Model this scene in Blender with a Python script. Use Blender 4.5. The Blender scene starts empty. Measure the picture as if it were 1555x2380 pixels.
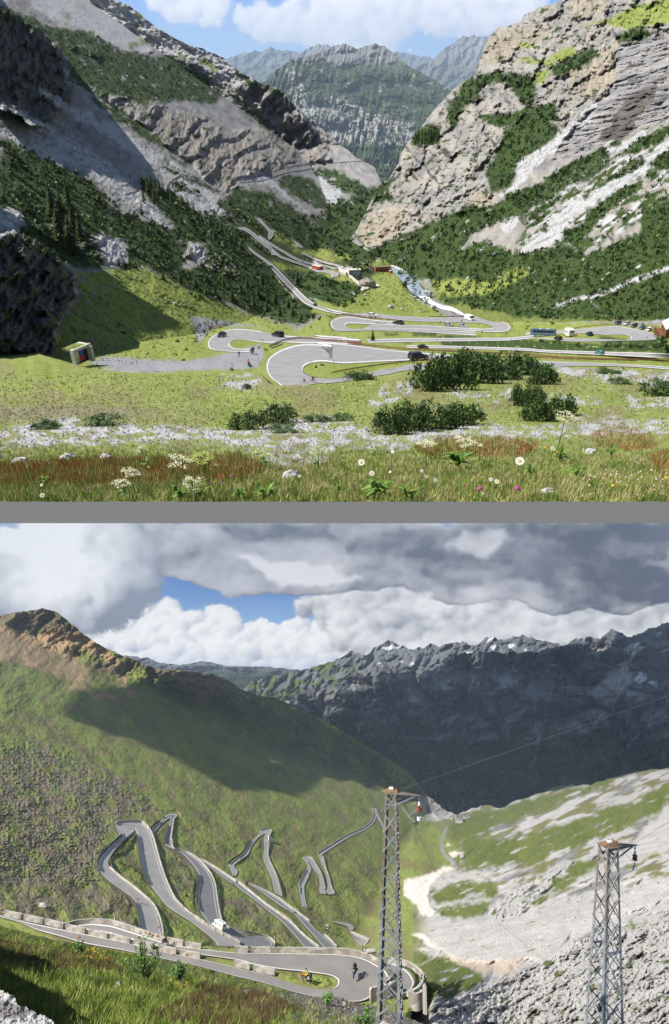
import bpy, math, random
import numpy as np
from mathutils import Vector, Matrix

random.seed(5)
rng = np.random.default_rng(7)
scene = bpy.context.scene
COL = scene.collection

# ------------------------------------------------------------ camera, world, sun, exposure
FPX = 1500.0                      # focal length in units of the 1555-wide frame
PITCH = math.radians(33.4)
cam_d = bpy.data.cameras.new("camera")
cam = bpy.data.objects.new("camera", cam_d)
COL.objects.link(cam)
cam.location = (0, 0, 0)
cam.rotation_euler = (math.pi / 2 - PITCH, 0, 0)
cam_d.sensor_fit = 'HORIZONTAL'
cam_d.sensor_width = 36.0
cam_d.lens = 36.0 * FPX / 1555.0
cam_d.clip_start = 0.05
cam_d.clip_end = 400000.0
scene.camera = cam

SUN = Vector((-0.62, 0.13, 0.77)).normalized()
world = bpy.data.worlds.new("World")
scene.world = world
world.use_nodes = True
wn = world.node_tree
bg = wn.nodes["Background"]
sky_t = wn.nodes.new("ShaderNodeTexSky")
sky_t.sky_type = 'NISHITA'
sky_t.sun_disc = False
sky_t.sun_elevation = math.asin(SUN.z)
sky_t.sun_rotation = math.atan2(SUN.x, SUN.y)
sky_t.altitude = 2000
wn.links.new(sky_t.outputs[0], bg.inputs[0])
bg.inputs[1].default_value = 0.07

sun_d = bpy.data.lights.new("sun", 'SUN')
sun_d.energy = 5.0
sun_d.angle = math.radians(0.5)
sun_d.color = (1.0, 0.95, 0.87)
sun_o = bpy.data.objects.new("sun", sun_d)
COL.objects.link(sun_o)
sun_o.rotation_euler = SUN.to_track_quat('Z', 'Y').to_euler()
sun_o.location = (-300, 0, 400)

EXPO = 0.65
vs = scene.view_settings
vs.view_transform = 'Standard'
vs.look = 'None'
vs.exposure = EXPO
vs.gamma = 1.0
scene.cycles.max_bounces = 5
scene.cycles.diffuse_bounces = 2
scene.cycles.volume_bounces = 0

# ------------------------------------------------------------ frames of the two valleys
R_ = np.array([1.0, 0, 0])
F_ = np.array([0, math.cos(PITCH), -math.sin(PITCH)])
U_ = np.array([0, math.sin(PITCH), math.cos(PITCH)])
UP_A = np.array([0, 0, 1.0])
UP_B = 0.986 * U_ + 0.1668 * F_          # the lower valley drops away more steeply
UP_B /= np.linalg.norm(UP_B)


def P(x, y, t):
    x = np.asarray(x, float); y = np.asarray(y, float); t = np.asarray(t, float)
    X = ((x - 777.5) / FPX)[..., None]
    D = ((y - 1190.0) / FPX)[..., None]
    return (R_ * X - U_ * D + F_) * t[..., None]


# ------------------------------------------------------------ noise
def _h(ix, iy, seed):
    with np.errstate(over='ignore'):
        h = ix.astype(np.uint32) * np.uint32(374761393) + iy.astype(np.uint32) * np.uint32(668265263) + np.uint32((seed * 974711) & 0xffffffff)
        h = (h ^ (h >> np.uint32(13))) * np.uint32(1274126177)
        h = (h ^ (h >> np.uint32(16))) * np.uint32(2246822519)
        h = h ^ (h >> np.uint32(15))
    return h


_CS = np.cos(np.arange(256) * 2 * np.pi / 256).astype(np.float32); _SN = np.sin(np.arange(256) * 2 * np.pi / 256).astype(np.float32)


def pn(x, y, seed=0):
    x = np.asarray(x, float); y = np.asarray(y, float)
    xi = np.floor(x); yi = np.floor(y)
    fx = (x - xi).astype(np.float32); fy = (y - yi).astype(np.float32)
    xi = xi.astype(np.int32); yi = yi.astype(np.int32)
    u = fx * fx * fx * (fx * (fx * 6 - 15) + 10)
    v = fy * fy * fy * (fy * (fy * 6 - 15) + 10)

    def g(dx, dy):
        i = _h(xi + dx, yi + dy, seed) >> np.uint32(24)
        return _CS[i] * (fx - dx) + _SN[i] * (fy - dy)
    a = g(0, 0); b = g(1, 0); c = g(0, 1); d = g(1, 1)
    return ((a + (b - a) * u) + ((c + (d - c) * u) - (a + (b - a) * u)) * v) * 1.5


def fbm(x, y, o=4, seed=0, mode=''):
    s = 0.0; a = 1.0; n = 0.0
    for i in range(o):
        v = pn(x, y, seed + i * 17)
        if mode == 'r':
            v = 1 - 2 * np.abs(v)
        elif mode == 'b':
            v = 2 * np.abs(v) - 0.6
        s = s + a * v
        n += a
        a *= 0.5
        x = x * 2.03 + 11.3; y = y * 2.03 + 5.7
    return s / n


def sst(a, b, x):
    t = np.clip((x - a) / (b - a), 0, 1)
    return t * t * (3 - 2 * t)


def crag(q, seed_field, sharp=.3):
    """ledges: a long tread, then a short steep riser"""
    f = (q + seed_field) % 1.0
    return np.where(f < 1 - sharp, -f / (1 - sharp), -(1 - f) / sharp)


# ------------------------------------------------------------ area masks (where each ground cover grows or lies)
GX0, GY0, GS = -120, -120, 2
GW, GH = 900, 1320


def raster(polys, blur=2):
    m = np.zeros((GH, GW), np.float32)
    for poly in polys:
        p = np.array(poly, float)
        i0 = max(0, int((p[:, 1].min() - GY0) / GS)); i1 = min(GH, int((p[:, 1].max() - GY0) / GS) + 2)
        j0 = max(0, int((p[:, 0].min() - GX0) / GS)); j1 = min(GW, int((p[:, 0].max() - GX0) / GS) + 2)
        if i1 <= i0 or j1 <= j0:
            continue
        yy, xx = np.meshgrid(np.arange(i0, i1) * GS + GY0 + .5, np.arange(j0, j1) * GS + GX0 + .5, indexing='ij')
        ins = np.zeros(xx.shape, bool)
        q = np.roll(p, -1, 0)
        for (ax, ay), (bx, by) in zip(p, q):
            if ay == by:
                continue
            c = ((ay > yy) != (by > yy)) & (xx < (bx - ax) * (yy - ay) / (by - ay) + ax)
            ins ^= c
        m[i0:i1, j0:j1][ins] = 1
    for _ in range(blur):
        m = (m + np.roll(m, 1, 0) + np.roll(m, -1, 0)) / 3
        m = (m + np.roll(m, 1, 1) + np.roll(m, -1, 1)) / 3
    return m


def samp(m, x, y):
    fx = np.clip((x - GX0) / GS, 0, GW - 1.01); fy = np.clip((y - GY0) / GS, 0, GH - 1.01)
    ix = fx.astype(int); iy = fy.astype(int); fx = fx - ix; fy = fy - iy
    return (m[iy, ix] * (1 - fx) + m[iy, ix + 1] * fx) * (1 - fy) + (m[iy + 1, ix] * (1 - fx) + m[iy + 1, ix + 1] * fx) * fy


def wsamp(m, x, y, warp=8, ws=22, seed=3):
    dx = fbm(x / ws, y / ws, 4, seed) + .9 * fbm(x / ws / 3.5, y / ws / 3.5, 2, seed + 7); dy = fbm(x / ws + 40, y / ws + 9, 4, seed + 50) + .9 * fbm(x / ws / 3.5 + 4, y / ws / 3.5, 2, seed + 8)
    return samp(m, x + warp * 1.7 * dx, y + warp * 1.7 * dy)


def L(*rgb):                    # sRGB 0..255 -> linear
    return np.array([(c / 255 / 12.92) if c / 255 <= 0.04045 else ((c / 255 + .055) / 1.055) ** 2.4 for c in rgb])


# natural ground covers: two albedo tones each and the size of their mottling
COV = {
    'grass': ((.138, .182, .036), (.250, .282, .080), 9),
    'grassb': ((.085, .115, .026), (.155, .175, .050), 9),
    'grassdry': ((.22, .20, .095), (.16, .165, .06), 7),
    'pine': ((.018, .036, .012), (.055, .085, .022), 7),
    'rock': ((.125, .125, .125), (.34, .33, .315), 11),
    'rocktan': ((.19, .178, .160), (.38, .352, .312), 12),
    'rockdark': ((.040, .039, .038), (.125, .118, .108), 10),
    'scree': ((.33, .335, .345), (.45, .45, .455), 5),
    'white': ((.36, .345, .325), (.56, .54, .515), 6),
    'earth': ((.15, .125, .10), (.23, .19, .15), 8),
    'ochre': ((.34, .20, .10), (.45, .30, .17), 12),
    'gravel': ((.28, .28, .28), (.46, .46, .465), 4),
    'snow': ((.63, .555, .485), (.78, .71, .64), 10),
    'blue': ((.10, .13, .16), (.17, .20, .23), 12),
    'slate': ((.13, .14, .15), (.21, .22, .23), 12),
    'forest': ((.012, .026, .014), (.03, .052, .024), 6),
}


def cov(kind, x, y, seed=1, ang=0.0, asp=1.0):
    a, b, s = COV[kind]
    if asp != 1.0:
        ca, sa = math.cos(ang), math.sin(ang)
        x, y = (x * ca + y * sa) / asp, -x * sa + y * ca
    n = fbm(x / s, y / s, 4, seed) * .5 + fbm(x / s / 7, y / s / 7, 3, seed + 5) * .35 + .5
    n = np.clip(n * 1.25 - .12, 0, 1)[..., None]
    return np.array(a) * (1 - n) + np.array(b) * n


# ------------------------------------------------------------ depth fields (thin-plate through measured inverse distances)
class TPS:
    def __init__(self, pts, clampmin=1e-5):
        p = np.array(pts, float)
        self.c = p[:, :2] / 1000.0
        n = len(p)
        d = np.linalg.norm(self.c[:, None] - self.c[None], axis=2)
        K = self.k(d) + np.eye(n) * 1e-4
        Q = np.c_[np.ones(n), self.c]
        A = np.block([[K, Q], [Q.T, np.zeros((3, 3))]])
        w = np.log(p[:, 2]) if False else 1.0 / p[:, 2]
        self.s = w.max()
        self.sol = np.linalg.solve(A, np.r_[w / self.s, 0, 0, 0])
        self.min = clampmin

    @staticmethod
    def k(d):
        return d                                     # linear kernel keeps slopes nearly planar between points

    def __call__(self, x, y):
        x = np.asarray(x, float) / 1000; y = np.asarray(y, float) / 1000
        o = self.sol[-3] + self.sol[-2] * x + self.sol[-1] * y
        for (cx, cy), a in zip(self.c, self.sol):
            o = o + a * self.k(np.sqrt((x - cx) ** 2 + (y - cy) ** 2 + 1e-4))
        return np.maximum(o * self.s, self.min)


# ------------------------------------------------------------ meshes from arrays
def mesh_np(name, V, faces, col=None, smooth=False):
    me = bpy.data.meshes.new(name)
    V = np.ascontiguousarray(V, np.float32).reshape(-1, 3)
    F = np.ascontiguousarray(faces, np.int32)
    k = F.shape[1]
    me.vertices.add(len(V)); me.vertices.foreach_set("co", V.ravel())
    me.loops.add(F.size); me.loops.foreach_set("vertex_index", F.ravel())
    me.polygons.add(len(F))
    me.polygons.foreach_set("loop_start", np.arange(0, F.size, k, dtype=np.int32))
    me.polygons.foreach_set("loop_total", np.full(len(F), k, np.int32))
    me.polygons.foreach_set("use_smooth", np.full(len(F), smooth))
    if col is not None:
        at = me.color_attributes.new("tone", 'FLOAT_COLOR', 'POINT')
        c = np.ones((len(V), 4), np.float32); c[:, :3] = np.asarray(col).reshape(-1, 3)
        at.data.foreach_set("color", c.ravel())
    me.update(calc_edges=True)
    return me


def link(name, me, mat=None, parent=None):
    o = bpy.data.objects.new(name, me)
    COL.objects.link(o)
    if mat is not None:
        me.materials.append(mat)
    if parent is not None:
        o.parent = parent
    return o


def tag(o, label=None, cat=None, group=None, kind=None):
    if label: o["label"] = label
    if cat: o["category"] = cat
    if group: o["group"] = group
    if kind: o["kind"] = kind
    return o


# ------------------------------------------------------------ materials
MATS = {}


def mat_tone(name, rough=.95, spec=.15, nscale=0.0, amt=.35, trans=False):
    """albedo of natural cover from the mesh's tone attribute, roughened by noise"""
    m = bpy.data.materials.new(name); m.use_nodes = True
    nt = m.node_tree; b = nt.nodes["Principled BSDF"]
    at = nt.nodes.new("ShaderNodeAttribute"); at.attribute_name = "tone"
    b.inputs["Roughness"].default_value = rough
    b.inputs["Specular IOR Level"].default_value = spec
    out = at.outputs["Color"]
    if nscale:
        tc = nt.nodes.new("ShaderNodeTexCoord")
        nz = nt.nodes.new("ShaderNodeTexNoise"); nz.inputs["Scale"].default_value = nscale; nz.inputs["Detail"].default_value = 5
        nt.links.new(tc.outputs["Object"], nz.inputs["Vector"])
        mr = nt.nodes.new("ShaderNodeMapRange")
        mr.inputs[1].default_value = .3; mr.inputs[2].default_value = .7
        mr.inputs[3].default_value = 1 - amt; mr.inputs[4].default_value = 1 + amt
        nt.links.new(nz.outputs[0], mr.inputs[0])
        mx = nt.nodes.new("ShaderNodeVectorMath"); mx.operation = 'SCALE'
        nt.links.new(out, mx.inputs[0]); nt.links.new(mr.outputs[0], mx.inputs["Scale"])
        out = mx.outputs[0]
    nt.links.new(out, b.inputs["Base Color"])
    return m


def mat(name, rgb, rough=.7, metal=0.0, var=.12, scale=6.0, rgb2=None, kind='noise', spec=.4, bump=0.0):
    if name in MATS:
        return MATS[name]
    m = bpy.data.materials.new(name); m.use_nodes = True
    nt = m.node_tree; b = nt.nodes["Principled BSDF"]
    b.inputs["Roughness"].default_value = rough; b.inputs["Metallic"].default_value = metal
    b.inputs["Specular IOR Level"].default_value = spec
    tc = nt.nodes.new("ShaderNodeTexCoord")
    if kind == 'stone':
        tx = nt.nodes.new("ShaderNodeTexVoronoi"); fac = tx.outputs["Color"]
    else:
        tx = nt.nodes.new("ShaderNodeTexNoise"); tx.inputs["Detail"].default_value = 6; fac = tx.outputs[0]
    tx.inputs["Scale"].default_value = scale
    nt.links.new(tc.outputs["Object"], tx.inputs["Vector"])
    rp = nt.nodes.new("ShaderNodeValToRGB")
    c = np.array(rgb, float)
    c2 = np.array(rgb2, float) if rgb2 is not None else c * (1 + var)
    c1 = c if rgb2 is not None else c * (1 - var)
    rp.color_ramp.elements[0].position = .35; rp.color_ramp.elements[1].position = .65
    rp.color_ramp.elements[0].color = (*c1, 1); rp.color_ramp.elements[1].color = (*np.clip(c2, 0, 1), 1)
    nt.links.new(fac, rp.inputs[0]); nt.links.new(rp.outputs[0], b.inputs["Base Color"])
    if bump:
        bp = nt.nodes.new("ShaderNodeBump"); bp.inputs["Strength"].default_value = bump
        nt.links.new(tx.outputs["Distance"] if kind == 'stone' else fac, bp.inputs["Height"])
        nt.links.new(bp.outputs[0], b.inputs["Normal"])
    MATS[name] = m
    return m


M_TERR = mat_tone("natural_ground")
M_LEAF = mat_tone("leaves", rough=.6, spec=.2)
M_STONE = mat_tone("loose_stone", rough=.9)

# ------------------------------------------------------------ terrain sheets
class Sheet:
    def __init__(self, field, disp, flat=None):
        self.f, self.d, self.flat = field, disp, flat

    def t(self, x, y):
        x = np.asarray(x, float); y = np.asarray(y, float)
        d = self.d(x, y)
        if self.flat is not None:
            d = d * (1 - np.clip(samp(self.flat, x, y) * 1.6, 0, 1))
        return (1.0 / self.f(x, y)) * (1 + d)

    def pos(self, x, y, lift=0.0):
        return P(x, y, self.t(x, y) * (1 - lift))

    def normal(self, x, y, e=6.0):
        a = P(x + e, y, 1 / self.f(x + e, y)) - P(x - e, y, 1 / self.f(x - e, y))
        b = P(x, y - e, 1 / self.f(x, y - e)) - P(x, y + e, 1 / self.f(x, y + e))
        n = np.cross(a, b)
        return n / np.linalg.norm(n)


def build_sheet(name, sh, x0, x1, nx, top, bot, ny, colfn, jag=0.0, js=14, seed=1, pw=1.0, back=.06, upv=UP_A, label=None, cat=None, kind="structure", drop=.8, pad=(0, 0)):
    xs = np.concatenate([np.linspace(x0 - pad[0], x0, 30)[:-1] if pad[0] else [], np.linspace(x0, x1, nx), np.linspace(x1, x1 + pad[1], 30)[1:] if pad[1] else []])
    nx = len(xs)
    tp = np.array(top, float); bt = np.array(bot, float)
    yt = np.interp(xs, tp[:, 0], tp[:, 1])
    if jag:
        yt = yt + jag * fbm(xs / js, xs * 0 + seed * 3.1, 4, seed)
    yb = np.interp(xs, bt[:, 0], bt[:, 1])
    T = np.linspace(0, 1, ny) ** pw
    X = np.repeat(xs[None], ny, 0)
    Y = yt[None] + (yb - yt)[None] * T[:, None]
    t = sh.t(X, Y)
    V = P(X, Y, t)
    C = colfn(X, Y)
    # the far side of the ridge, falling away behind the skyline
    rows = []; cols = []
    hz = F_ - upv * np.dot(F_, upv); hz /= np.linalg.norm(hz)
    for k in (5, 3, 1.6, .7):
        rows.append(V[0] + (hz * 1.0 - upv * drop) * (back * k * t[0])[:, None] - upv * 0)
        cols.append(C[0])
    V = np.concatenate([np.array(rows), V], 0); C = np.concatenate([np.array(cols), C], 0)
    n0 = V.shape[0]
    idx = np.arange(n0 * nx).reshape(n0, nx)
    F = np.stack([idx[:-1, :-1], idx[1:, :-1], idx[1:, 1:], idx[:-1, 1:]], -1).reshape(-1, 4)
    o = link(name, mesh_np(name, V, F, C), M_TERR)
    tag(o, label, cat, None, kind)
    return o


def lay(C, m, c):
    m = np.clip(m, 0, 1)[..., None]
    return C * (1 - m) + c * m


def patchy(x, y, cover, s=14, seed=4, sharp=.12, ang=0.0, asp=1.0):
    """0/1 patches of a cover that grows over `cover` of the ground"""
    if asp != 1.0:
        ca, sa = math.cos(ang), math.sin(ang)
        x, y = (x * ca + y * sa) / asp, -x * sa + y * ca
    n = fbm(x / s, y / s, 4, seed)
    return sst(-sharp, sharp, n + (cover - .5) * 1.1)
# ------------------------------------------------------------ tracing helpers: each survey sheet has its own scale and origin
def sc(k, ox, oy):
    return lambda pts: [(ox + x * k, oy + y * k) for x, y in pts]


Q1 = sc(.5, 0, 0); Q2 = sc(.5, 777.5, 0)
Q5 = sc(.5, 0, 1197.35); Q6 = sc(.5, 777.5, 1197.35); Q7 = sc(.5, 0, 1788.25); Q8 = sc(.5, 777.5, 1788.25)
C1 = sc(.25, 194.4, 1850.5); C2 = sc(.25, 544.3, 1850.5); C3 = sc(.3, 544.25, 2083.7); C4 = sc(.3, 0, 2083.7)
A5 = sc(.25, 451, 723.1); A6 = sc(.25, 730.9, 668.7); A7 = sc(.25, 1166.3, 668.7); A8 = sc(.3, 497.6, 435.4)
TW = sc(.15, 855.25, 1811.6)
A9 = sc(.2, 777.5, 575.35)


def smooth(pts, n):
    """Catmull-Rom through pts, n samples evenly by length"""
    p = np.array(pts, float)
    if len(p) < 3:
        t = np.linspace(0, 1, n)[:, None]
        return p[0] * (1 - t) + p[-1] * t
    q = np.vstack([2 * p[0] - p[1], p, 2 * p[-1] - p[-2]])
    out = []
    for i in range(1, len(q) - 2):
        a, b, c, d = q[i - 1], q[i], q[i + 1], q[i + 2]
        for u in np.linspace(0, 1, 12, endpoint=False):
            out.append(.5 * ((2 * b) + (-a + c) * u + (2 * a - 5 * b + 4 * c - d) * u * u + (-a + 3 * b - 3 * c + d) * u ** 3))
    out.append(q[-2])
    out = np.array(out)
    s = np.r_[0, np.cumsum(np.linalg.norm(np.diff(out, axis=0), axis=1))]
    u = np.linspace(0, s[-1], n)
    return np.c_[np.interp(u, s, out[:, 0]), np.interp(u, s, out[:, 1])]


# road edges: (outer edge, inner edge), traced along the same direction
ROADS_B = {
 'lower_hairpin': (C1([(535,1250),(500,1060),(460,960),(370,885),(250,800),(165,720),(130,640),(145,580),(190,520),(260,450),(320,395),(352,358),(330,320),(295,268),(320,245),(420,236),(530,243),(590,290),(635,370),(665,470),(700,600),(745,740),(790,850),(840,950),(920,1040),(1010,1120),(1120,1190),(1250,1270),(1380,1340),(1500,1402)]),
                   C1([(735,1305),(690,1110),(640,1010),(560,930),(440,830),(320,740),(235,660),(232,600),(280,510),(340,440),(400,385),(450,345),(472,318),(455,300),(425,297),(440,300),(462,305),(480,325),(498,380),(510,450),(530,580),(552,690),(600,800),(680,910),(770,1020),(900,1110),(1010,1180),(1100,1250),(1200,1330),(1240,1392)])),
 'dark_hairpin': (C1([(622,330),(660,280),(710,235),(757,187),(800,165),(850,160),(880,175),(850,208),(835,260),(825,330),(815,400),(825,480),(900,505),(980,535),(1060,590),(1120,650),(1180,730),(1215,820),(1230,920),(1245,1020),(1260,1110),(1290,1180),(1370,1240),(1470,1280),(1555,1300)]) + C2([(250,1300),(330,1330),(362,1370),(350,1410)]),
                  C1([(640,362),(680,310),(730,255),(780,217),(798,202),(803,203),(805,208),(790,260),(775,340),(760,400),(753,450),(790,475),(850,500),(920,540),(970,590),(1010,640),(1050,700),(1068,760),(1065,850),(1055,950),(1060,1030),(1090,1090),(1170,1190),(1250,1240),(1350,1310)]) + C2([(80,1380),(130,1396),(180,1410)])),
 'middle': (C1([(1080,590),(1160,630),(1240,680),(1330,740),(1420,800)]) + C2([(0,775),(100,850),(200,930),(300,1010),(400,1080),(520,1170),(620,1270),(700,1340),(790,1412)]),
            C1([(1080,615),(1180,670),(1260,730),(1360,800)]) + C2([(0,820),(60,870),(140,930),(220,990),(320,1070),(420,1150),(500,1230),(570,1310),(650,1412)])),
 'right_lane': (C2([(130,815),(300,890),(420,960),(520,1040),(620,1110),(700,1170),(760,1240),(850,1310),(960,1412)]),
                C2([(150,830),(260,900),(360,970),(460,1040),(560,1100),(630,1180),(700,1260),(770,1340),(828,1412)])),
 'far_a': (C2([(-15,735),(-30,690),(-55,635),(0,600),(70,560),(110,490),(160,420),(220,360),(245,315),(290,305),(345,322),(320,400),(320,480),(315,570),(350,650),(385,730),(415,830),(440,930)]),
           C2([(20,740),(35,700),(5,660),(5,637),(60,590),(130,540),(160,470),(210,400),(265,358),(285,345),(287,350),(275,400),(280,490),(270,580),(300,660),(345,760),(365,850),(385,905)])),
 'far_b': (C2([(630,1025),(610,900),(608,820),(640,750),(675,680),(680,640),(650,600),(632,572),(680,560),(715,580),(760,640),(800,710),(825,790),(840,860),(862,880),(865,800),(840,700),(815,640),(785,560),(780,530),(800,512),(900,455),(1000,390),(1090,345),(1200,295),(1270,240),(1295,180),(1280,112),(1320,112),(1340,170),(1410,315)]),
           C2([(682,1045),(660,940),(655,840),(690,760),(716,690),(712,660),(690,610),(685,592),(688,590),(692,602),(740,680),(780,740),(795,810),(800,900),(930,908),(895,830),(880,760),(850,680),(830,600),(815,560),(820,545),(835,530),(920,475),(1020,410),(1110,360),(1220,310),(1295,250),(1318,190),(1302,135),(1306,135),(1325,190),(1392,305)])),
 'near_hairpin': (C4([(600,222),(680,208),(760,208),(870,222),(1000,262),(1120,302),(1250,345),(1370,377)]) + C3([(0,432),(300,435),(600,440),(800,445),(940,460),(1040,490),(1120,535),(1180,575),(1203,620),(1190,665),(1140,720),(1060,780),(985,812),(850,812),(640,785),(560,765),(430,730),(300,690),(130,645),(0,615)]) + C4([(1555,545),(1300,490),(960,420),(680,370),(500,320),(300,265),(150,200),(0,160),(-120,130)]),
                  C4([(640,250),(690,262),(780,280),(880,302),(1000,335),(1120,362),(1250,395),(1370,425)]) + C3([(0,490),(120,525),(310,560),(500,580),(600,592),(680,603),(730,612),(765,625),(790,645),(797,665),(785,695),(740,722),(620,713),(530,695),(400,655),(250,605),(120,575),(0,545)]) + C4([(1555,485),(1250,425),(980,355),(640,285),(350,225),(160,185),(0,140),(-120,108)])),
 'bastion': (C3([(1180,500),(1270,530),(1340,570),(1385,620),(1400,670),(1375,720),(1345,745)]), C3([(1180,560),(1230,575),(1270,600),(1290,640),(1290,690),(1275,740),(1260,770)])),
 'hut_lane': (C2([(900,1160),(1000,1170),(1080,1190),(1112,1220),(1100,1245)]), C2([(920,1170),(990,1190),(1050,1210),(1060,1230),(1060,1240)])),
 'side_lane': (C2([(1075,1262),(1160,1300),(1240,1330),(1248,1350),(1215,1385)]), C2([(1090,1300),(1120,1340),(1150,1370),(1170,1385),(1195,1392)])),
 'village_a': (TW([(190,500),(235,435),(285,400)]), TW([(208,506),(250,445),(290,412)])),
 'village_b': (TW([(520,440),(600,545),(690,660),(735,655),(660,560),(760,490),(838,420),(850,330),(930,285),(950,370),(1000,470),(1090,575),(1180,612),(1290,620)]),
               TW([(540,425),(620,535),(700,645),(700,640),(635,550),(750,470),(820,405),(835,310),(945,275),(970,360),(1020,460),(1105,560),(1190,597),(1290,606)])),
 'village_c': (TW([(1025,490),(1085,415),(1050,390),(1110,400),(1170,520),(1220,535),(1175,460)]), TW([(1045,498),(1105,425),(1060,400),(1098,412),(1155,528),(1200,520),(1165,470)])),
}
ROADS_A = {
 'big_hairpin': (A6([(1480,640),(1000,600),(700,575),(300,525),(0,502)]) + A5([(1300,310),(1100,300),(960,308),(830,345),(740,395),(690,440),(668,500),(672,555),(710,620),(770,665),(830,700),(1000,690),(1200,665)]) + A6([(80,890),(200,880),(320,862),(500,830),(700,800),(950,765)]) + A7([(280,745),(480,735),(800,725),(1200,735),(1560,760)]),
                 A6([(1480,690),(1100,672),(600,690),(300,705),(130,697)]) + A5([(1300,482),(1200,474),(1120,480),(1050,500),(1015,530),(1018,570),(1050,605),(1110,625),(1180,633),(1280,628),(1400,612)]) + A6([(290,835),(400,800),(520,785),(640,760),(800,735),(970,712)]) + A7([(280,685),(480,685),(800,695),(1200,712),(1560,735)])),
 'left_hairpin': (A6([(700,300),(300,265)]) [:0] + A5([(850,215),(720,205),(600,180),(480,165),(380,162),(280,180),(180,225),(130,275),(125,320),(150,355),(220,368),(360,380),(520,385)]),
                  A5([(830,290),(720,300),(600,290),(500,270),(420,264),(360,275),(335,295),(338,315),(360,333),(400,345),(440,348),(480,348),(520,346)])),
 'back_of_left': (A5([(840,222),(1000,235),(1200,245),(1555,262)]) + A6([(0,440),(300,458)]) , A5([(830,290),(1000,300),(1200,300),(1555,310)]) + A6([(0,470),(300,488)])),
 'loop_top': (A6([(-20,150),(60,170),(160,205),(260,228),(380,240),(500,245),(700,255),(900,268),(1100,275),(1300,275),(1500,270),(1640,285),(1740,310),(1810,345),(1825,380),(1790,405),(1700,415),(1500,405),(1300,395),(1000,388),(700,380),(440,385)]),
              A6([(-20,168),(50,192),(150,230),(260,250),(380,262),(480,275),(700,290),(900,310),(1100,318),(1300,322),(1420,325),(1540,330),(1600,340),(1650,350),(1660,365),(1640,375),(1560,380),(1440,372),(1300,366),(1000,345),(800,345),(600,310)])),
 'loop_left': (A6([(760,310),(600,300),(460,283),(360,268),(280,263),(220,275),(170,295),(145,325),(150,355),(185,390),(260,405),(380,402),(500,398),(700,402),(1000,415),(1500,445)]),
               A6([(740,350),(600,345),(480,338),(360,335),(320,335),(300,342),(290,352),(298,368),(330,378),(370,382),(420,384),(500,380),(700,380),(1000,388),(1500,408)])),
 'third_lane': (A6([(480,478),(700,472),(1000,468),(1500,465),(1800,462),(2040,440)]), A6([(500,512),(700,508),(1000,502),(1500,495),(1800,490),(2040,470)])),
 'fourth_lane': (A6([(860,535),(1100,533),(1300,540)]) + A7([(200,560),(380,575),(830,590),(1200,600),(1640,610)]), A6([(860,560),(1100,562),(1300,566)]) + A7([(200,585),(380,600),(830,620),(1200,640),(1640,660)])),
 'parking': (A7([(215,420),(400,400),(600,395),(800,375),(1000,358),(1100,357),(1250,385),(1400,420),(1450,450),(1420,480),(1300,490),(1100,492),(700,500),(300,470)]),
             A7([(230,440),(400,430),(600,425),(800,425),(960,438),(1060,435),(1150,440),(1190,455),(1195,470),(1170,482),(1120,485),(1060,482),(700,470),(300,465)])),
 'viaduct': (A8([(270,460),(330,510),(420,570),(490,630),(560,700),(620,760),(680,820),(750,880),(820,915),(930,950),(1060,975),(1200,985)]),
             A8([(262,468),(315,520),(405,585),(465,655),(520,720),(590,790),(640,845),(700,900),(790,940),(900,970),(1050,990),(1200,1000)])),
 'lower_valley': (A8([(960,690),(965,665),(930,650),(860,640),(800,640),(760,615),(690,590),(600,560),(520,530),(460,480),(400,430),(300,345),(240,310),(185,310)]),
                  A8([(905,700),(910,680),(890,668),(850,660),(800,655),(750,635),(680,605),(590,575),(510,545),(450,500),(370,440),(290,370),(230,335),(190,322)])),
 'valley_mid': (A8([(350,370),(440,430),(540,490),(640,545),(740,580),(850,600),(940,620),(1000,620),(990,605),(900,585),(800,555),(720,520),(680,505)]),
                A8([(340,385),(430,445),(530,505),(630,562),(730,595),(850,612),(930,635),(960,622),(930,605),(890,597),(790,565),(715,530),(685,515)])),
 'valley_far': (A8([(310,225),(370,265),(420,310),(460,350),(455,380),(435,405)]), A8([(318,235),(360,275),(395,310),(420,345),(420,375),(415,395)])),
 'gallery_lane': (A8([(370,415),(420,440),(460,490),(475,525)]), A8([(395,440),(425,470),(440,510),(455,525)])),
}


def road_mask(roads, grow=3):
    polys = [list(o) + list(i)[::-1] for o, i in roads.values()]
    ms = np.zeros((GH, GW), np.float32)
    for p in polys:
        o = np.array(p)
        ms = np.maximum(ms, raster([p], 0))
    for _ in range(grow):
        ms = np.maximum.reduce([ms, np.roll(ms, 1, 0), np.roll(ms, -1, 0), np.roll(ms, 1, 1), np.roll(ms, -1, 1)])
    for _ in range(3):
        ms = (ms + np.roll(ms, 1, 0) + np.roll(ms, -1, 0)) / 3
        ms = (ms + np.roll(ms, 1, 1) + np.roll(ms, -1, 1)) / 3
    return ms


RM_A = road_mask(ROADS_A); RM_B = road_mask(ROADS_B)

# ------------------------------------------------------------ upper valley: depth
YT = np.array([(300, 1 / 1700.), (400, 1 / 1250.), (520, 1 / 700.), (620, 1 / 430.), (700, 1 / 320.), (745, 1 / 262.), (775, 1 / 222.), (800, 1 / 182.), (840, 1 / 142.), (900, 1 / 104.), (1000, 1 / 75.), (1200, 1 / 50.)])


def fF(x, y):
    w = np.interp(y, YT[:, 0], YT[:, 1])
    return w + (.0000048 * np.clip(x - 1150, 0, 520) + .00008) * sst(690, 730, y) * sst(862, 790, y) * sst(1080, 1160, x)


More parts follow.
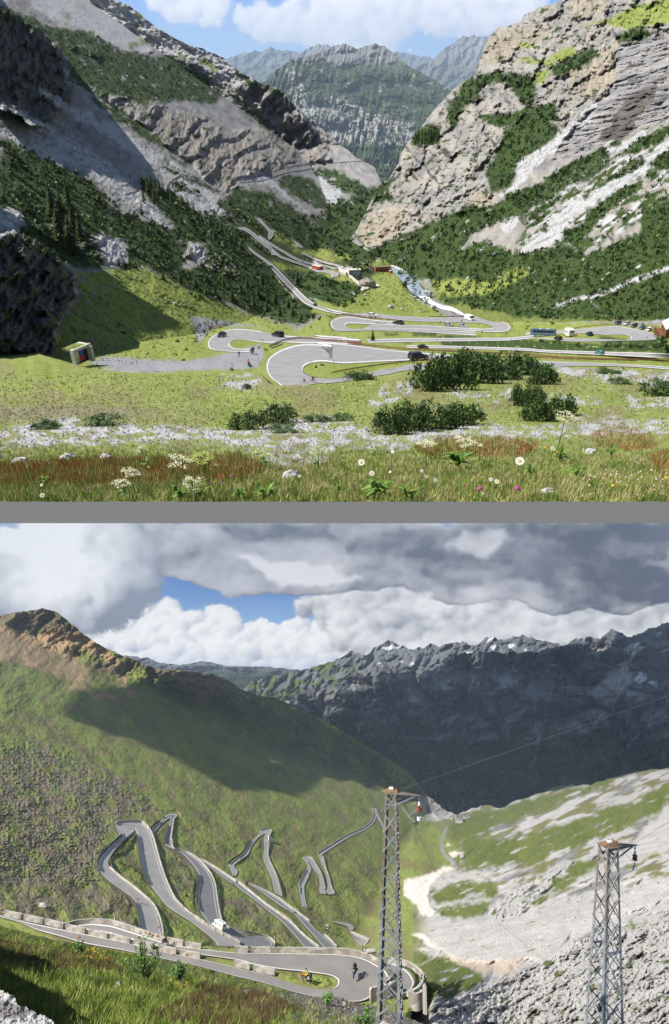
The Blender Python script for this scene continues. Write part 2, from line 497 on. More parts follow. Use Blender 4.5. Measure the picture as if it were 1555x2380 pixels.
def vplane(vx, vy, slope_deg, ax, ay, t):
    s = math.radians(slope_deg); dx, dy = math.cos(s), math.sin(s)
    d = lambda x, y: (vx - x) * dy - (vy - y) * dx
    g = (1.0 / t) / d(ax, ay)
    return lambda x, y: np.maximum(d(x, y), 0) * g


fL = vplane(870, 372, 35.3, 300, 430, 330)
fC = vplane(860, 390, 66, 75, 150, 335)
fN = vplane(860, 470, 62, 60, 650, 150)
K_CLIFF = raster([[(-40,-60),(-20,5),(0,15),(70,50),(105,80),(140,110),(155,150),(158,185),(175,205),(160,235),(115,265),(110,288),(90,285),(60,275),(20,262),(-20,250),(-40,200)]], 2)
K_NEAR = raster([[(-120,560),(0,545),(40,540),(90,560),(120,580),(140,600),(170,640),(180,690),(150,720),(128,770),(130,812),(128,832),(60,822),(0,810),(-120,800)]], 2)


def f_left(x, y):
    w = np.maximum(fF(x, y), np.maximum(fL(x, y), 1 / 1500.))
    a = np.log(np.maximum(w, 1e-6) / np.maximum(fF(x, y), 1e-6))
    xw = x + 26 * fbm(x / 45, y / 45, 5, 71); yw = y + 24 * fbm(x / 45, y / 45, 5, 72)
    mc = sst(.25, .75, samp(K_CLIFF, xw, yw))
    w = w * (1 - mc) + np.maximum(fC(x, y), w * 1.12) * mc
    mn = sst(.25, .75, samp(K_NEAR, xw, yw))
    w = w * (1 - mn) + np.maximum(fN(x, y), w * 1.1) * mn
    return w


CLIFF_L = raster([Q1([(420,420),(700,470),(830,520),(1000,560),(1050,620),(1140,600),(1250,600),(1430,640),(1550,740),(1430,760),(1300,790),(1100,830),(1050,890),(960,840),(900,760),(780,690),(700,600),(600,540)]),
                  Q1([(1090,400),(1180,370),(1330,430),(1430,560),(1550,720),(1380,620),(1240,540),(1160,480)]),
                  Q1([(640,260),(700,230),(800,300),(760,330)]), Q1([(300,200),(420,230),(520,270),(500,290),(330,230)])], 3)
ROCKY_L = raster([[(-120,470),(60,500),(130,560),(250,610),(290,620),(270,560),(230,540)], [(440,560),(540,600),(560,640),(520,640),(430,600)]], 3)


def d_left(x, y):
    # rock steps run down-valley; loose slopes stay smooth
    k = np.clip(samp(CLIFF_L, x, y) + samp(K_CLIFF, x, y) * .8 + samp(K_NEAR, x, y) * .9 + samp(ROCKY_L, x, y) * .5, 0, 1)
    ca, sa = math.cos(.55), math.sin(.55)
    u, v = x * ca + y * sa, -x * sa + y * ca
    md = .35 + 1.1 * np.abs(fbm(x / 70, y / 70, 3, 19))
    q = .55 * x + .83 * y
    wob = .9 * fbm(x / 70, y / 70, 4, 21)
    steps = crag(q / 62, wob + .6 * fbm(u / 40, v / 90, 3, 22), .30) * .070 * md + crag((.8 * x + .6 * y) / 23, 1.4 * fbm(x / 34, y / 34, 4, 23), .35) * .016 * md
    steps = steps + fbm(x / 26, y / 55, 4, 12, 'r') * .016 * md + fbm(x / 11, y / 13, 3, 18) * .007
    soft = fbm(u / 90, v / 30, 4, 13) * .018 + fbm(x / 11, y / 11, 3, 14) * .0030 * sst(640, 560, y)
    return steps * k + soft * (1 - .5 * k) * sst(900, 700, y) + fbm(x / 8, y / 6, 3, 15) * .0022


A_LEFT = Sheet(f_left, d_left, RM_A)

def rplane(vx, vy, slope_deg, ax, ay, t):
    sl = math.radians(slope_deg); dx, dy = math.cos(sl), math.sin(sl)
    d = lambda x, y: (x - vx) * dy + (y - vy) * dx
    g = (1.0 / t) / d(ax, ay)
    return lambda x, y: np.maximum(d(x, y), 0) * g


def smax(k, *ws):
    m = np.maximum.reduce(ws)
    return m * (sum((w / m) ** k for w in ws)) ** (1.0 / k)


fR1 = rplane(860, 400, 33, 1300, 600, 285); fR2 = rplane(860, 400, 50, 1555, 0, 600); fR3 = rplane(830, 560, 60, 1000, 450, 560)


def f_right(x, y):
    spur = (1 + .5 * (x - 1000) / 300 + .3 * (y - 400) / 200) / 520.0
    return smax(9, fR1(x, y), np.maximum(spur, 1 / 1100.0))


CLIFF_R = raster([Q2([(60,1090),(180,940),(200,870),(300,760),(400,600),(480,490),(620,380),(900,520),(800,620),(760,700),(690,830),(740,900),(740,960),(560,1000),(400,1050),(180,1165)]),
                  Q2([(960,520),(1100,300),(1320,200),(1555,150),(1555,560),(1400,610),(1250,690),(1010,740),(1080,600)]), Q2([(640,340),(740,110),(1060,-60),(1720,-200),(1720,560),(1400,610),(960,520),(620,380)])], 3)
BAND_R = raster([Q2([(990,720),(1080,640),(1200,490),(1290,400),(1320,200),(1555,170),(1555,540),(1400,610),(1250,690),(1110,745)])], 3)


def d_right(x, y):
    k = samp(CLIFF_R, x, y); b = samp(BAND_R, x, y)
    ca, sa = math.cos(-.95), math.sin(-.95)
    u, v = x * ca + y * sa, -x * sa + y * ca
    md = .3 + 1.2 * np.abs(fbm(x / 60, y / 60, 3, 39))
    q = .75 * x + .66 * y
    r = crag(q / 58, 1.0 * fbm(x / 60, y / 60, 4, 24), .25) * .034 * md + crag((.35 * x + .93 * y) / 21, 1.3 * fbm(x / 36, y / 36, 4, 25), .35) * .007 * md
    r = r + fbm(x / 22 + y / 60, y / 40, 4, 40, 'r') * .016 * md + fbm(x / 10, y / 9, 4, 32) * .009 + fbm(x / 90, y / 60, 3, 36) * .03
    yy = y + .22 * (x - 1400) + 7 * fbm(x / 60, y / 60, 2, 33)
    band = crag(yy / 15, .9 * fbm(x / 70, y / 50, 4, 26), .4) * .0042 + fbm(x / 60, yy / 9, 4, 34, 'r') * .0085 + fbm(x / 30, yy / 20, 3, 37) * .012
    soft = fbm(x / 60, y / 35, 4, 35) * .012 + fbm(x / 9, y / 9, 3, 38) * .003
    return (r * (1 - .75 * b) + band * b) * k + soft * (1 - .6 * k) * sst(760, 700, y)


A_RIGHT = Sheet(f_right, d_right, None)


# ------------------------------------------------------------ upper valley: ground covers
def mk(*polys, b=2):
    return raster(list(polys), b)


GR_HILL = mk([(172,645),(200,632),(250,630),(330,622),(380,640),(430,670),(520,710),(600,735),(690,762),(640,800),(480,822),(230,860),(100,860),(140,760),(190,690)])
GR_LOOP = mk([(420,745),(640,790),(740,745),(770,720),(850,735),(1200,745),(1640,760),(1640,940),(500,940),(400,900)])
GR_VAL = mk(A8([(460,340),(560,380),(680,480),(780,480),(940,500),(1080,540),(950,580),(880,590),(760,540),(640,500),(560,430),(470,410)]),
            A8([(420,555),(560,590),(760,640),(960,640),(1110,760),(1050,740),(900,690),(780,650),(600,640),(500,640)]),
            A8([(1240,660),(1400,640),(1500,830),(1620,900),(1800,1000),(1750,1030),(950,960),(930,930),(1130,830),(1200,790)]),
            A8([(1150,620),(1340,510),(1440,490),(1400,600),(1240,600)]), A8([(800,880),(900,900),(960,960),(870,1000),(760,980),(740,920)]),
            [(1000,650),(1100,650),(1210,610),(1240,640),(1130,680),(1080,690),(1030,695)])
PINE_LOOP = mk([(1055,792),(1180,786),(1300,800),(1555,800),(1600,822),(1200,814),(1040,806)], A6([(930,410),(1150,405),(1130,450),(900,445)]), A6([(760,490),(940,480),(920,515),(770,515)]), A6([(650,430),(790,415),(800,445),(660,450)]),
               A6([(1020,490),(1200,440),(1555,450),(1555,580),(1200,570),(1180,510)]), A7([(-20,470),(300,480),(700,500),(900,520),(840,620),(300,600),(-20,600)]), A7([(900,440),(1080,480),(1180,490),(1500,470),(1540,560),(1100,570),(900,500)]))
PINE_VAL = mk([(350,625),(480,630),(560,640),(640,655),(660,690),(710,700),(745,745),(690,757),(600,735),(500,692),(430,670)], A8([(520,640),(640,640),(800,680),(960,700),(1110,770),(1040,850),(1230,890),(1150,920),(960,920),(760,860),(660,790),(560,690)]),
              [(560,478),(700,520),(770,560),(870,590),(800,600),(760,580),(700,560),(640,530)], [(760,520),(820,480),(880,440),(900,480),(850,540),(870,590),(800,585),(770,560)],
              A8([(950,570),(1100,545),(1190,560),(1170,600),(1060,610)]), [(490,500),(560,520),(600,560),(640,600),(600,610),(520,560)])
PINE_UP = mk(Q1([(0,30),(200,110),(330,140),(420,150),(560,230),(700,265),(800,270),(950,350),(1050,440),(1010,480),(880,470),(740,478),(620,470),(440,425),(330,390),(300,240),(180,150),(0,70)]),
             Q1([(1050,430),(1090,440),(1200,540),(1280,600),(1350,660),(1300,640),(1180,560)]), Q1([(1070,330),(1180,365),(1300,420),(1320,450),(1150,400)]),
             Q1([(420,430),(520,500),(700,600),(780,690),(900,760),(880,770),(740,680),(560,570),(450,480)]))
PINE_LOW = mk(Q1([(0,640),(150,690),(250,760),(350,800),(460,880),(560,980),(620,1000),(800,1060),(860,1182),(840,1260),(700,1262),(560,1240),(300,1240),(0,1100)]),
              Q1([(310,680),(460,760),(560,860),(540,880),(430,790)]), Q1([(650,850),(700,830),(760,880),(960,980),(1130,1090),(1240,1182),(1260,1260),(1000,1200),(860,1150),(800,1060),(700,940)]),
              Q1([(790,840),(860,860),(1000,960),(960,980),(820,890)]), Q1([(1010,930),(1100,960),(1200,1020),(1240,1100),(1140,1080),(1030,1000)]))
SCR_L2 = mk([(0,235),(110,295),(190,345),(290,405),(305,420),(300,440),(360,480),(410,525),(380,530),(320,485),(270,445),(215,400),(165,372),(75,350),(0,310)], [(395,440),(440,450),(520,490),(600,540),(560,545),(500,520),(450,490)], [(240,540),(290,560),(300,610),(250,620),(215,560)], [(430,560),(500,575),(560,610),(560,640),(500,630),(450,590)], [(0,560),(40,545),(60,500),(20,480),(0,490)], b=2)
PINE_LOW = np.clip(PINE_LOW - 1.2 * SCR_L2, 0, 1)
PINE_FAN = mk(Q1([(1090,870),(1250,890),(1420,1010),(1480,1090),(1555,1120),(1640,1182),(1500,1160),(1240,1100),(1180,1010),(1050,930)]), Q1([(1300,810),(1440,840),(1555,960),(1640,1010),(1600,1020),(1400,930),(1290,850)]),
              Q1([(1430,780),(1560,800),(1720,880),(1700,920),(1560,880)]), Q1([(740,740),(860,800),(1000,880),(1050,920),(960,880),(800,800)]))
SCR_L = mk(Q1([(180,390),(300,480),(560,600),(740,720),(880,830),(1010,900),(1030,960),(1000,1000),(950,1000),(800,900),(760,850),(740,780),(600,700),(450,600),(300,520),(190,440)]),
           Q1([(-60,470),(120,540),(220,590),(330,660),(460,730),(590,810),(625,830),(600,890),(650,900),(720,960),(820,1050),(760,1060),(640,970),(540,890),(430,800),(330,740),(250,750),(150,700),(-60,600)]),
           Q1([(960,1000),(1030,960),(1130,1060),(1250,1120),(1330,1170),(1250,1160),(1100,1080)]),
           Q1([(1110,820),(1130,840),(1260,870),(1400,970),(1450,1060),(1515,1080),(1480,1040),(1380,940),(1260,840),(1160,790)]), Q1([(1440,780),(1500,800),(1640,930),(1560,960),(1480,860)]), Q1([(1480,1060),(1520,1080),(1500,1095)]))
TOP_L = mk(Q1([(140,-60),(560,-60),(700,80),(800,170),(1050,260),(1180,350),(1330,420),(1300,430),(1150,440),(1000,350),(900,290),(780,250),(700,230),(640,260),(560,220),(430,170),(330,130),(250,90),(150,50)]))
BASE_VAL = mk([(470,490),(600,500),(740,500),(780,470),(880,430),(920,560),(1000,700),(760,740),(560,700),(430,690),(470,600)], b=5)
SHRUB_A = mk([(440,800),(455,770),(470,790),(480,810)])
TRACK = mk([(205,845),(240,830),(300,832),(400,842),(500,830),(570,812),(605,800),(615,830),(600,855),(560,858),(440,862),(300,862)], [(440,735),(480,740),(560,752),(640,768),(600,762),(520,755),(490,765),(470,790),(462,800),(455,770)])


def col_left(x, y):
    s = .55
    C = cov('rock', x, y, 101, s, 1.8)
    top = wsamp(TOP_L, x, y, 7)
    C = lay(C, top, cov('scree', x, y, 102) * .8 + cov('rock', x, y, 112) * .2)
    C = lay(C, top * patchy(x, y, .30, 26, 103, .15, s, 2.2) * sst(-20, 60, y + x * .2 - 40), cov('grassb', x, y, 104))
    C = lay(C, wsamp(CLIFF_L, x, y, 8), cov('rock', x, y, 105, 1.2, 2.5) * np.array([.86, .80, .74]))  # tone lowered to carry part of the shadow on these cliff faces
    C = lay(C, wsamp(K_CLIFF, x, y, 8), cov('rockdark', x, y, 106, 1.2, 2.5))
    C = lay(C, wsamp(SCR_L, x, y, 8), cov('scree', x, y, 107, s, 4))
    C = lay(C, wsamp(SCR_L2, x, y, 7), cov('scree', x, y, 108, s, 3))
    C = lay(C, wsamp(SCR_L2, x, y, 7) * patchy(x, y, .4, 10, 109, .1, s, 2), cov('rock', x, y, 170))
    for m, cv, sd in ((PINE_UP, .80, 1), (PINE_LOW, .90, 2), (PINE_FAN, .8, 3)):
        C = lay(C, wsamp(m, x, y, 9, 18, sd) * patchy(x, y, cv, 13, 110 + sd, .08, s, 1.8), cov('pine', x, y, 120 + sd))
    C = lay(C, wsamp(CLIFF_L, x, y, 10) * patchy(x, y, .22, 14, 130, .1, s, 2), cov('pine', x, y, 131))
    C = lay(C, wsamp(BASE_VAL, x, y, 10), cov('pine', x, y, 160))
    C = lay(C, wsamp(BASE_VAL, x, y, 10) * patchy(x, y, .2, 16, 161, .1, s, 3), cov('scree', x, y, 162))
    low = wsamp(GR_LOOP, x, y, 3); C = lay(C, low, cov('grass', x, y, 140))
    C = lay(C, wsamp(GR_HILL, x, y, 6), cov('grass', x, y, 141))
    C = lay(C, wsamp(GR_HILL, x, y, 6) * patchy(x, y, .25, 14, 142, .15) * sst(300, 200, x), cov('gravel', x, y, 143) * .5)
    C = lay(C, wsamp(PINE_VAL, x, y, 6), cov('pine', x, y, 144))
    C = lay(C, wsamp(GR_VAL, x, y, 4), cov('grass', x, y, 145))
    C = lay(C, wsamp(GR_VAL, x, y, 4) * patchy(x, y, .14, 7, 146), cov('pine', x, y, 147))
    C = lay(C, wsamp(PINE_LOOP, x, y, 3) * patchy(x, y, .8, 9, 148), cov('pine', x, y, 149))
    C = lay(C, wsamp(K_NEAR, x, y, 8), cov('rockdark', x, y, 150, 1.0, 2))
    C = lay(C, wsamp(K_NEAR, x, y, 8) * patchy(x, y, .3, 12, 151), cov('grassb', x, y, 152) * .7)
    C = lay(C, wsamp(TRACK, x, y, 2), cov('gravel', x, y, 153) * np.array([.62, .64, .68]))
    return C


f_ = lambda *p: Q2(list(p))
PINE_R = mk(f_((100,1190),(250,1120),(480,1020),(600,965),(720,960),(900,880),(1000,830),(1060,800),(1240,690),(1290,740),(1100,850),(950,960),(860,1000),(640,1090),(560,1182),(560,1300),(300,1300)),
            f_((560,1170),(700,1120),(860,1182),(1000,1150),(1100,1140),(1170,1182),(1420,1080),(1430,970),(1555,920),(1720,900),(1720,1500),(900,1480),(500,1400),(400,1250)),
            f_((690,820),(760,690),(800,600),(900,540),(960,530),(1040,600),(1020,640),(940,700),(850,760),(830,830),(790,900),(740,890)),
            f_((350,670),(380,600),(450,580),(500,600),(480,670),(400,680)), f_((190,860),(280,810),(230,900),(290,920),(190,960)),
            f_((620,360),(780,340),(930,350),(940,440),(890,490),(780,380),(700,400),(640,480),(610,500),(560,600),(520,560),(560,450)),
            f_((990,310),(1210,220),(1240,260),(1060,360),(1010,350)), f_((1310,160),(1440,130),(1480,170),(1330,200)), b=2)
PINE_R2 = mk(f_((860,1010),(1060,905),(1060,930),(950,990),(960,1030)), f_((980,830),(1210,700),(1180,750),(1060,830),(990,860)), f_((1110,840),(1280,735),(1250,790),(1120,860)), f_((1290,735),(1430,640),(1550,600),(1555,640),(1400,710)), f_((1240,850),(1440,735),(1450,760),(1340,825)),
             f_((1140,900),(1220,865),(1170,925)), f_((950,1070),(1000,1035),(980,1085)), f_((1060,1080),(1150,1050),(1200,980),(1290,900),(1400,855),(1390,900),(1250,1000),(1130,1140),(1060,1130)), f_((1460,760),(1555,690),(1700,620),(1700,760),(1500,790)), f_((1420,910),(1500,890),(1480,920)),
             f_((640,540),(800,540),(900,500),(1030,480),(1040,560),(900,560),(760,590)), f_((780,920),(900,870),(940,930),(880,970)), b=1)
WHITE_R = mk(f_((1210,470),(1240,455),(1190,560),(1080,640),(1000,720),(780,930),(770,920),(840,760),(960,680),(1060,610)),
             f_((1640,600),(1555,640),(1450,720),(1250,860),(1100,940),(1000,1040),(900,1130),(850,1182),(960,1182),(1060,1080),(1150,990),(1300,900),(1450,800),(1640,670)),
             f_((1460,590),(1250,720),(1100,790),(980,870),(890,960),(870,985),(960,965),(1060,900),(1200,800),(1350,720),(1460,630)),
             f_((780,1020),(860,1000),(840,1060),(790,1090)), f_((500,1140),(540,1120),(520,1160)), f_((620,1182),(700,1140),(690,1182)), b=1)
RILL_R = mk([(1640,605),(1555,628),(1480,655),(1400,688),(1340,700),(1290,715),(1275,722),(1290,708),(1340,692),(1400,680),(1470,648),(1555,618),(1640,595)], b=1)
GRASS_R = mk(f_((870,270),(1000,275),(1110,220),(1130,260),(1000,300),(880,290)), f_((930,330),(1000,310),(960,390),(940,400)), f_((1130,120),(1280,90),(1450,10),(1640,-20),(1640,90),(1400,140),(1250,115)), f_((840,220),(930,190),(900,240)),
             [(1000,655),(1060,645),(1140,655),(1215,620),(1235,640),(1140,680),(1080,690),(1020,690)], b=2)
TAN_R = mk(f_((670,290),(700,200),(740,160),(900,130),(1060,100),(1000,150),(880,230),(740,310)), f_((640,880),(740,900),(740,970),(620,985)), f_((100,1060),(260,950),(340,1000),(240,1150),(150,1140)), f_((1100,300),(1300,200),(1300,380),(1200,460),(1080,420)), f_((1100,0),(1250,-20),(1260,60),(1100,80)), b=3)
STAIN_R = mk(f_((1230,650),(1380,440),(1500,370),(1490,460),(1390,610),(1300,670)), f_((1200,460),(1215,420),(1225,480)), b=2)
MIX_R = mk(f_((900,1000),(1060,860),(1240,680),(1555,580),(1720,540),(1720,1000),(1440,1000),(1150,1190),(850,1190)), b=3)
BROWN_R = mk(f_((1140,1010),(1350,880),(1555,760),(1700,700),(1700,900),(1430,960),(1400,1080),(1230,1120)), b=3)


def col_right(x, y):
    C = cov('rock', x, y, 201, -.95, 2.2)
    C = lay(C, patchy(x, y, .50, 40, 202, .25), cov('rocktan', x, y, 203, -.95, 2))
    C = lay(C, patchy(x, y, .17, 20, 219, .08, .9, 4), cov('rockdark', x, y, 220) * 1.1)
    C = lay(C, wsamp(BAND_R, x, y, 5), cov('rock', x, y + .22 * x, 204, 0, 9) * np.array([1.0, 1.0, 1.05]))
    C = lay(C, wsamp(BAND_R, x, y, 5) * patchy(x, y + .22 * x, .3, 7, 221, .1, 0, 9), cov('rockdark', x, y, 222))
    C = lay(C, wsamp(BAND_R, x, y, 5) * patchy(x, y + .22 * x, .25, 9, 223, .1, 0, 8), cov('rocktan', x, y, 224) * 1.1)
    C = lay(C, wsamp(TAN_R, x, y, 8), cov('rocktan', x, y, 205, 1.4, 2) * np.array([1.0, .95, .86]))
    C = lay(C, wsamp(STAIN_R, x, y, 6) * .85, cov('rockdark', x, y, 206, -.3, 4) * np.array([1.05, .95, .9]))
    C = lay(C, wsamp(BROWN_R, x, y, 9), cov('rocktan', x, y, 207) * .85)
    C = lay(C, wsamp(GRASS_R, x, y, 6), cov('grass', x, y, 208))
    C = lay(C, wsamp(CLIFF_R, x, y, 9) * patchy(x, y, .22, 13, 209, .08, -.3, 1.6) * (1 - samp(BAND_R, x, y)), cov('pine', x, y, 210))
    C = lay(C, wsamp(MIX_R, x, y, 9) * patchy(x, y, .52, 15, 226, .08, -.6, 2.6), cov('pine', x, y, 227))
    C = lay(C, wsamp(MIX_R, x, y, 9) * patchy(x, y, .3, 12, 228, .1, -.6, 5), cov('scree', x, y, 229, -.6, 4))
    C = lay(C, sst(640, 700, y), cov('grassb', x, y, 218))
    C = lay(C, wsamp(WHITE_R, x, y, 8, 18) * (1 - .5 * patchy(x, y, .35, 7, 225, .1, -.6, 6)), cov('scree', x, y, 211, -.6, 6) * .98)
    C = lay(C, wsamp(PINE_R, x, y, 6, 14), cov('pine', x, y, 212))
    C = lay(C, wsamp(PINE_R, x, y, 6, 14) * patchy(x, y, .08, 12, 216, .1, -.6, 3) * sst(450, 520, y), cov('scree', x, y, 217))
    C = lay(C, wsamp(PINE_R2, x, y, 6, 12), cov('pine', x, y, 213))
    C = lay(C, wsamp(GRASS_R, x, y, 4) * sst(600, 640, y), cov('grass', x, y, 214))
    C = lay(C, wsamp(RILL_R, x, y, 2, 10), cov('scree', x, y, 215) * 1.05)
    return C


top_AL = [(-80, -110), (200, -50), (262, -2), (300, 12), (335, 40), (360, 60), (400, 85), (430, 100), (480, 118), (520, 133), (535, 152), (560, 168), (600, 190), (640, 202), (660, 216), (690, 250), (720, 276), (750, 302), (790, 335), (830, 366), (870, 388), (885, 420), (900, 450), (960, 600), (1040, 660), (1180, 705), (1640, 715)]
bot_AL = [(-80, 985), (1640, 985)]
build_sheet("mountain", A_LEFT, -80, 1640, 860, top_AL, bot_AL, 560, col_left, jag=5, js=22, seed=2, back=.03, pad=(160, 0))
top_AR = [(812, 556), (826, 540), (845, 500), (862, 472), (877, 437), (905, 412), (926, 380), (932, 352), (952, 326), (977, 300), (997, 270), (1017, 246), (1047, 215), (1082, 186), (1107, 170), (1112, 146), (1127, 110), (1137, 90), (1157, 67), (1212, 50), (1217, 36), (1257, 16), (1297, 5), (1340, -20), (1640, -130)]
bot_AR = [(812, 560), (826, 566), (868, 592), (940, 655), (1000, 708), (1100, 760), (1300, 770), (1640, 770)]
build_sheet("mountain", A_RIGHT, 812, 1640, 640, top_AR, bot_AR, 460, col_right, jag=6, js=16, seed=3, back=.03, pad=(0, 160))

# middle mountain closing the upper valley, and the ranges beyond it
f_c = TPS([(x, y, 3.2 * t) for x, y, t in [(600, 250, 3600), (700, 150, 4200), (800, 100, 5000), (900, 110, 5200), (1050, 210, 4300), (800, 300, 3500), (950, 300, 3500), (850, 420, 2900), (1050, 320, 3200), (700, 300, 3300), (1100, 420, 2800), (640, 420, 2700)]])


def d_c(x, y):
    gul = fbm(x / 15 + .25 * y / 15, y / 75, 4, 41, 'r') * .035
    return gul * (.35 + sst(720, 660, x) + .6 * sst(250, 330, y)) + fbm(x / 70, y / 50, 4, 42, 'r') * .04 + fbm(x / 12, y / 12, 3, 43) * .005


CENT = Sheet(f_c, d_c)
FORE_C = mk([(615,200),(640,170),(680,135),(720,140),(780,150),(880,160),(980,190),(1060,230),(1060,420),(900,420),(860,330),(800,300),(720,280),(700,250),(640,220)])
FACE_C = mk([(660,150),(690,150),(710,200),(740,260),(760,330),(700,290),(680,250),(672,200)], [(700,270),(780,220),(860,260),(960,290),(990,330),(900,340),(850,340),(780,330)])


def col_c(x, y):
    C = cov('rock', x, y, 301, 1.2, 2) * .75
    C = lay(C, sst(135, 160, y + 12 * fbm(x / 20, y / 20, 3, 302)) * .9, cov('pine', x, y, 303) * 1.1)
    f = wsamp(FACE_C, x, y, 10)
    C = lay(C, f * patchy(x, y, .66, 9, 304, .1, 1.15, 3), cov('rock', x, y, 305, 1.2, 3) * 1.15)
    C = lay(C, sst(330, 345, y) * patchy(x, y, .75, 20, 306), cov('pine', x, y, 307))
    C = lay(C, patchy(x, y, .16, 12, 308, .06, .5, 2) * sst(120, 140, y), cov('rock', x, y, 309))
    return C


build_sheet("mountain", CENT, 560, 1140, 420, [(560, 215), (620, 188), (640, 165), (665, 146), (690, 135), (740, 124), (777, 106), (797, 101), (815, 106), (832, 115), (850, 108), (872, 102), (892, 107), (917, 124), (947, 150), (987, 173), (1042, 207), (1140, 270)],
            [(560, 440), (1140, 440)], 230, col_c, jag=5, js=14, seed=5, back=.05)
for nm, t0, tops, bot, kind, x0, x1, sd in (
        ("mountain", 9000, [(500, 140), (530, 135), (560, 126), (590, 118), (610, 120), (625, 110), (645, 116), (670, 117), (690, 121), (735, 130), (760, 150), (800, 170)], 300, 'slate', 500, 800, 61),
        ("mountain", 8200, [(600, 190), (640, 160), (690, 130), (720, 112), (737, 102), (750, 106), (760, 102), (790, 118), (820, 140), (840, 170)], 300, 'rock', 600, 840, 62),
        ("mountain", 11000, [(860, 150), (890, 122), (910, 119), (942, 122), (977, 130), (1002, 133), (1030, 140), (1060, 160)], 300, 'slate', 860, 1060, 63),
        ("mountain", 7600, [(940, 172), (960, 160), (990, 146), (1017, 130), (1040, 108), (1057, 97), (1077, 82), (1090, 85), (1107, 82), (1122, 90), (1135, 82), (1147, 75), (1190, 90), (1240, 120)], 320, 'rock', 940, 1240, 64)):
    t0 *= 4.4
    fr = TPS([(x0, 120, t0 * 1.05), (x1, 120, t0 * 1.02), ((x0 + x1) / 2, 100, t0 * 1.15), (x0, 300, t0 * .75), (x1, 300, t0 * .72), ((x0 + x1) / 2, 300, t0 * .8)])
    sh = Sheet(fr, lambda x, y, sd=sd: fbm(x / 38 + y / 90, y / 45, 5, sd, 'r') * .045 + fbm(x / 9, y / 14, 3, sd + 4) * .008)
    build_sheet(nm, sh, x0, x1, 200, tops, [(x0, bot), (x1, bot)], 90,
                lambda x, y, k=kind, sd=sd: lay(cov(k, x, y, sd, 1.1, 2) * .8, sst(120, 190, y + 25 * fbm(x / 20, y / 20, 3, sd)) * .7, cov('pine', x, y, sd + 3) * 1.5), jag=7, js=13, seed=sd, back=.05)

# ------------------------------------------------------------ upper valley: flowering meadow in front
YM = np.array([(780, .0052), (830, .0082), (850, .0095), (870, .0112), (890, .0140), (920, .0205), (960, .029), (1000, .040), (1040, .058), (1080, .084), (1120, .128), (1150, .178), (1172, .225), (1200, .29)])


def f_mead(x, y):
    yc = y + 10 * np.cos((x - 760) / 520.0) - 6
    return np.exp(np.interp(yc, YM[:, 0], np.log(YM[:, 1])))


GRAV = mk([(-120,1010),(0,1000),(70,985),(150,968),(230,990),(330,985),(420,985),(520,1000),(640,985),(760,960),(860,990),(870,1010),(980,1000),(1100,985),(1250,990),(1400,975),(1555,975),(1640,970),(1640,1005),(1400,1010),(1250,1020),(1100,1015),(1000,1030),(880,1050),(780,1040),(760,1080),(660,1090),(560,1050),(450,1025),(330,1035),(200,1030),(100,1040),(-120,1050)],
          [(1020,915),(1100,908),(1230,915),(1400,925),(1380,940),(1230,930),(1100,925)], [(850,950),(900,905),(960,890),(960,910),(880,950)], [(1290,855),(1400,855),(1555,865),(1640,870),(1640,900),(1500,895),(1350,880),(1290,870)], [(500,880),(560,868),(610,880),(590,905),(510,905)], [(1450,930),(1640,915),(1640,945),(1480,950)], b=3)
RED_A = mk([(-60,1085),(200,1070),(420,1065),(560,1060),(620,1090),(560,1120),(300,1130),(-60,1135)], [(1370,1010),(1440,985),(1500,1000),(1530,1040),(1480,1050),(1390,1040)], [(1500,1060),(1640,1040),(1640,1120),(1530,1110)], [(960,1040),(1060,1010),(1250,1020),(1240,1060),(1000,1070)], b=4)


def d_mead(x, y):
    return fbm(x / 120, y / 40, 4, 51) * .025 + fbm(x / 10, y / 6, 4, 52) * .006 * (1 + samp(GRAV, x, y))


MEAD = Sheet(f_mead, d_mead)


def col_mead(x, y):
    C = cov('grass', x, y, 401, 0, 2.2)
    C = lay(C, patchy(x, y, .40, 60, 402, .25, 0, 2.5), cov('grassdry', x, y, 403, 0, 2))
    C = lay(C, sst(935, 955, y) * sst(1000, 960, y) * sst(500, 250, x) * .7, cov('earth', x, y, 404))
    C = lay(C, patchy(x, y, .15, 5, 405, .06, 0, 1.8) * sst(840, 900, y) * .7, cov('gravel', x, y, 406))
    C = lay(C, wsamp(GRAV, x, y, 11, 30) * patchy(x, y, .50, 15, 407, .12, 0, 3), cov('gravel', x, y, 408, 0, 1.6))
    C = lay(C, wsamp(RED_A, x, y, 9) * .35 * patchy(x, y, .5, 12, 411, .2, 0, 2), np.array([.22, .13, .05]))
    C = lay(C, sst(1020, 1060, y) * patchy(x, y, .45, 8, 409), cov('grassb', x, y, 410))
    return C


top_M = [(-80, 770), (0, 790), (60, 815), (120, 832), (172, 848), (215, 860), (300, 866), (440, 866), (560, 864), (605, 868), (625, 890), (640, 896), (700, 894), (760, 894), (830, 888), (900, 875), (960, 868), (1020, 862), (1130, 858), (1290, 853), (1400, 856), (1640, 868)]
build_sheet("meadow", MEAD, -90, 1645, 860, top_M, [(-90, 1170), (1645, 1170)], 330, col_mead, jag=3, js=10, seed=6, back=.05, drop=.5, pad=(700, 700))

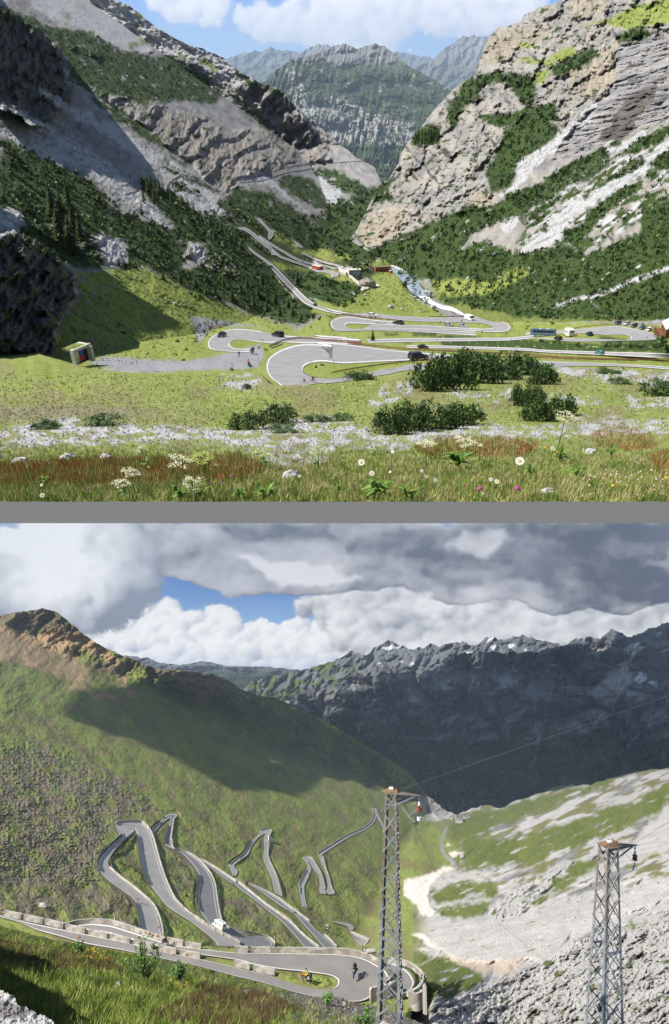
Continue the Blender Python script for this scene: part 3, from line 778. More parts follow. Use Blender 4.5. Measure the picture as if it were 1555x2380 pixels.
# ------------------------------------------------------------ lower valley: depth
fLB = vplane(1060, 1790, 23, 300, 1915, 2600)
fRB0 = rplane(1060, 1850, 14, 1300, 2250, 950)
SHELF = raster([C4([(-400,40),(-100,78),(20,108),(180,150),(480,215),(560,200),(640,190),(760,186),(900,200),(1000,225),(1120,275),(1270,322),(1415,358),(1555,390)]) + C3([(0,405),(330,408),(600,408),(900,415),(1040,455),(1110,490),(1180,490),(1280,515),(1350,540),(1420,590),(1470,640),(1440,720),(1400,770),(1380,900),(1300,1300),(0,1300)]) + C4([(-400,1300)])], 1)

SHELF2 = SHELF.copy()
for _ in range(60):
    SHELF2 = (SHELF2 + np.roll(SHELF2, 1, 0) + np.roll(SHELF2, -1, 0)) / 3; SHELF2 = (SHELF2 + np.roll(SHELF2, 1, 1) + np.roll(SHELF2, -1, 1)) / 3


def fRB(x, y):
    k = 1.0 * np.maximum(0, 960 - x) * .00000225
    return np.maximum(fRB0(x, y) - k, 1e-6)


def f_b(x, y):
    base = smax(10, fLB(x, y), fRB(x, y), np.full(np.shape(x), 1 / 9000.0))
    near = np.maximum((y - 1444) / (800.0 * 751), 1e-5)
    m = sst(.2, .8, samp(SHELF, x, y)); k2 = sst(930, 1010, x)
    m = m * (1 - k2) + np.minimum(sst(.05, .95, samp(SHELF2, x, y)) + sst(2235, 2290, y), 1) * sst(1230, 960, x) * k2
    return np.exp(np.log(base) * (1 - m) + np.log(np.maximum(near, base * .9)) * m)


ROCK_BR = mk(Q8([(480,1110),(700,1010),(860,930),(1000,890),(1100,800),(1200,740),(1260,700),(1380,760),(1555,640),(1720,560),(1720,1300),(560,1300)]), Q8([(730,640),(800,560),(920,510),(1090,420),(1120,430),(1000,540),(930,620),(860,680),(740,700)]), b=4)
ROCKY_BL = mk(Q7([(-200,-100),(300,-150),(450,0),(700,120),(760,200),(530,240),(470,400),(500,500),(400,560),(0,500),(-200,300)]), b=6)


def d_b(x, y):
    k = samp(ROCK_BR, x, y); k2 = samp(ROCKY_BL, x, y)
    ca, sa = math.cos(-.62), math.sin(-.62)
    u, v = x * ca + y * sa, -x * sa + y * ca
    md = .25 + 1.3 * np.abs(fbm(x / 55, y / 55, 3, 79))
    r = crag((.45 * x + .89 * y) / 46, 1.1 * fbm(x / 70, y / 50, 4, 27), .3) * .024 * md + crag((.7 * x + .7 * y) / 17, 1.2 * fbm(x / 30, y / 30, 4, 28), .4) * .008 + fbm(u / 60, v / 19, 5, 81, 'r') * .020 * md + fbm(x / 17, y / 13, 4, 80, 'r') * .016 * md + fbm(x / 9, y / 9, 4, 82) * .008
    ca, sa = math.cos(.62), math.sin(.62)
    u2, v2 = x * ca + y * sa, -x * sa + y * ca
    left = sst(1000, 900, x)
    g = (fbm(u2 / 70, v2 / 44, 5, 83) * .018 + fbm(x / 24, y / 16, 4, 78) * .003) * left + (fbm(u / 150, v / 46, 4, 84, 'r') * .036 + fbm(u / 60, v / 18, 4, 77) * .010) * (1 - left) * (1 - .75 * samp(SCREE_B, x, y))
    peak = sst(1720, 1600, y) * left * (fbm(x / 46 + y / 60, y / 60, 4, 85) * .017 + fbm(x / 14, y / 14, 4, 88) * .004)
    rough = fbm(x / 12, y / 8, 4, 86, 'r') * .006 * k2
    return r * k + g * (1 - k) + peak + rough + fbm(x / 7, y / 5, 3, 87) * .0022


B_MAIN = Sheet(f_b, d_b, RM_B)

OCHRE_B = mk(Q5([(-150,480),(150,550),(280,560),(350,640),(420,740),(430,800),(330,780),(250,740),(120,690),(-150,630)]), Q5([(220,490),(330,530),(430,580),(560,660),(640,710),(580,730),(480,660),(380,640),(280,570)]),
             Q5([(530,750),(560,720),(630,880),(560,830)]), Q5([(800,720),(1020,750),(1060,800),(1010,880),(940,840),(860,800)]), Q5([(280,790),(400,800),(520,850),(580,880),(480,860),(330,810)]), b=3)
PEAK_B = mk(Q5([(-150,430),(210,420),(300,490),(430,570),(350,570),(200,540),(-150,510)]), Q5([(440,740),(470,690),(520,670),(570,720),(560,740)]), Q5([(620,680),(740,710),(1000,720),(1060,760),(1000,760),(700,740)]), b=3)
EARTH_B = mk(Q7([(-200,-40),(200,-60),(450,0),(650,90),(730,200),(530,240),(470,400),(470,520),(640,600),(660,740),(300,700),(-200,640)]), Q7([(740,340),(900,420),(920,480),(880,560),(800,500)]), Q7([(1000,540),(1200,620),(1350,760),(1150,700),(1020,640)]), Q7([(1700,700),(1800,760),(1900,820),(1800,830),(1720,800)]), b=6)
EARTH_S = EARTH_B.copy(); ROCKY_S = ROCKY_BL.copy()
for _ in range(120):
    for a_ in (0, 1):
        EARTH_S = (EARTH_S + np.roll(EARTH_S, 1, a_) + np.roll(EARTH_S, -1, a_)) / 3; ROCKY_S = (ROCKY_S + np.roll(ROCKY_S, 1, a_) + np.roll(ROCKY_S, -1, a_)) / 3
GRASS_BR = mk(Q8([(530,240),(770,170),(880,150),(1190,60),(1450,-20),(1300,50),(1000,180),(760,260),(620,380),(540,330)]), Q8([(430,560),(760,520),(740,600),(480,620)]), Q8([(440,650),(720,620),(700,680),(560,700)]), Q8([(370,860),(560,870),(700,930),(680,1000),(440,1090),(380,1000)]),
              Q8([(600,330),(780,330),(1100,240),(1380,140),(1700,0),(1700,110),(1150,360),(920,440),(620,460),(560,400)]), Q8([(1380,720),(1530,690),(1500,740),(1380,770)]), Q8([(920,560),(1090,440),(1280,400),(1120,520),(930,630)]), b=4)
GREEN_BV = mk(Q8([(-200,-200),(330,200),(520,250),(560,300),(580,440),(500,470),(340,520),(330,700),(360,800),(330,860),(480,1080),(200,1000),(-300,900)]), b=4)
SNOW_B = mk(Q8([(325,515),(400,500),(480,470),(510,450),(570,455),(540,470),(490,490),(445,540),(430,600),(440,640),(465,660),(440,688),(400,672),(380,630),(350,610),(325,590)]), Q8([(528,390),(560,383),(612,390),(575,398),(550,412)]), Q8([(358,762),(420,765),(440,790),(462,822),(430,822),(400,790)]), Q8([(380,830),(420,830),(445,842),(400,840)]), Q8([(520,345),(535,342),(538,352),(525,354)]), b=1)
SCREE_B = mk(Q8([(340,740),(430,700),(600,700),(780,690),(1000,650),(1270,600),(1400,560),(1720,420),(1720,580),(1555,600),(1400,660),(1290,690),(1200,730),(1100,770),(1030,850),(1000,890),(880,880),(700,900),(560,880),(440,800)]), Q8([(480,470),(740,470),(760,490),(600,510)]), Q8([(430,600),(620,600),(740,570),(740,600),(560,640),(440,640)]), Q8([(1555,200),(1720,120),(1720,330),(1400,430),(1180,500),(1100,520),(1300,400)]), b=4)
DIRT_BR = mk(Q8([(560,880),(700,895),(890,870),(860,930),(770,980),(700,940)]), Q8([(480,850),(560,880),(720,940),(700,960),(560,900)]), b=2)
STREAM_B = mk(Q8([(530,250),(520,300),(500,340),(510,390),(560,430),(575,455),(550,455),(540,430),(495,390),(490,340),(510,290)]), b=1)


def col_b(x, y):
    s = .62
    C = cov('grassb', x, y, 501, s, 1.5) * 1.65
    C = lay(C, patchy(x, y, .40, 34, 502, .3, s, 1.8), cov('grassdry', x, y, 503, s, 1.6) * .9)
    right = 1 - wsamp(GREEN_BV, x, y, 8, 30); right = right * sst(950, 1010, x)
    W = cov('white', x, y, 504, -.35, 5)
    sc_b = wsamp(SCREE_B, x, y, 9, 30)
    W = lay(W, patchy(x, y, .46, 18, 505, .12, -.4, 4.5) * sst(2110, 2050, y) * (1 - sc_b), cov('grassdry', x, y, 506, -.4, 3))
    W = lay(W, patchy(x, y, .20, 8, 520, .07, -.45, 5) * (1 - .8 * sc_b), cov('earth', x, y, 521))
    W = lay(W, patchy(x, y, .30, 24, 529, .12, -.4, 4) * (1 - sc_b), cov('rock', x, y, 530, -.4, 3))
    W = lay(W, sc_b, cov('white', x, y, 533, -.25, 6) * np.array([.98, .97, .955]))
    W = lay(W, sc_b * patchy(x, y, .10, 7, 534, .05, -.3, 4), cov('grassdry', x, y, 535) * .8)
    C = lay(C, right, W)
    C = lay(C, wsamp(GRASS_BR, x, y, 9, 24, 8) * patchy(x, y, .80, 14, 507, .12, -.4, 4), cov('grassb', x, y, 508) * 1.1)
    k = wsamp(ROCK_BR, x, y, 9)
    C = lay(C, k, cov('white', x, y, 509, -.62, 3) * .95)
    C = lay(C, k * patchy(x, y, .22, 12, 510, .07, -.62, 4), cov('grassb', x, y, 511) * .8)
    C = lay(C, k * patchy(x, y, .16, 12, 522, .07, -.55, 5), cov('rockdark', x, y, 523) * 1.2)
    e = samp(EARTH_S, x + 40 * fbm(x / 60, y / 60, 4, 531), y + 40 * fbm(x / 60, y / 60, 4, 532))
    C = lay(C, patchy(x, y, .20 + .40 * e, 26, 512, .3, s, 1.6) * sst(.02, .25, e) * .9, cov('earth', x, y, 513) * np.array([.98, 1.0, .92]))
    kk = np.clip(samp(ROCKY_S, x, y) + .2 * sst(1000, 900, x) * sst(1700, 1760, y), 0, 1)
    C = lay(C, patchy(x, y, .02 + .26 * kk, 9, 514, .08, s, 1.5), cov('rockdark', x, y, 515) * 1.5)
    C = lay(C, sst(980, 900, x) * patchy(x, y, .20, 7, 524, .06, s, 2) * sst(1640, 1720, y), cov('ochre', x, y, 525) * .7)
    tp = sst(1740, 1620, y + 20 * fbm(x / 40, y / 40, 3, 516)) * sst(1000, 900, x)
    o = wsamp(OCHRE_B, x, y, 12, 30)
    C = lay(C, o * patchy(x, y, .82, 12, 517, .1, 1.1, 4), cov('ochre', x, y, 518, 1.1, 1.6) * np.array([.92, 1.05, 1.12]))
    C = lay(C, wsamp(PEAK_B, x, y, 8) * .8, cov('earth', x, y, 519) * np.array([.8, .72, .6]))
    C = lay(C, wsamp(DIRT_BR, x, y, 5), cov('snow', x, y, 526) * np.array([.72, .66, .6]))
    C = lay(C, wsamp(STREAM_B, x, y, 3, 10), cov('gravel', x, y, 527) * .8)
    C = lay(C, wsamp(SNOW_B, x, y, 2.5, 9), cov('snow', x, y, 528))
    return C


top_B = [(-80, 1445), (0, 1432), (30, 1425), (60, 1420), (100, 1415), (130, 1420), (160, 1445), (190, 1470), (215, 1488), (250, 1508), (290, 1525), (330, 1542), (370, 1556), (420, 1558), (470, 1563), (500, 1568), (530, 1580), (560, 1602), (600, 1615), (640, 1622), (680, 1640), (720, 1660), (780, 1690), (840, 1725), (880, 1750), (920, 1775), (960, 1803), (985, 1840), (1010, 1862), (1035, 1885), (1062, 1893), (1095, 1880), (1130, 1870), (1165, 1880), (1190, 1865), (1250, 1845), (1300, 1826), (1370, 1824), (1420, 1808), (1480, 1792), (1555, 1785), (1640, 1765)]
build_sheet("valley_ground", B_MAIN, -80, 1640, 900, top_B, [(-80, 2430), (1640, 2430)], 560, col_b, jag=4, js=15, seed=7, back=.03, upv=UP_B, pad=(160, 160))

# near grass bank of the lower valley
YB = np.array([(-60, 1 / 640.), (0, 1 / 540.), (40, 1 / 420.), (100, 1 / 280.), (170, 1 / 200.), (240, 1 / 155.), (300, 1 / 128.)])


def f_bank(x, y):
    q = y - (2152 + .225 * x)
    return np.exp(np.interp(q, YB[:, 0], np.log(YB[:, 1])))


BANK = Sheet(f_bank, lambda x, y: fbm(x / 60, y / 24, 4, 91) * .035 + fbm(x / 9, y / 6, 3, 92) * .01)


def col_bank(x, y):
    C = cov('grassb', x, y, 601)
    C = lay(C, patchy(x, y, .4, 40, 602, .25), cov('earth', x, y, 603) * .8)
    C = lay(C, sst(560, 760, x) * .85, cov('earth', x, y, 604))
    C = lay(C, sst(560, 700, x) * patchy(x, y, .3, 8, 605), cov('rock', x, y, 606))
    return C


build_sheet("grass_bank", BANK, -80, 1010, 420, [(-80, 2126), (0, 2152), (60, 2168), (130, 2186), (200, 2196), (280, 2212), (330, 2222), (420, 2238), (500, 2258), (560, 2274), (640, 2296), (690, 2310), (720, 2316), (790, 2318), (820, 2330), (870, 2338), (940, 2362), (1010, 2390)],
            [(-80, 2440), (1010, 2440)], 130, col_bank, jag=5, js=9, seed=8, back=.05, upv=UP_B, pad=(160, 0))

# mountain wall across the lower valley: back crest, front crest, and blue ranges far beyond
SNOW_W = mk(Q6([(705,595),(720,570),(748,562),(742,578),(715,592)]), Q6([(805,600),(850,598),(835,622),(815,620)]), Q6([(720,625),(735,608),(757,605),(745,628)]), Q6([(595,640),(645,632),(630,650),(600,655)]), Q6([(880,635),(888,620),(905,632)]), Q6([(1075,600),(1110,590),(1085,612)]), Q6([(200,690),(215,682),(225,698)]), Q6([(345,700),(370,680),(372,692)]),
            Q6([(205,620),(245,600),(320,610),(290,620),(250,628)]), Q6([(305,680),(315,678),(318,695)]), b=0)
SNOW_W2 = mk(Q6([(1345,630),(1380,600),(1420,592),(1405,615),(1445,610),(1420,640),(1390,665),(1360,655)]), Q6([(1390,770),(1420,740),(1405,725),(1450,735),(1455,765),(1420,785)]), Q6([(1455,775),(1500,770),(1505,805),(1480,795)]), Q6([(1485,555),(1555,520),(1555,530),(1500,565)]), Q6([(1495,640),(1555,620),(1555,632)]),
             Q6([(660,780),(675,775),(672,785)]), Q6([(990,700),(1060,690),(1030,705)]), Q6([(830,780),(865,768),(845,782)]), Q6([(630,690),(645,680),(640,692)]), Q6([(870,790),(885,783),(880,792)]), Q6([(1040,755),(1065,742),(1050,760)]), b=0)
f_w0 = TPS([(560, 1600, 15500), (777, 1540, 17000), (917, 1490, 19000), (1150, 1480, 18500), (1400, 1490, 17000), (777, 1650, 14000), (1000, 1560, 16000), (1400, 1560, 15500), (560, 1700, 13500)])
W0 = Sheet(f_w0, lambda x, y: fbm(x / 45 + y / 90, y / 50, 5, 93, 'r') * .05 + fbm(x / 11, y / 15, 3, 94) * .010)


def col_w0(x, y):
    C = cov('slate', x, y, 701, 1, 2)
    C = lay(C, sst(1590, 1630, y + 14 * fbm(x / 25, y / 25, 3, 702)) * sst(900, 700, x), cov('forest', x, y, 703))
    C = lay(C, sst(870, 780, x) * sst(1530, 1545, y) * patchy(x, y, .5, 20, 704, .2), cov('grassb', x, y, 705))
    C = lay(C, wsamp(SNOW_W, x, y, 1.2, 7), np.array([.75, .76, .78]))
    return C


build_sheet("mountain", W0, 560, 1460, 420, [(560, 1606), (570, 1598), (600, 1582), (625, 1570), (665, 1569), (720, 1553), (777, 1537), (817, 1513), (840, 1520), (860, 1518), (880, 1502), (905, 1491), (917, 1490), (935, 1500), (952, 1508), (982, 1508), (1000, 1500), (1027, 1501), (1045, 1493), (1062, 1490), (1080, 1497), (1097, 1498), (1120, 1490), (1142, 1478), (1162, 1488), (1190, 1480), (1217, 1477), (1257, 1488), (1280, 1492), (1307, 1498), (1347, 1486), (1460, 1486)],
            [(560, 1720), (1460, 1720)], 130, col_w0, jag=13, js=26, seed=9, back=.05, upv=UP_B)
f_w1 = TPS([(640, 1650, 12500), (912, 1545, 14500), (1150, 1520, 15000), (1350, 1485, 15000), (1555, 1445, 14000), (1640, 1420, 13500), (800, 1700, 12000), (960, 1790, 11300), (1150, 1700, 12500), (1150, 1860, 10600), (1400, 1700, 11600), (1640, 1700, 10800), (1555, 1800, 9600), (1350, 1850, 9800), (640, 1800, 11500), (1000, 1600, 13600), (1300, 1600, 13600)])


def d_w1(x, y):
    md = .4 + 1.0 * np.abs(fbm(x / 90, y / 90, 3, 99))
    wx = x + 25 * fbm(x / 80, y / 80, 3, 89)
    gul = fbm(wx / 42 + .35 * y / 42, y / 120, 5, 95, 'r') * .040 * md
    return gul + fbm(wx / 150, y / 110, 4, 96, 'r') * .11 + fbm(x / 12, y / 15, 4, 97) * .010


W1 = Sheet(f_w1, d_w1)
SCREE_W = mk(Q6([(320,870),(400,780),(430,760),(420,820),(400,870)]), Q6([(440,880),(520,760),(560,830),(540,870)]), Q6([(700,840),(770,760),(860,680),(830,760),(900,740),(1000,720),(900,800),(760,850)]), Q6([(1180,930),(1200,830),(1260,740),(1350,650),(1380,720),(1400,800),(1500,830),(1440,880),(1300,920)]), Q6([(1000,1000),(1020,960),(1180,980),(1280,930),(1280,960),(1150,1020)]), Q6([(1090,640),(1240,580),(1260,620),(1150,680)]), b=4)
STREAK_W = mk(Q6([(100,1010),(180,870),(185,870),(112,1010)]), Q6([(0,920),(90,840),(110,830),(10,920)]), Q6([(80,1010),(140,880),(143,880),(86,1010)]), Q6([(930,1080),(960,980),(985,900),(992,900),(970,1000),(940,1090)]), Q6([(600,1100),(660,1010),(690,900),(696,900),(670,1020),(606,1110)]), Q6([(900,1182),(930,1100),(950,1120),(925,1182)]), Q6([(470,1060),(560,990),(570,995),(480,1065)]), Q6([(1310,1120),(1390,1040),(1470,960),(1475,970),(1400,1050),(1320,1125)]), b=1)


def col_w1(x, y):
    C = cov('slate', x, y, 711, 1.1, 2) * .72
    C = lay(C, patchy(x, y, .35, 40, 712, .2), cov('rock', x, y, 713) * .75)
    yl = 1655 - (x - 900) * .0 + 26 * fbm(x / 60, y / 60, 4, 714) + np.where(x > 1150, (x - 1150) * .10, 0)
    C = lay(C, wsamp(SCREE_W, x, y, 10, 30), cov('rock', x, y, 715, 1.2, 3) * 1.5)
    C = lay(C, sst(yl - 12, yl + 22, y) * (1 - .75 * wsamp(SCREE_W, x, y, 8)) * patchy(x, y, .84, 18, 716, .1, 1.2, 3), cov('forest', x, y, 717))
    C = lay(C, patchy(x + .3 * y, y, .20, 16, 741, .12, 1.45, 4) * sst(1760, 1640, y), cov('rock', x, y, 742) * 1.35)
    C = lay(C, patchy(x - .25 * y, y, .06, 14, 743, .08, 1.5, 6), cov('rock', x, y, 744) * .9)
    C = lay(C, patchy(x, y, .20, 30, 745, .15, .9, 2) * sst(1640, 1560, y), cov('rockdark', x, y, 746) * .6)
    C = lay(C, wsamp(STREAK_W, x, y, 4, 14), cov('rock', x, y, 718) * 1.3)
    C = lay(C, wsamp(SNOW_W2, x, y, 1.5, 8), np.array([.72, .71, .71]))
    return C


build_sheet("mountain", W1, 640, 1640, 560, [(640, 1645), (670, 1623), (720, 1598), (777, 1594), (827, 1567), (877, 1548), (900, 1542), (912, 1541), (932, 1546), (952, 1553), (977, 1567), (1002, 1548), (1037, 1537), (1060, 1520), (1077, 1517), (1127, 1515), (1177, 1518), (1227, 1516), (1277, 1507), (1307, 1499), (1347, 1485), (1397, 1482), (1412, 1470), (1424, 1463), (1436, 1470), (1447, 1473), (1467, 1481), (1490, 1470), (1512, 1462), (1530, 1455), (1555, 1445), (1640, 1420)],
            [(640, 1930), (1640, 1930)], 260, col_w1, jag=15, js=30, seed=10, back=.05, upv=UP_B)
f_bl = TPS([(250, 1520, 27000), (600, 1545, 30000), (900, 1540, 28000), (250, 1620, 22000), (600, 1620, 22000), (900, 1620, 22000)])
BLUE = Sheet(f_bl, lambda x, y: fbm(x / 60, y / 26, 5, 98, 'r') * .06)
build_sheet("mountain", BLUE, 230, 900, 300, [(230, 1530), (295, 1525), (340, 1528), (370, 1540), (420, 1546), (470, 1537), (500, 1541), (520, 1546), (560, 1550), (600, 1548), (640, 1552), (700, 1557), (760, 1550), (900, 1560)], [(230, 1640), (900, 1640)], 70,
            lambda x, y: lay(cov('slate', x, y, 721), sst(1545, 1575, y), cov('pine', x, y, 722)), jag=6, js=20, seed=11, back=.05, upv=UP_B)
# ------------------------------------------------------------ skies
def mat_sky():
    m = bpy.data.materials.new("open_sky"); m.use_nodes = True
    nt = m.node_tree
    nt.nodes.remove(nt.nodes["Principled BSDF"])
    e = nt.nodes.new("ShaderNodeEmission"); at = nt.nodes.new("ShaderNodeAttribute"); at.attribute_name = "tone"
    nt.links.new(at.outputs["Color"], e.inputs[0])
    e.inputs[1].default_value = 1.35 * 2.0 ** -EXPO
    nt.links.new(e.outputs[0], nt.nodes["Material Output"].inputs[0])
    return m


M_SKY = mat_sky()


def puff(x, y, m, s, seed, heap=.30, wisp=.55):
    """cloud density over a rough outline: soft drifting edges, heaped small puffs; returns density and its sunward lighting"""
    def D(px, py):
        wx = px + s * .30 * fbm(px / s, py / s, 4, seed + 9); wy = py + s * .24 * fbm(px / s + 7, py / s, 4, seed + 10)
        d = 1.15 * samp(m, wx, wy) + wisp * fbm(wx / s * 1.2, wy / s * 1.5, 4, seed) * sst(0, .4, samp(m, wx, wy))
        wx = wx + s * .10 * fbm(px / s * 4, py / s * 4, 3, seed + 14); wy = wy + s * .10 * fbm(px / s * 4 + 3, py / s * 4, 3, seed + 15)
        k = s * .55; a = heap
        for i in range(4):
            d = d + a * (np.abs(pn(wx / k, wy / k, seed + 30 + i)) * 1.9 - .45) * sst(.15, .6, samp(m, wx, wy))
            a *= .55; k *= .52
        return d
    d0 = D(x, y); li = 0.0
    for e, w in ((.06, .55), (.16, .45), (.40, .40)):
        li = li + w * (d0 - D(x - s * e * .55, y - s * e * .85))
    return d0, li


def heaps(x, y, m, n, r0, r1, seed, warp=9, edge=.55):
    """cumulus built of many overlapping round puffs, lit from the upper left; returns cover and brightness"""
    r = np.random.default_rng(seed)
    ys, xs = x[:, 0] * 0, x[0]
    A = np.zeros(x.shape, np.float32); T = np.full(x.shape, .45, np.float32)
    wx = x + warp * (fbm(x / 22, y / 22, 4, seed) + .5 * fbm(x / 7, y / 7, 3, seed + 3)); wy = y + warp * (fbm(x / 22 + 9, y / 22, 4, seed + 1) + .5 * fbm(x / 7 + 4, y / 7, 3, seed + 4))
    px, py = [], []
    w = np.where(m > .12, m, 0).astype(np.float64).ravel(); k = r.choice(len(w), size=n, p=w / w.sum())
    px = (k % GW) * GS + GX0 + r.uniform(0, 2, n); py = (k // GW) * GS + GY0 + r.uniform(0, 2, n)
    dep = samp(m, px, py)
    rad = r0 + (r1 - r0) * np.clip(dep, 0, 1) ** 2 * r.uniform(.15, 1, n) ** 1.5
    o = np.argsort(py + rad * .9 + r.uniform(-12, 12, n))
    dx = x[0, 1] - x[0, 0]; dy = y[1, 0] - y[0, 0]
    for i in o:
        a, b, q = px[i], py[i], rad[i]
        j0 = int(np.clip((a - q - 16 - x[0, 0]) / dx, 0, x.shape[1] - 1)); j1 = int(np.clip((a + q + 16 - x[0, 0]) / dx + 1, 1, x.shape[1]))
        i0 = int(np.clip((b - q - 16 - y[0, 0]) / dy, 0, x.shape[0] - 1)); i1 = int(np.clip((b + q + 16 - y[0, 0]) / dy + 1, 1, x.shape[0]))
        if j1 - j0 < 2 or i1 - i0 < 2:
            continue
        u = (wx[i0:i1, j0:j1] - a) / q; v = (wy[i0:i1, j0:j1] - b) / q
        d2 = u * u + v * v
        al = (1 - sst(edge, 1.0, np.sqrt(d2)))
        sh = np.clip(.62 - .34 * u - .44 * v, 0, 1.1) + r.uniform(-.06, .06)
        T[i0:i1, j0:j1] = T[i0:i1, j0:j1] * (1 - al * .72) + sh * al * .72
        A[i0:i1, j0:j1] = 1 - (1 - A[i0:i1, j0:j1]) * (1 - al)
    return A, T


def lerp(a, b, t):
    return a * (1 - t[..., None]) + b * t[..., None]


def sky_a(x, y):
    C = lerp(L(92, 152, 232), L(150, 200, 246), sst(-60, 150, y))
    pos = mk([(290,-110),(530,-110),(525,20),(500,60),(420,55),(360,40)], [(545,10),(640,15),(760,-20),(900,-60),(1180,-60),(1180,90),(1100,80),(1040,90),(960,70),(900,110),(820,95),(700,95),(600,90),(560,60)], [(1060,-110),(1340,-110),(1230,60),(1100,70)], [(700,100),(800,85),(880,100),(960,115),(880,128)], b=10)
    veil = sst(.2, .8, samp(pos, x + 40 * fbm(x / 60, y / 60, 4, 803), y + 30 * fbm(x / 60, y / 60, 4, 804)) + .5 * fbm(x / 80, y / 40, 5, 805))
    C = lay(C, veil * .75, L(214, 222, 242))
    A, T = heaps(x, y, pos, 520, 7, 40, 806, 11, .38)
    return lay(C, A * .9, lerp(L(176, 186, 218), L(252, 252, 255), np.clip(T * 1.1 + .08, 0, 1)))


def sky_b(x, y):
    C = lerp(L(66, 122, 196), L(150, 192, 232), sst(1340, 1500, y))
    bank = mk([(150,1470),(190,1452),(230,1436),(300,1442),(325,1418),(370,1422),(392,1410),(430,1428),(470,1440),(515,1414),(540,1440),(560,1464),(600,1452),(650,1462),(700,1452),(777,1458),(820,1480),(860,1520),(1000,1540),(1000,1620),(150,1620)], b=3)
    A, T = heaps(x, y, bank, 1100, 5, 36, 813, 7, .72)
    C = lay(C, A, lerp(L(146, 158, 188), L(253, 252, 250), np.clip(T * 1.35 - .16 - .30 * sst(1470, 1580, y) + .2 * fbm(x / 60, y / 40, 4, 834), 0, 1)))
    C = lay(C, sst(1500, 1580, y) * .45, L(140, 170, 212))
    heap = mk([(690,1400),(760,1385),(900,1375),(1100,1390),(1300,1400),(1600,1380),(1640,1560),(900,1560),(800,1500),(760,1450)], b=6)
    A, T = heaps(x, y, heap, 1000, 7, 46, 816, 10, .6)
    C = lay(C, A * .95, lerp(L(120, 124, 136), L(248, 247, 244), np.clip(T * 1.3 - .32 + .6 * fbm(x / 120, y / 55, 5, 817), 0, 1)))
    deck = mk([(-200,1060),(1700,1060),(1700,1400),(1555,1405),(1440,1428),(1330,1428),(1230,1405),(1150,1400),(1030,1402),(930,1372),(850,1372),(760,1382),(700,1390),(600,1378),(520,1376),(450,1352),(380,1340),(330,1330),(250,1300),(-200,1300)], b=8)
    d, li = puff(x, y, deck, 120, 818, .14, .55)
    m = sst(.18, .72, d)
    wx = x + 30 * fbm(x / 60, y / 60, 5, 811); wy = y + 22 * fbm(x / 60, y / 60, 5, 812)
    dark = samp(mk([(880,1230),(1250,1215),(1560,1215),(1560,1300),(1400,1330),(1200,1350),(1060,1370),(980,1340),(1000,1290),(820,1300),(800,1260)], [(1240,1340),(1560,1320),(1560,1390),(1400,1425),(1280,1405)], [(480,1225),(760,1215),(800,1260),(560,1260)], b=16), wx, wy)
    lite = samp(mk([(1080,1240),(1160,1232),(1200,1245),(1150,1290),(1080,1290),(1040,1270)], [(840,1375),(1000,1385),(1010,1440),(900,1460),(830,1430)], [(560,1290),(760,1320),(850,1350),(650,1360)], b=10), wx, wy)
    tone = np.clip(.46 + li * .30 + .60 * fbm(x / 200, y / 90, 6, 819) - dark * .36 + lite * .6, 0, 1)
    A, T = heaps(x, y, deck, 420, 16, 90, 841, 18, .2)
    tone = np.clip(tone * 1.15 - .06 + (T - .55) * .55 * A, 0, 1)
    C = lay(C, m, lerp(L(84, 86, 98), L(232, 232, 235), tone))
    tall = mk([(-200,1100),(40,1150),(130,1150),(200,1150),(290,1180),(330,1260),(345,1320),(352,1395),(325,1412),(290,1445),(190,1450),(-200,1450)], b=6)
    A, T = heaps(x, y, tall, 700, 10, 70, 821, 14, .45)
    sh = np.clip(T * 1.15 + .14 + .22 * fbm(x / 70, y / 60, 5, 835) - .58 * sst(150, 330, x + 70 * fbm(x / 60, y / 60, 4, 824)) - .40 * sst(1320, 1450, y + 40 * fbm(x / 50, y / 50, 4, 826)) - .35 * sst(100, 10, x) * sst(1260, 1300, y), 0, 1)
    C = lay(C, A, lerp(L(126, 132, 147), L(255, 255, 255), sh))
    gap = sst(.05, .3, fbm(x / 70, y / 22, 4, 825) - .2 + .35 * sst(1235, 1216, y)) * sst(1248, 1220, y) * np.clip(sst(70, 20, x) + sst(30, 10, np.abs(x - 400)) + sst(40, 15, np.abs(x - 1060)), 0, 1)
    return lay(C, gap * .75, L(70, 120, 200))


def build_sky(name, x0, x1, y0, y1, nx, ny, t, fn, label):
    X, Y = np.meshgrid(np.linspace(x0, x1, nx), np.linspace(y0, y1, ny))
    V = P(X, Y, np.full(X.shape, t) * (1 - .000004 * (X - 777) ** 2 * .05))
    idx = np.arange(nx * ny).reshape(ny, nx)
    F = np.stack([idx[:-1, :-1], idx[1:, :-1], idx[1:, 1:], idx[:-1, 1:]], -1).reshape(-1, 4)
    o = link(name, mesh_np(name, V, F, fn(X, Y), True), M_SKY)
    tag(o, label, None, None, "structure")
    return o


build_sky("sky", -400, 1950, -260, 330, 1000, 260, 150000, sky_a, "bright blue sky with white cumulus clouds")
build_sky("sky", -400, 1950, 1080, 1720, 1000, 290, 146000, sky_b, "grey and white cloud deck with a blue gap")

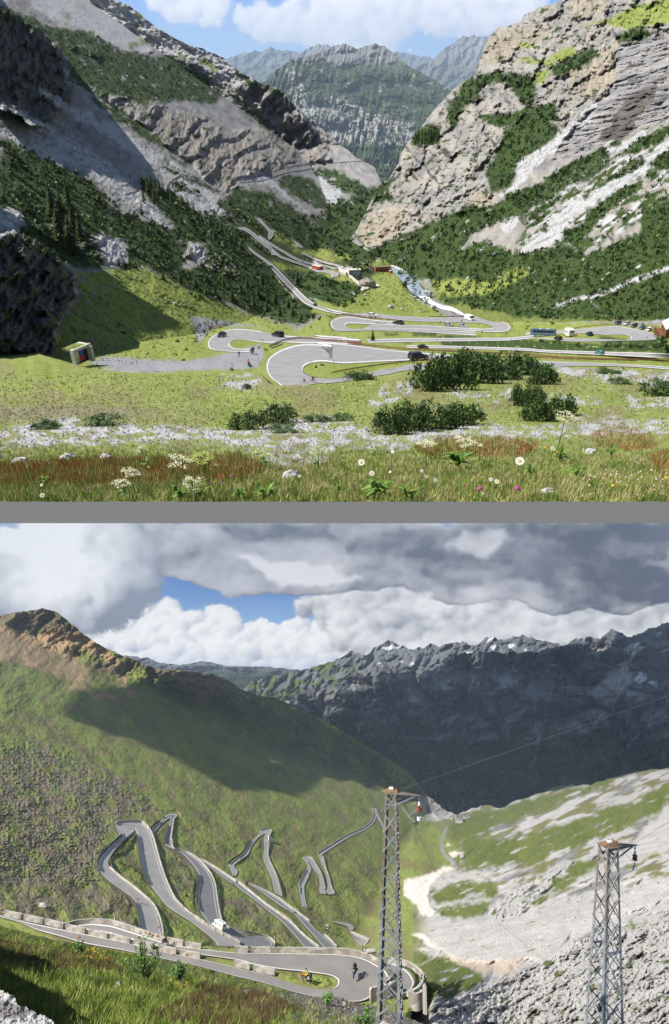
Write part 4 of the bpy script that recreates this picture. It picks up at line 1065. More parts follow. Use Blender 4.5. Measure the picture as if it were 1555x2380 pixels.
# ------------------------------------------------------------ roads
M_ROAD_A = mat("asphalt_light", (.25, .245, .25), .9, var=.10, scale=.35)
M_ROAD_B = mat("asphalt_warm", (.40, .375, .35), .9, var=.10, scale=.03)  # albedo raised to offset the weaker sun on these tilted roads
M_ROAD_N = mat("asphalt_near", (.225, .212, .20), .9, var=.10, scale=.03)  # darker copy of the same asphalt, offsetting stronger sun on the flat road
M_ROAD_D = mat("asphalt_dark", (.23, .225, .225), .9, var=.10, scale=.03)
M_LINE = mat("road_paint", (.74, .73, .70), .8, var=.06, scale=.5)
M_DIRT = mat("gravel_lane", (.36, .34, .31), .95, var=.15, scale=.05)


def ribbon(name, sh, a, b, n, lift, m, parent=None, k=5, frac=(0, 1)):
    """a strip of road surface between two traced edges, lying on the ground"""
    fr = np.linspace(frac[0], frac[1], k)
    px = a[None] * (1 - fr[:, None, None]) + b[None] * fr[:, None, None]
    V = P(px[..., 0], px[..., 1], 1 / sh.f(px[..., 0], px[..., 1]) * (1 - lift))
    idx = np.arange(k * n).reshape(k, n)
    F = np.stack([idx[:-1, :-1], idx[:-1, 1:], idx[1:, 1:], idx[1:, :-1]], -1).reshape(-1, 4)
    # face the sky
    c = np.cross(V[0, 1] - V[0, 0], V[1, 0] - V[0, 0])
    if np.dot(c, V[0, 0]) > 0:
        F = F[:, ::-1]
    return link(name, mesh_np(name, V, F, None, True), m, parent)


def build_road(sh, outer, inner, n, m, wpx, label, lift=.004, lines=(1, 1), inset=.10):
    a = smooth(outer, n); b = smooth(inner, n)
    ro = ribbon("road", sh, a, b, n, lift, m)
    tag(ro, label, None, None, "structure")
    d = np.linalg.norm(a - b, axis=1)[:, None] + 1e-6
    u = (b - a) / d
    for side, on in ((0, lines[0]), (1, lines[1])):
        if not on:
            continue
        ins = np.minimum(inset * d, 2.6 if sh is A_LEFT else 3.4); wd = np.minimum(wpx * (.8 if sh is A_LEFT else 1.1), d * .13)
        if side == 0:
            p, q = a + u * ins, a + u * (ins + wd)
        else:
            p, q = b - u * (ins + wd), b - u * ins
        ribbon("edge_line", sh, p, q, n, lift + .0012, M_LINE, ro, 2)
    return ro


RL = {'big_hairpin': ("grey asphalt hairpin nearest the meadow with the dark estate car on it", 2.2), 'left_hairpin': ("asphalt hairpin beside the parked motorcycles", 1.7), 'back_of_left': ("asphalt lane behind the rusty guard rail", 1.5),
      'loop_top': ("upper asphalt lane where the white van drives", 1.2), 'loop_left': ("asphalt hairpin in the valley ringed by a rusty rail on its left", 1.3), 'third_lane': ("asphalt lane below the valley loops", 1.0), 'fourth_lane': ("asphalt lane half hidden by dwarf pines", 1.0),
      'parking': ("asphalt bend with the blue coach and car park", 1.2), 'viaduct': ("straight asphalt road coming down over the arched viaduct", 1.2), 'lower_valley': ("asphalt hairpin by the small red building", .9), 'valley_mid': ("lower valley asphalt bend", .9), 'valley_far': ("farthest valley road bend", .8), 'gallery_lane': ("short asphalt lane under the wooded slope", .8)}
for k, (o, i) in ROADS_A.items():
    lb, w = RL[k]
    build_road(A_LEFT, o, i, 260 if k in ('big_hairpin', 'loop_top') else 140, M_ROAD_A, w, lb, lift=.006, lines=(1, 1))
RLB = {'lower_hairpin': ("pale asphalt hairpin with the white motorhome", M_ROAD_B, 1.6, (1, 1)), 'dark_hairpin': ("dark asphalt road curling below the second hairpin", M_ROAD_D, 1.4, (1, 1)), 'middle': ("dark asphalt lane slanting down right of the second hairpin", M_ROAD_D, 1.4, (1, 1)), 'right_lane': ("asphalt lane with the silver car", M_ROAD_D, 1.3, (1, 1)),
       'far_a': ("thin asphalt hairpin on the green slope", M_ROAD_B, .9, (1, 1)), 'far_b': ("farthest triple bend on the green slope", M_ROAD_B, .8, (1, 1)), 'near_hairpin': ("wide asphalt hairpin with two motorcycles on it", M_ROAD_N, 2.6, (1, 1)), 'bastion': ("asphalt bend inside the stone bastion", M_ROAD_N, 2.2, (1, 0)),
       'hut_lane': ("gravel lane end behind the sign board", M_DIRT, .8, (0, 0)), 'side_lane': ("asphalt corner below the bank", M_ROAD_D, 1.0, (1, 0)), 'village_a': ("thin road behind the lattice mast", M_ROAD_B, .5, (0, 0)), 'village_b': ("thin road winding down to the houses", M_ROAD_B, .5, (0, 0)), 'village_c': ("small switchback above the houses", M_ROAD_B, .5, (0, 0))}
for k, (o, i) in ROADS_B.items():
    lb, m, w, ln = RLB[k]
    build_road(B_MAIN, o, i, 300 if k in ('lower_hairpin', 'near_hairpin', 'dark_hairpin', 'far_b') else 120, m, w, lb, lines=ln, inset=.11)

# ------------------------------------------------------------ mountain stream
M_WATER = mat("stream_water", (.13, .18, .23), .35, var=.0, scale=.35, rgb2=(.42, .48, .54), spec=.5)
M_FOAM = mat("white_water", (.52, .60, .68), .6, rgb2=(.84, .86, .88), scale=.5)
riv = [(A9([(640,235),(700,300),(760,360),(830,440),(890,520),(980,575)]), A9([(730,235),(830,270),(890,330),(970,370),(1000,450),(1090,530)]), M_WATER),
       (A9([(980,575),(1080,640),(1180,690),(1260,720),(1370,740),(1450,775),(1500,790)]), A9([(1090,530),(1120,600),(1180,640),(1260,670),(1360,690),(1450,735),(1525,790)]), M_FOAM)]
for a, b, m in riv:
    o = ribbon("stream", A_LEFT, smooth(a, 60), smooth(b, 60), 60, .007, m)
    tag(o, None, None, None, "structure")

# ------------------------------------------------------------ grey divider bar added between the upper and lower views
def prism(name, quad_a, quad_b, m, parent=None):
    V = np.array(list(quad_a) + list(quad_b)); F = [[3, 2, 1, 0], [4, 5, 6, 7], [0, 1, 5, 4], [1, 2, 6, 5], [2, 3, 7, 6], [3, 0, 4, 7]]
    return link(name, mesh_np(name, V, np.array(F)), m, parent)


M_DIVIDER = mat("divider_grey", (.235, .235, .23), .9, var=.015, scale=40)
tw = 3.9
pA = lambda x: [P(x, 1166.2, tw), P(x, 1216.0, tw), P(x, 1211.0, tw + .25), P(x, 1166.2, tw + .25)]
beam = prism("divider_bar", pA(-900), pA(2450), M_DIVIDER)
tag(beam, "long plain grey divider bar added between the upper meadow and the lower valley", "divider bar")


# ------------------------------------------------------------ unseen clouds, and crags added for the shade they lay on slopes
M_CLOUD = mat("cloud_white", (.80, .80, .82), 1.0, var=.03, scale=.001)
M_SHADE_CRAG = mat("shade_crag_rock", (.16, .155, .15), .95, var=.3, scale=.05)


def lump(name, sh, poly, shift, thick, m, step, seed, label=None, cat=None, kind=None, drop=0.0, up=None):
    """an unseen cloud (or added crag) lying sunward of the ground it shades"""
    p = np.array(poly, float)
    x0, y0 = p.min(0) - 10; x1, y1 = p.max(0) + 10
    xs = np.arange(x0, x1, step); ys = np.arange(y0, y1, step)
    X, Y = np.meshgrid(xs, ys)
    msk = raster([poly], 2)
    w = samp(msk, X + 14 * fbm(X / 40, Y / 40, 3, seed), Y + 10 * fbm(X / 40, Y / 40, 3, seed + 1))
    B = P(X, Y, 1 / sh.f(X, Y)) + np.array(SUN) * shift
    th = np.sqrt(np.clip((w - .4) / .6, 0, 1)) * (.6 + .6 * np.abs(fbm(X / 30, Y / 30, 4, seed + 2)))
    top = B + np.array(SUN) * (th * thick)[..., None]; bo = B - np.array(SUN) * (th * thick * .25)[..., None]
    if drop:
        bo = bo - up * drop                      # the added crag reaches down to the ground
    keep = w > .4
    ny, nx = X.shape
    idx = np.arange(nx * ny).reshape(ny, nx)
    q = np.stack([idx[:-1, :-1], idx[1:, :-1], idx[1:, 1:], idx[:-1, 1:]], -1)
    k = (keep[:-1, :-1] | keep[1:, :-1] | keep[1:, 1:] | keep[:-1, 1:]).reshape(-1)
    q = q.reshape(-1, 4)[k]
    F = np.concatenate([q, q[:, ::-1] + nx * ny], 0)
    V = np.concatenate([top.reshape(-1, 3), bo.reshape(-1, 3)], 0)
    ed = {}
    for f in q:
        for a, b in zip(f, np.roll(f, -1)):
            e = (min(a, b), max(a, b)); ed[e] = ed.get(e, 0) + 1
    F = np.concatenate([F, np.array([[a, b, b + nx * ny, a + nx * ny] for (a, b), c in ed.items() if c == 1])], 0)
    u, inv = np.unique(F, return_inverse=True)
    o = link(name, mesh_np(name, V[u], inv.reshape(-1, 4), None, True), m)
    tag(o, label, cat, None, kind)
    return o


lump("cloud", W1, [(820, 1560), (870, 1530), (1000, 1500), (1300, 1480), (1640, 1410), (1640, 1930), (900, 1930), (800, 1800), (760, 1700), (700, 1640), (740, 1600)], 8500, 900, M_CLOUD, 9, 901, "large cloud high over the dark mountain wall", "cloud", "structure")
lump("cloud", B_MAIN, [(170, 1612), (330, 1588), (420, 1568), (500, 1575), (560, 1606), (700, 1650), (860, 1735), (985, 1830), (1000, 1880), (940, 1850), (880, 1830), (800, 1812), (720, 1790), (640, 1765), (580, 1800), (640, 1830), (560, 1838), (480, 1800), (400, 1755), (330, 1722), (250, 1700), (150, 1660)], 6500, 500, M_CLOUD, 6, 902, "smaller cloud high over the green slope", "cloud", "structure")
lump("cloud", B_MAIN, [(560, 1795), (640, 1780), (760, 1800), (700, 1850), (600, 1830)], 6200, 300, M_CLOUD, 5, 903, "wisp of cloud high over the green slope", "cloud", "structure")
lump("shade_crag", BANK, [(-90, 2180), (0, 2212), (50, 2230), (110, 2240), (150, 2262), (130, 2275), (60, 2270), (40, 2282), (110, 2310), (190, 2345), (250, 2400), (240, 2440), (150, 2440), (125, 2350), (60, 2310), (-30, 2275), (-90, 2260)], 75, 18, M_SHADE_CRAG, 4, 904, "unseen rock added to shade the grass bank", "rock", None, 60.0, UP_B)  # out of view, added only for its shade on the bank
lump("shade_crag", A_LEFT, [(130, 645), (180, 640), (230, 660), (330, 715), (420, 762), (380, 772), (300, 790), (200, 800), (120, 830), (100, 760), (110, 690)], 150, 20, M_SHADE_CRAG, 5, 905, "unseen crag added to shade the tunnel portal slope", "rock", None, 110.0, UP_A)  # out of view, added only for its shade on the grassy hill

# ------------------------------------------------------------ mountain air
hz = bpy.data.materials.new("mountain_air"); hz.use_nodes = True
hz.node_tree.nodes.remove(hz.node_tree.nodes["Principled BSDF"])
pv = hz.node_tree.nodes.new("ShaderNodeVolumePrincipled")
pv.inputs["Color"].default_value = (.62, .78, 1.0, 1); pv.inputs["Density"].default_value = 1.6e-5; pv.inputs["Anisotropy"].default_value = 0.1
hz.node_tree.links.new(pv.outputs[0], hz.node_tree.nodes["Material Output"].inputs["Volume"])
bx = [(-60000, -400, -26000), (60000, -400, -26000), (60000, 75000, -26000), (-60000, 75000, -26000), (-60000, -400, 4200), (60000, -400, 4200), (60000, 75000, 4200), (-60000, 75000, 4200)]
ho = link("haze", mesh_np("haze", bx, [[3, 2, 1, 0], [4, 5, 6, 7], [0, 1, 5, 4], [1, 2, 6, 5], [2, 3, 7, 6], [3, 0, 4, 7]]), hz)
tag(ho, None, None, None, "stuff")

# ------------------------------------------------------------ plants and loose stones
def area_px(m):
    return float(m.sum()) * GS * GS


def pick(m, n, thr=.5, keep=None):
    """n random spots inside a mask"""
    w = (m > thr).astype(np.float64).ravel()
    if w.sum() == 0:
        return np.zeros(0), np.zeros(0)
    i = rng.choice(len(w), size=n, p=w / w.sum())
    x = (i % GW) * GS + GX0 + rng.uniform(0, GS, n); y = (i // GW) * GS + GY0 + rng.uniform(0, GS, n)
    k = (x > -75) & (x < 1632)
    if keep is not None:
        k &= keep(x, y)
    return x[k], y[k]


def frame(up):
    a = R_; b = np.cross(up, a)
    return np.stack([a, b, up], 0)           # rows: local x, y, z in world


def tmpl_clump(k, seed, tall=.75, leaf=.34, up=.35):
    r = np.random.default_rng(seed)
    d = r.normal(size=(k, 3)); d[:, 2] = np.abs(d[:, 2]); d /= np.linalg.norm(d, axis=1)[:, None]
    c = d * r.uniform(.25, .5, (k, 1)) * np.array([1, 1, tall * 1.6])
    t = np.zeros((k, 3, 3))
    for j in range(3):
        o = r.normal(size=(k, 3)) * leaf * .62; o[:, 2] += (up if j == 0 else -up * .4) * leaf * 2
        t[:, j] = c + o
    return t


def stamp(name, pos, size, up, tmpls, cols, m, kind="stuff", label=None, parent=None, cvar=.35):
    """many small tufts / stones gathered in one mesh"""
    n = len(pos)
    if n == 0:
        return None
    fr = frame(up)
    Vs = []; Cs = []
    ti = rng.integers(0, len(tmpls), n)
    for q, T in enumerate(tmpls):
        idx = np.where(ti == q)[0]
        if len(idx) == 0:
            continue
        a = rng.uniform(0, 2 * math.pi, len(idx)); ca, sa = np.cos(a), np.sin(a)
        k = T.shape[0]
        tt = T.reshape(-1, 3)
        lx = tt[None, :, 0] * ca[:, None] - tt[None, :, 1] * sa[:, None]
        ly = tt[None, :, 0] * sa[:, None] + tt[None, :, 1] * ca[:, None]
        lz = np.repeat(tt[None, :, 2], len(idx), 0)
        loc = np.stack([lx, ly, lz], -1) * size[idx][:, None, None]
        V = loc @ fr + pos[idx][:, None, :]
        Vs.append(V.reshape(-1, 3))
        c = cols[idx][:, None, None, :] * (1 + cvar * rng.uniform(-1, 1, (len(idx), k, 1, 1)))
        Cs.append(np.repeat(c, 3, 2).reshape(-1, 3))
    V = np.concatenate(Vs); C = np.clip(np.concatenate(Cs), 0, 1)
    F = np.arange(len(V), dtype=np.int32).reshape(-1, 3)
    o = link(name, mesh_np(name, V, F, C), m, parent)
    if parent is None:
        tag(o, label, None, None, kind)
    return o


CL = [tmpl_clump(15, s) for s in range(6)]
CLF = [tmpl_clump(9, 20 + s) for s in range(6)]
DARK = np.array([.020, .040, .013]); MIDG = np.array([.058, .098, .025]); LITE = np.array([.105, .150, .040])


def pines(name, sh, m, spx, dens, up, tm, seed, cover=1.0, keep=None, lift=0.0):
    n = int(area_px(m) / (spx * spx) * dens)
    x, y = pick(m, n, .5, keep)
    if cover < 1:
        k = fbm(x / 14, y / 14, 3, seed) + (cover - .5) * 1.1 > rng.uniform(-.1, .1, len(x))
        x, y = x[k], y[k]
    x = x + 9 * fbm(x / 24, y / 24, 3, seed + 2); y = y + 9 * fbm(x / 24, y / 24, 3, seed + 3)
    tl = np.array({id(A_RIGHT): top_AR, id(A_LEFT): top_AL, id(B_MAIN): top_B}.get(id(sh), [(0, -999), (1, -999)]), float)
    k = y > np.interp(x, tl[:, 0], tl[:, 1]) + 7
    x, y = x[k], y[k]
    t = sh.t(x, y)
    if sh.flat is not None:
        k = samp(sh.flat, x, y) < .25
        x, y, t = x[k], y[k], t[k]
    p = P(x, y, t)
    s = spx * rng.uniform(.65, 1.45, len(x)) * t / FPX
    u = np.clip(rng.normal(.5, .25, len(x)) + .5 * fbm(x / 40, y / 40, 3, seed + 9), 0, 1)[:, None]
    c = np.where(u < .5, DARK + (MIDG - DARK) * u * 2, MIDG + (LITE - MIDG) * (u * 2 - 1))
    return stamp(name, p, s, up, tm, c, M_LEAF)


pines("dwarf_pine_cover", A_RIGHT, PINE_R, 8.0, 1.15, UP_A, CLF, 1001)
pines("dwarf_pine_cover", A_RIGHT, PINE_R2, 7.5, 1.5, UP_A, CLF, 1002)
pines("dwarf_pine_cover", A_RIGHT, CLIFF_R, 5.5, .16, UP_A, CLF, 1003, .32, keep=lambda x, y: samp(BAND_R, x, y) < .3)
pines("dwarf_pine_cover", A_RIGHT, np.where(WHITE_R > .3, 0, MIX_R), 7.0, .55, UP_A, CLF, 1017, .5)
pines("dwarf_pine_cover", A_LEFT, PINE_UP, 5.0, .75, UP_A, CLF, 1004, .85)
pines("dwarf_pine_cover", A_LEFT, PINE_LOW, 11.0, 1.15, UP_A, CL, 1005, .82)
pines("dwarf_pine_cover", A_LEFT, PINE_FAN, 5.5, .9, UP_A, CLF, 1006, .85)
pines("dwarf_pine_cover", A_LEFT, np.maximum(PINE_VAL, BASE_VAL * (1 - np.clip(GR_VAL * 2, 0, 1))), 8.5, 1.2, UP_A, CL, 1007, .9)
pines("dwarf_pine_cover", A_LEFT, PINE_LOOP, 12.0, 1.5, UP_A, CL, 1008)
pines("dwarf_pine_cover", A_LEFT, np.maximum(GR_VAL, GR_LOOP), 7.0, .16, UP_A, CL, 1009, .4)
pines("dwarf_pine_cover", A_LEFT, GR_HILL, 6.0, .15, UP_A, CLF, 1010, .3)
pines("dwarf_pine_cover", A_LEFT, CLIFF_L, 5.0, .2, UP_A, CLF, 1011, .3)
pines("forest_cover", CENT, FORE_C, 3.6, .8, UP_A, CLF, 1012, .8)
FOR_W = mk([(700,1660),(900,1660),(1150,1660),(1400,1680),(1640,1700),(1640,1860),(1150,1880),(1040,1890),(900,1790),(760,1700)])
pines("forest_cover", W1, FOR_W, 4.2, .7, UP_B, CLF, 1013, .75)
pines("shrub_cover", B_MAIN, ROCKY_BL, 6, .10, UP_B, CLF, 1014, .4)
pines("shrub_cover", B_MAIN, mk(Q8([(-100,-100),(160,-80),(330,60),(380,110),(300,110),(160,30),(-60,-20)]), b=1), 5.5, .5, UP_B, CL, 1015, .5)
pines("shrub_cover", B_MAIN, mk(C1([(270,560),(480,400),(500,520),(540,660),(600,800),(560,820),(420,700)]), C1([(690,560),(900,600),(1010,760),(1000,1000),(900,960),(780,800)]), C2([(150,900),(560,1180),(760,1400),(640,1400),(420,1160)]), b=1), 6.5, .35, UP_B, CLF, 1016, .5)


SLOPE_B = mk([(-100, 1500), (200, 1560), (560, 1640), (860, 1760), (1000, 1880), (960, 2000), (950, 2150), (800, 2170), (640, 2190), (420, 2170), (200, 2130), (-100, 2080)])


def tufts(sh, m, n, spx, up, cols, seed, keep=None):
    x, y = pick(m, n, .5, keep); t = sh.t(x, y)
    if sh.flat is not None:
        k = samp(sh.flat, x, y) < .15; x, y, t = x[k], y[k], t[k]
    cols = np.array(cols, float); u = np.clip(fbm(x / 30, y / 20, 3, seed) * .9 + rng.normal(.5, .25, len(x)), 0, .999) * (len(cols) - 1)
    i = u.astype(int); f = (u - i)[:, None]
    return stamp("grass_tufts", P(x, y, t), spx * rng.uniform(.5, 1.5, len(x)) * t / FPX, up, [tmpl_clump(6, 80 + q, .4, .4) for q in range(4)], cols[i] * (1 - f) + cols[i + 1] * f, M_LEAF, cvar=.12)


tufts(B_MAIN, SLOPE_B, 12000, 2.8, UP_B, [(.13, .165, .042), (.18, .215, .06), (.22, .24, .08), (.23, .21, .11)], 1301)
tufts(A_LEFT, np.maximum(GR_HILL, GR_VAL), 5000, 3.0, UP_A, [(.09, .14, .025), (.18, .23, .05), (.28, .29, .10)], 1302)
tufts(MEAD, mk([(-120, 860), (500, 872), (640, 905), (900, 880), (1640, 870), (1640, 1000), (-120, 1000)], b=0), 7000, 3.6, UP_A, [(.09, .14, .025), (.18, .24, .05), (.28, .30, .10), (.34, .31, .15)], 1303)


def tmpl_stone(seed):
    r = np.random.default_rng(seed)
    v = np.array([[1, 0, 0], [-1, 0, 0], [0, 1, 0], [0, -1, 0], [0, 0, 1], [0, 0, -.4]], float)
    v = v * r.uniform(.55, 1.2, (6, 1)) * np.array([.6, .5, .45]) + r.normal(size=(6, 3)) * .06
    v[:, 2] += .1
    f = [[0, 2, 4], [2, 1, 4], [1, 3, 4], [3, 0, 4], [2, 0, 5], [1, 2, 5], [3, 1, 5], [0, 3, 5]]
    return v[np.array(f)]


ST = [tmpl_stone(s) for s in range(8)]


def stones(name, sh, m, n, smin, smax, up, col, seed, keep=None, pw=2.0):
    x, y = pick(m, n, .45, keep)
    x = x + 14 * fbm(x / 26, y / 26, 3, seed); y = y + 7 * fbm(x / 26, y / 26, 3, seed + 1)
    t = sh.t(x, y)
    s = (smin + (smax - smin) * rng.uniform(0, 1, len(x)) ** pw) * t / FPX
    c = np.array(col) * rng.uniform(.72, 1.2, (len(x), 1)) * (1 + rng.normal(0, .02, (len(x), 3)))
    return stamp(name, P(x, y, t), s, up, ST, c, M_STONE, cvar=.10)


stones("gravel", MEAD, GRAV, 8000, 2.0, 8.0, UP_A, (.33, .33, .335), 1101, keep=lambda x, y: y > 850)
MEADM = mk([(-120, 870), (1640, 870), (1640, 1160), (-120, 1160)], b=0)
stones("gravel", MEAD, MEADM, 2600, 1.6, 4.5, UP_A, (.40, .39, .37), 1102)
stones("gravel", A_LEFT, SCR_L, 4500, 1.6, 5.5, UP_A, (.40, .40, .41), 1103, pw=3)
stones("gravel", A_LEFT, np.maximum(PINE_LOW * .0, ROCKY_L), 500, 3, 9, UP_A, (.34, .33, .32), 1104, pw=3)
stones("gravel", A_RIGHT, np.maximum(WHITE_R, RILL_R), 2500, 1.5, 5, UP_A, (.36, .355, .35), 1105, pw=3)
stones("gravel", B_MAIN, ROCKY_BL, 900, 1.5, 8, UP_B, (.16, .15, .14), 1106, pw=3)
stones("gravel", B_MAIN, EARTH_B, 1300, 1.2, 4, UP_B, (.22, .205, .18), 1107, pw=3)
stones("gravel", B_MAIN, ROCK_BR, 1500, 2, 9, UP_B, (.36, .35, .335), 1108, pw=3)
stones("gravel", B_MAIN, mk(Q8([(430,700),(740,690),(1270,600),(1555,500),(1700,420),(1700,560),(1270,720),(1080,790),(1020,890),(880,870),(600,880),(440,780)])), 2600, 1.3, 4, UP_B, (.52, .51, .49), 1109, pw=3)
stones("gravel", BANK, mk([(560, 2280), (760, 2330), (1010, 2390), (1010, 2440), (700, 2420), (560, 2340)]), 1800, 2, 9, UP_B, (.24, .22, .20), 1110, pw=3)


def tmpl_blades(k, seed, spread=.5, lean=.35, wd=.05):
    r = np.random.default_rng(seed)
    t = np.zeros((k, 3, 3))
    b = r.uniform(-spread, spread, (k, 2)); a = r.uniform(0, 2 * math.pi, k)
    h = r.uniform(.55, 1.1, k)
    t[:, 0, :2] = b + np.c_[np.cos(a), np.sin(a)] * wd; t[:, 1, :2] = b - np.c_[np.cos(a), np.sin(a)] * wd
    t[:, 2, :2] = b + r.normal(size=(k, 2)) * lean; t[:, 2, 2] = h
    return t


BL = [tmpl_blades(9, 40 + s) for s in range(8)]
BR = [tmpl_blades(7, 60 + s, .35, .12, .04) for s in range(6)]


def grass(name, sh, m, n, hfun, up, cols, seed, tm=BL, keep=None):
    x, y = pick(m, n, .4, keep)
    t = sh.t(x, y)
    s = hfun(x, y) * rng.uniform(.6, 1.3, len(x)) * t / FPX
    cols = np.array(cols, float)
    u = np.clip(fbm(x / 50, y / 25, 3, seed) + rng.normal(.5, .28, len(x)), 0, .999) * (len(cols) - 1)
    i = u.astype(int); f = (u - i)[:, None]
    c = cols[i] * (1 - f) + cols[i + 1] * f
    return stamp(name, P(x, y, t), s, up, tm, c, M_LEAF, cvar=.3)


GC = [(.08, .15, .022), (.15, .23, .04), (.25, .33, .075), (.36, .38, .13), (.46, .42, .20)]
G1 = mk([(-120, 1020), (1640, 1010), (1640, 1168), (-120, 1168)], b=0)
G0 = mk([(-120, 880), (500, 872), (640, 905), (900, 880), (1640, 880), (1640, 1030), (-120, 1030)], b=0)
grass("meadow_grass", MEAD, G0, 9000, lambda x, y: 3.0 + (y - 880) * .022, UP_A, GC, 1201, keep=lambda x, y: samp(GRAV, x, y) < .35)
grass("meadow_grass", MEAD, G1, 15000, lambda x, y: 5 + (y - 1010) * .085, UP_A, GC, 1202, keep=lambda x, y: (rng.uniform(0, 1, len(x)) < np.clip((y - 1000) / 90, .15, 1)) & (samp(GRAV, x, y) < .5))
for xa, xb in ((-780, -75), (1632, 2340)):
    ex_ = rng.uniform(xa, xb, 5200); ey_ = rng.uniform(1012, 1166, 5200); et = MEAD.t(ex_, ey_); eu = np.clip(rng.normal(.5, .28, 5200), 0, .999) * 4
    ei = eu.astype(int); ef = (eu - ei)[:, None]; gc_ = np.array(GC)
    stamp("meadow_grass", P(ex_, ey_, et), (5 + (ey_ - 1010) * .11) * rng.uniform(.6, 1.3, 5200) * et / FPX, UP_A, BL, gc_[ei] * (1 - ef) + gc_[ei + 1] * ef, M_LEAF, cvar=.3)
grass("dry_stalks", MEAD, G1, 3500, lambda x, y: 7 + (y - 1010) * .13, UP_A, [(.40, .34, .17), (.46, .38, .20), (.30, .28, .10)], 1206, BR)
grass("sorrel_haze", MEAD, RED_A, 4200, lambda x, y: 9 + (y - 1010) * .14, UP_A, [(.30, .10, .04), (.40, .17, .07), (.40, .28, .12), (.26, .24, .07), (.16, .20, .04)], 1203, BR)
BKM = mk([(-120, 2140), (0, 2155), (130, 2190), (280, 2215), (420, 2242), (560, 2278), (640, 2300), (760, 2345), (900, 2400), (900, 2440), (-120, 2440)], b=0)
GB = [(.06, .095, .014), (.12, .18, .025), (.21, .28, .05), (.34, .36, .10)]
grass("bank_grass", BANK, BKM, 17000, lambda x, y: 6 + (y - 2140 - .22 * x).clip(0, 260) * .085, UP_B, GB, 1204, keep=lambda x, y: rng.uniform(0, 1, len(x)) < np.clip(1.25 - x / 760, .12, 1))
BRM = mk([(-60, 2180), (120, 2210), (260, 2230), (280, 2260), (120, 2260), (-60, 2230)], [(470, 2290), (620, 2310), (700, 2350), (560, 2400), (330, 2380), (430, 2330)], b=4)
grass("brown_seedheads", BANK, BRM, 4200, lambda x, y: 9 + (y - 2140 - .22 * x).clip(0, 260) * .07, UP_B, [(.10, .05, .03), (.16, .09, .06), (.20, .15, .08)], 1205, BR)
YEL = mk([(195, 2195), (255, 2212), (250, 2232), (190, 2225)], [(385, 2265), (430, 2275), (440, 2300), (400, 2290)], b=0)


def flecks(name, sh, m, n, dpx, col, up, seed):
    x, y = pick(m, n, .4)
    t = sh.t(x, y); p = P(x, y, t) + up * (rng.uniform(2, 9, len(x)) * t / FPX)[:, None]
    return stamp(name, p, dpx * rng.uniform(.6, 1.4, len(x)) * t / FPX, up, [tmpl_stone(s) for s in range(3)], np.tile(np.array(col), (len(x), 1)), M_LEAF, cvar=.2)


flecks("small_white_blossom", MEAD, G0, 1500, 1.8, (.62, .60, .50), UP_A, 1)
flecks("small_white_blossom", MEAD, G1, 500, 3.0, (.62, .60, .50), UP_A, 2)
flecks("small_yellow_blossom", MEAD, np.maximum(G0, G1), 500, 2.2, (.62, .50, .06), UP_A, 3)


# ---- single plants built as things
def tris(name, T, C, m, parent=None):
    V = np.asarray(T, float).reshape(-1, 3)
    C = np.repeat(np.asarray(C, float).reshape(-1, 1, 3), 3, 1).reshape(-1, 3)
    return link(name, mesh_np(name, V, np.arange(len(V)).reshape(-1, 3), np.clip(C, 0, 1)), m, parent)


def mat_from(up, yaw=0.0, loc=(0, 0, 0), s=1.0):
    f = frame(np.asarray(up, float) / np.linalg.norm(up))
    m = Matrix(((f[0][0], f[1][0], f[2][0], 0), (f[0][1], f[1][1], f[2][1], 0), (f[0][2], f[1][2], f[2][2], 0), (0, 0, 0, 1)))
    return Matrix.Translation(Vector(loc)) @ m @ Matrix.Rotation(yaw, 4, 'Z') @ Matrix.Scale(s, 4)


def empty(name, mw, label, cat, group=None):
    o = bpy.data.objects.new(name, None); COL.objects.link(o)
    o.empty_display_size = .3
    o.matrix_world = mw
    return tag(o, label, cat, group)


def tube(pts, rad, k=6):
    """triangles of a tapered tube through points"""
    pts = np.array(pts, float); out = []
    rings = []
    for i, p in enumerate(pts):
        d = pts[min(i + 1, len(pts) - 1)] - pts[max(i - 1, 0)]
        d /= np.linalg.norm(d) + 1e-9
        a = np.cross(d, [0.3, .5, .81]); a /= np.linalg.norm(a) + 1e-9; b = np.cross(d, a)
        r = rad[i] if hasattr(rad, '__len__') else rad
        an = np.arange(k) * 2 * math.pi / k
        rings.append(p + r * (np.cos(an)[:, None] * a + np.sin(an)[:, None] * b))
    for r0, r1 in zip(rings[:-1], rings[1:]):
        for j in range(k):
            n = (j + 1) % k
            out += [[r0[j], r0[n], r1[n]], [r0[j], r1[n], r1[j]]]
    return out


BARK = np.array([.10, .075, .055])


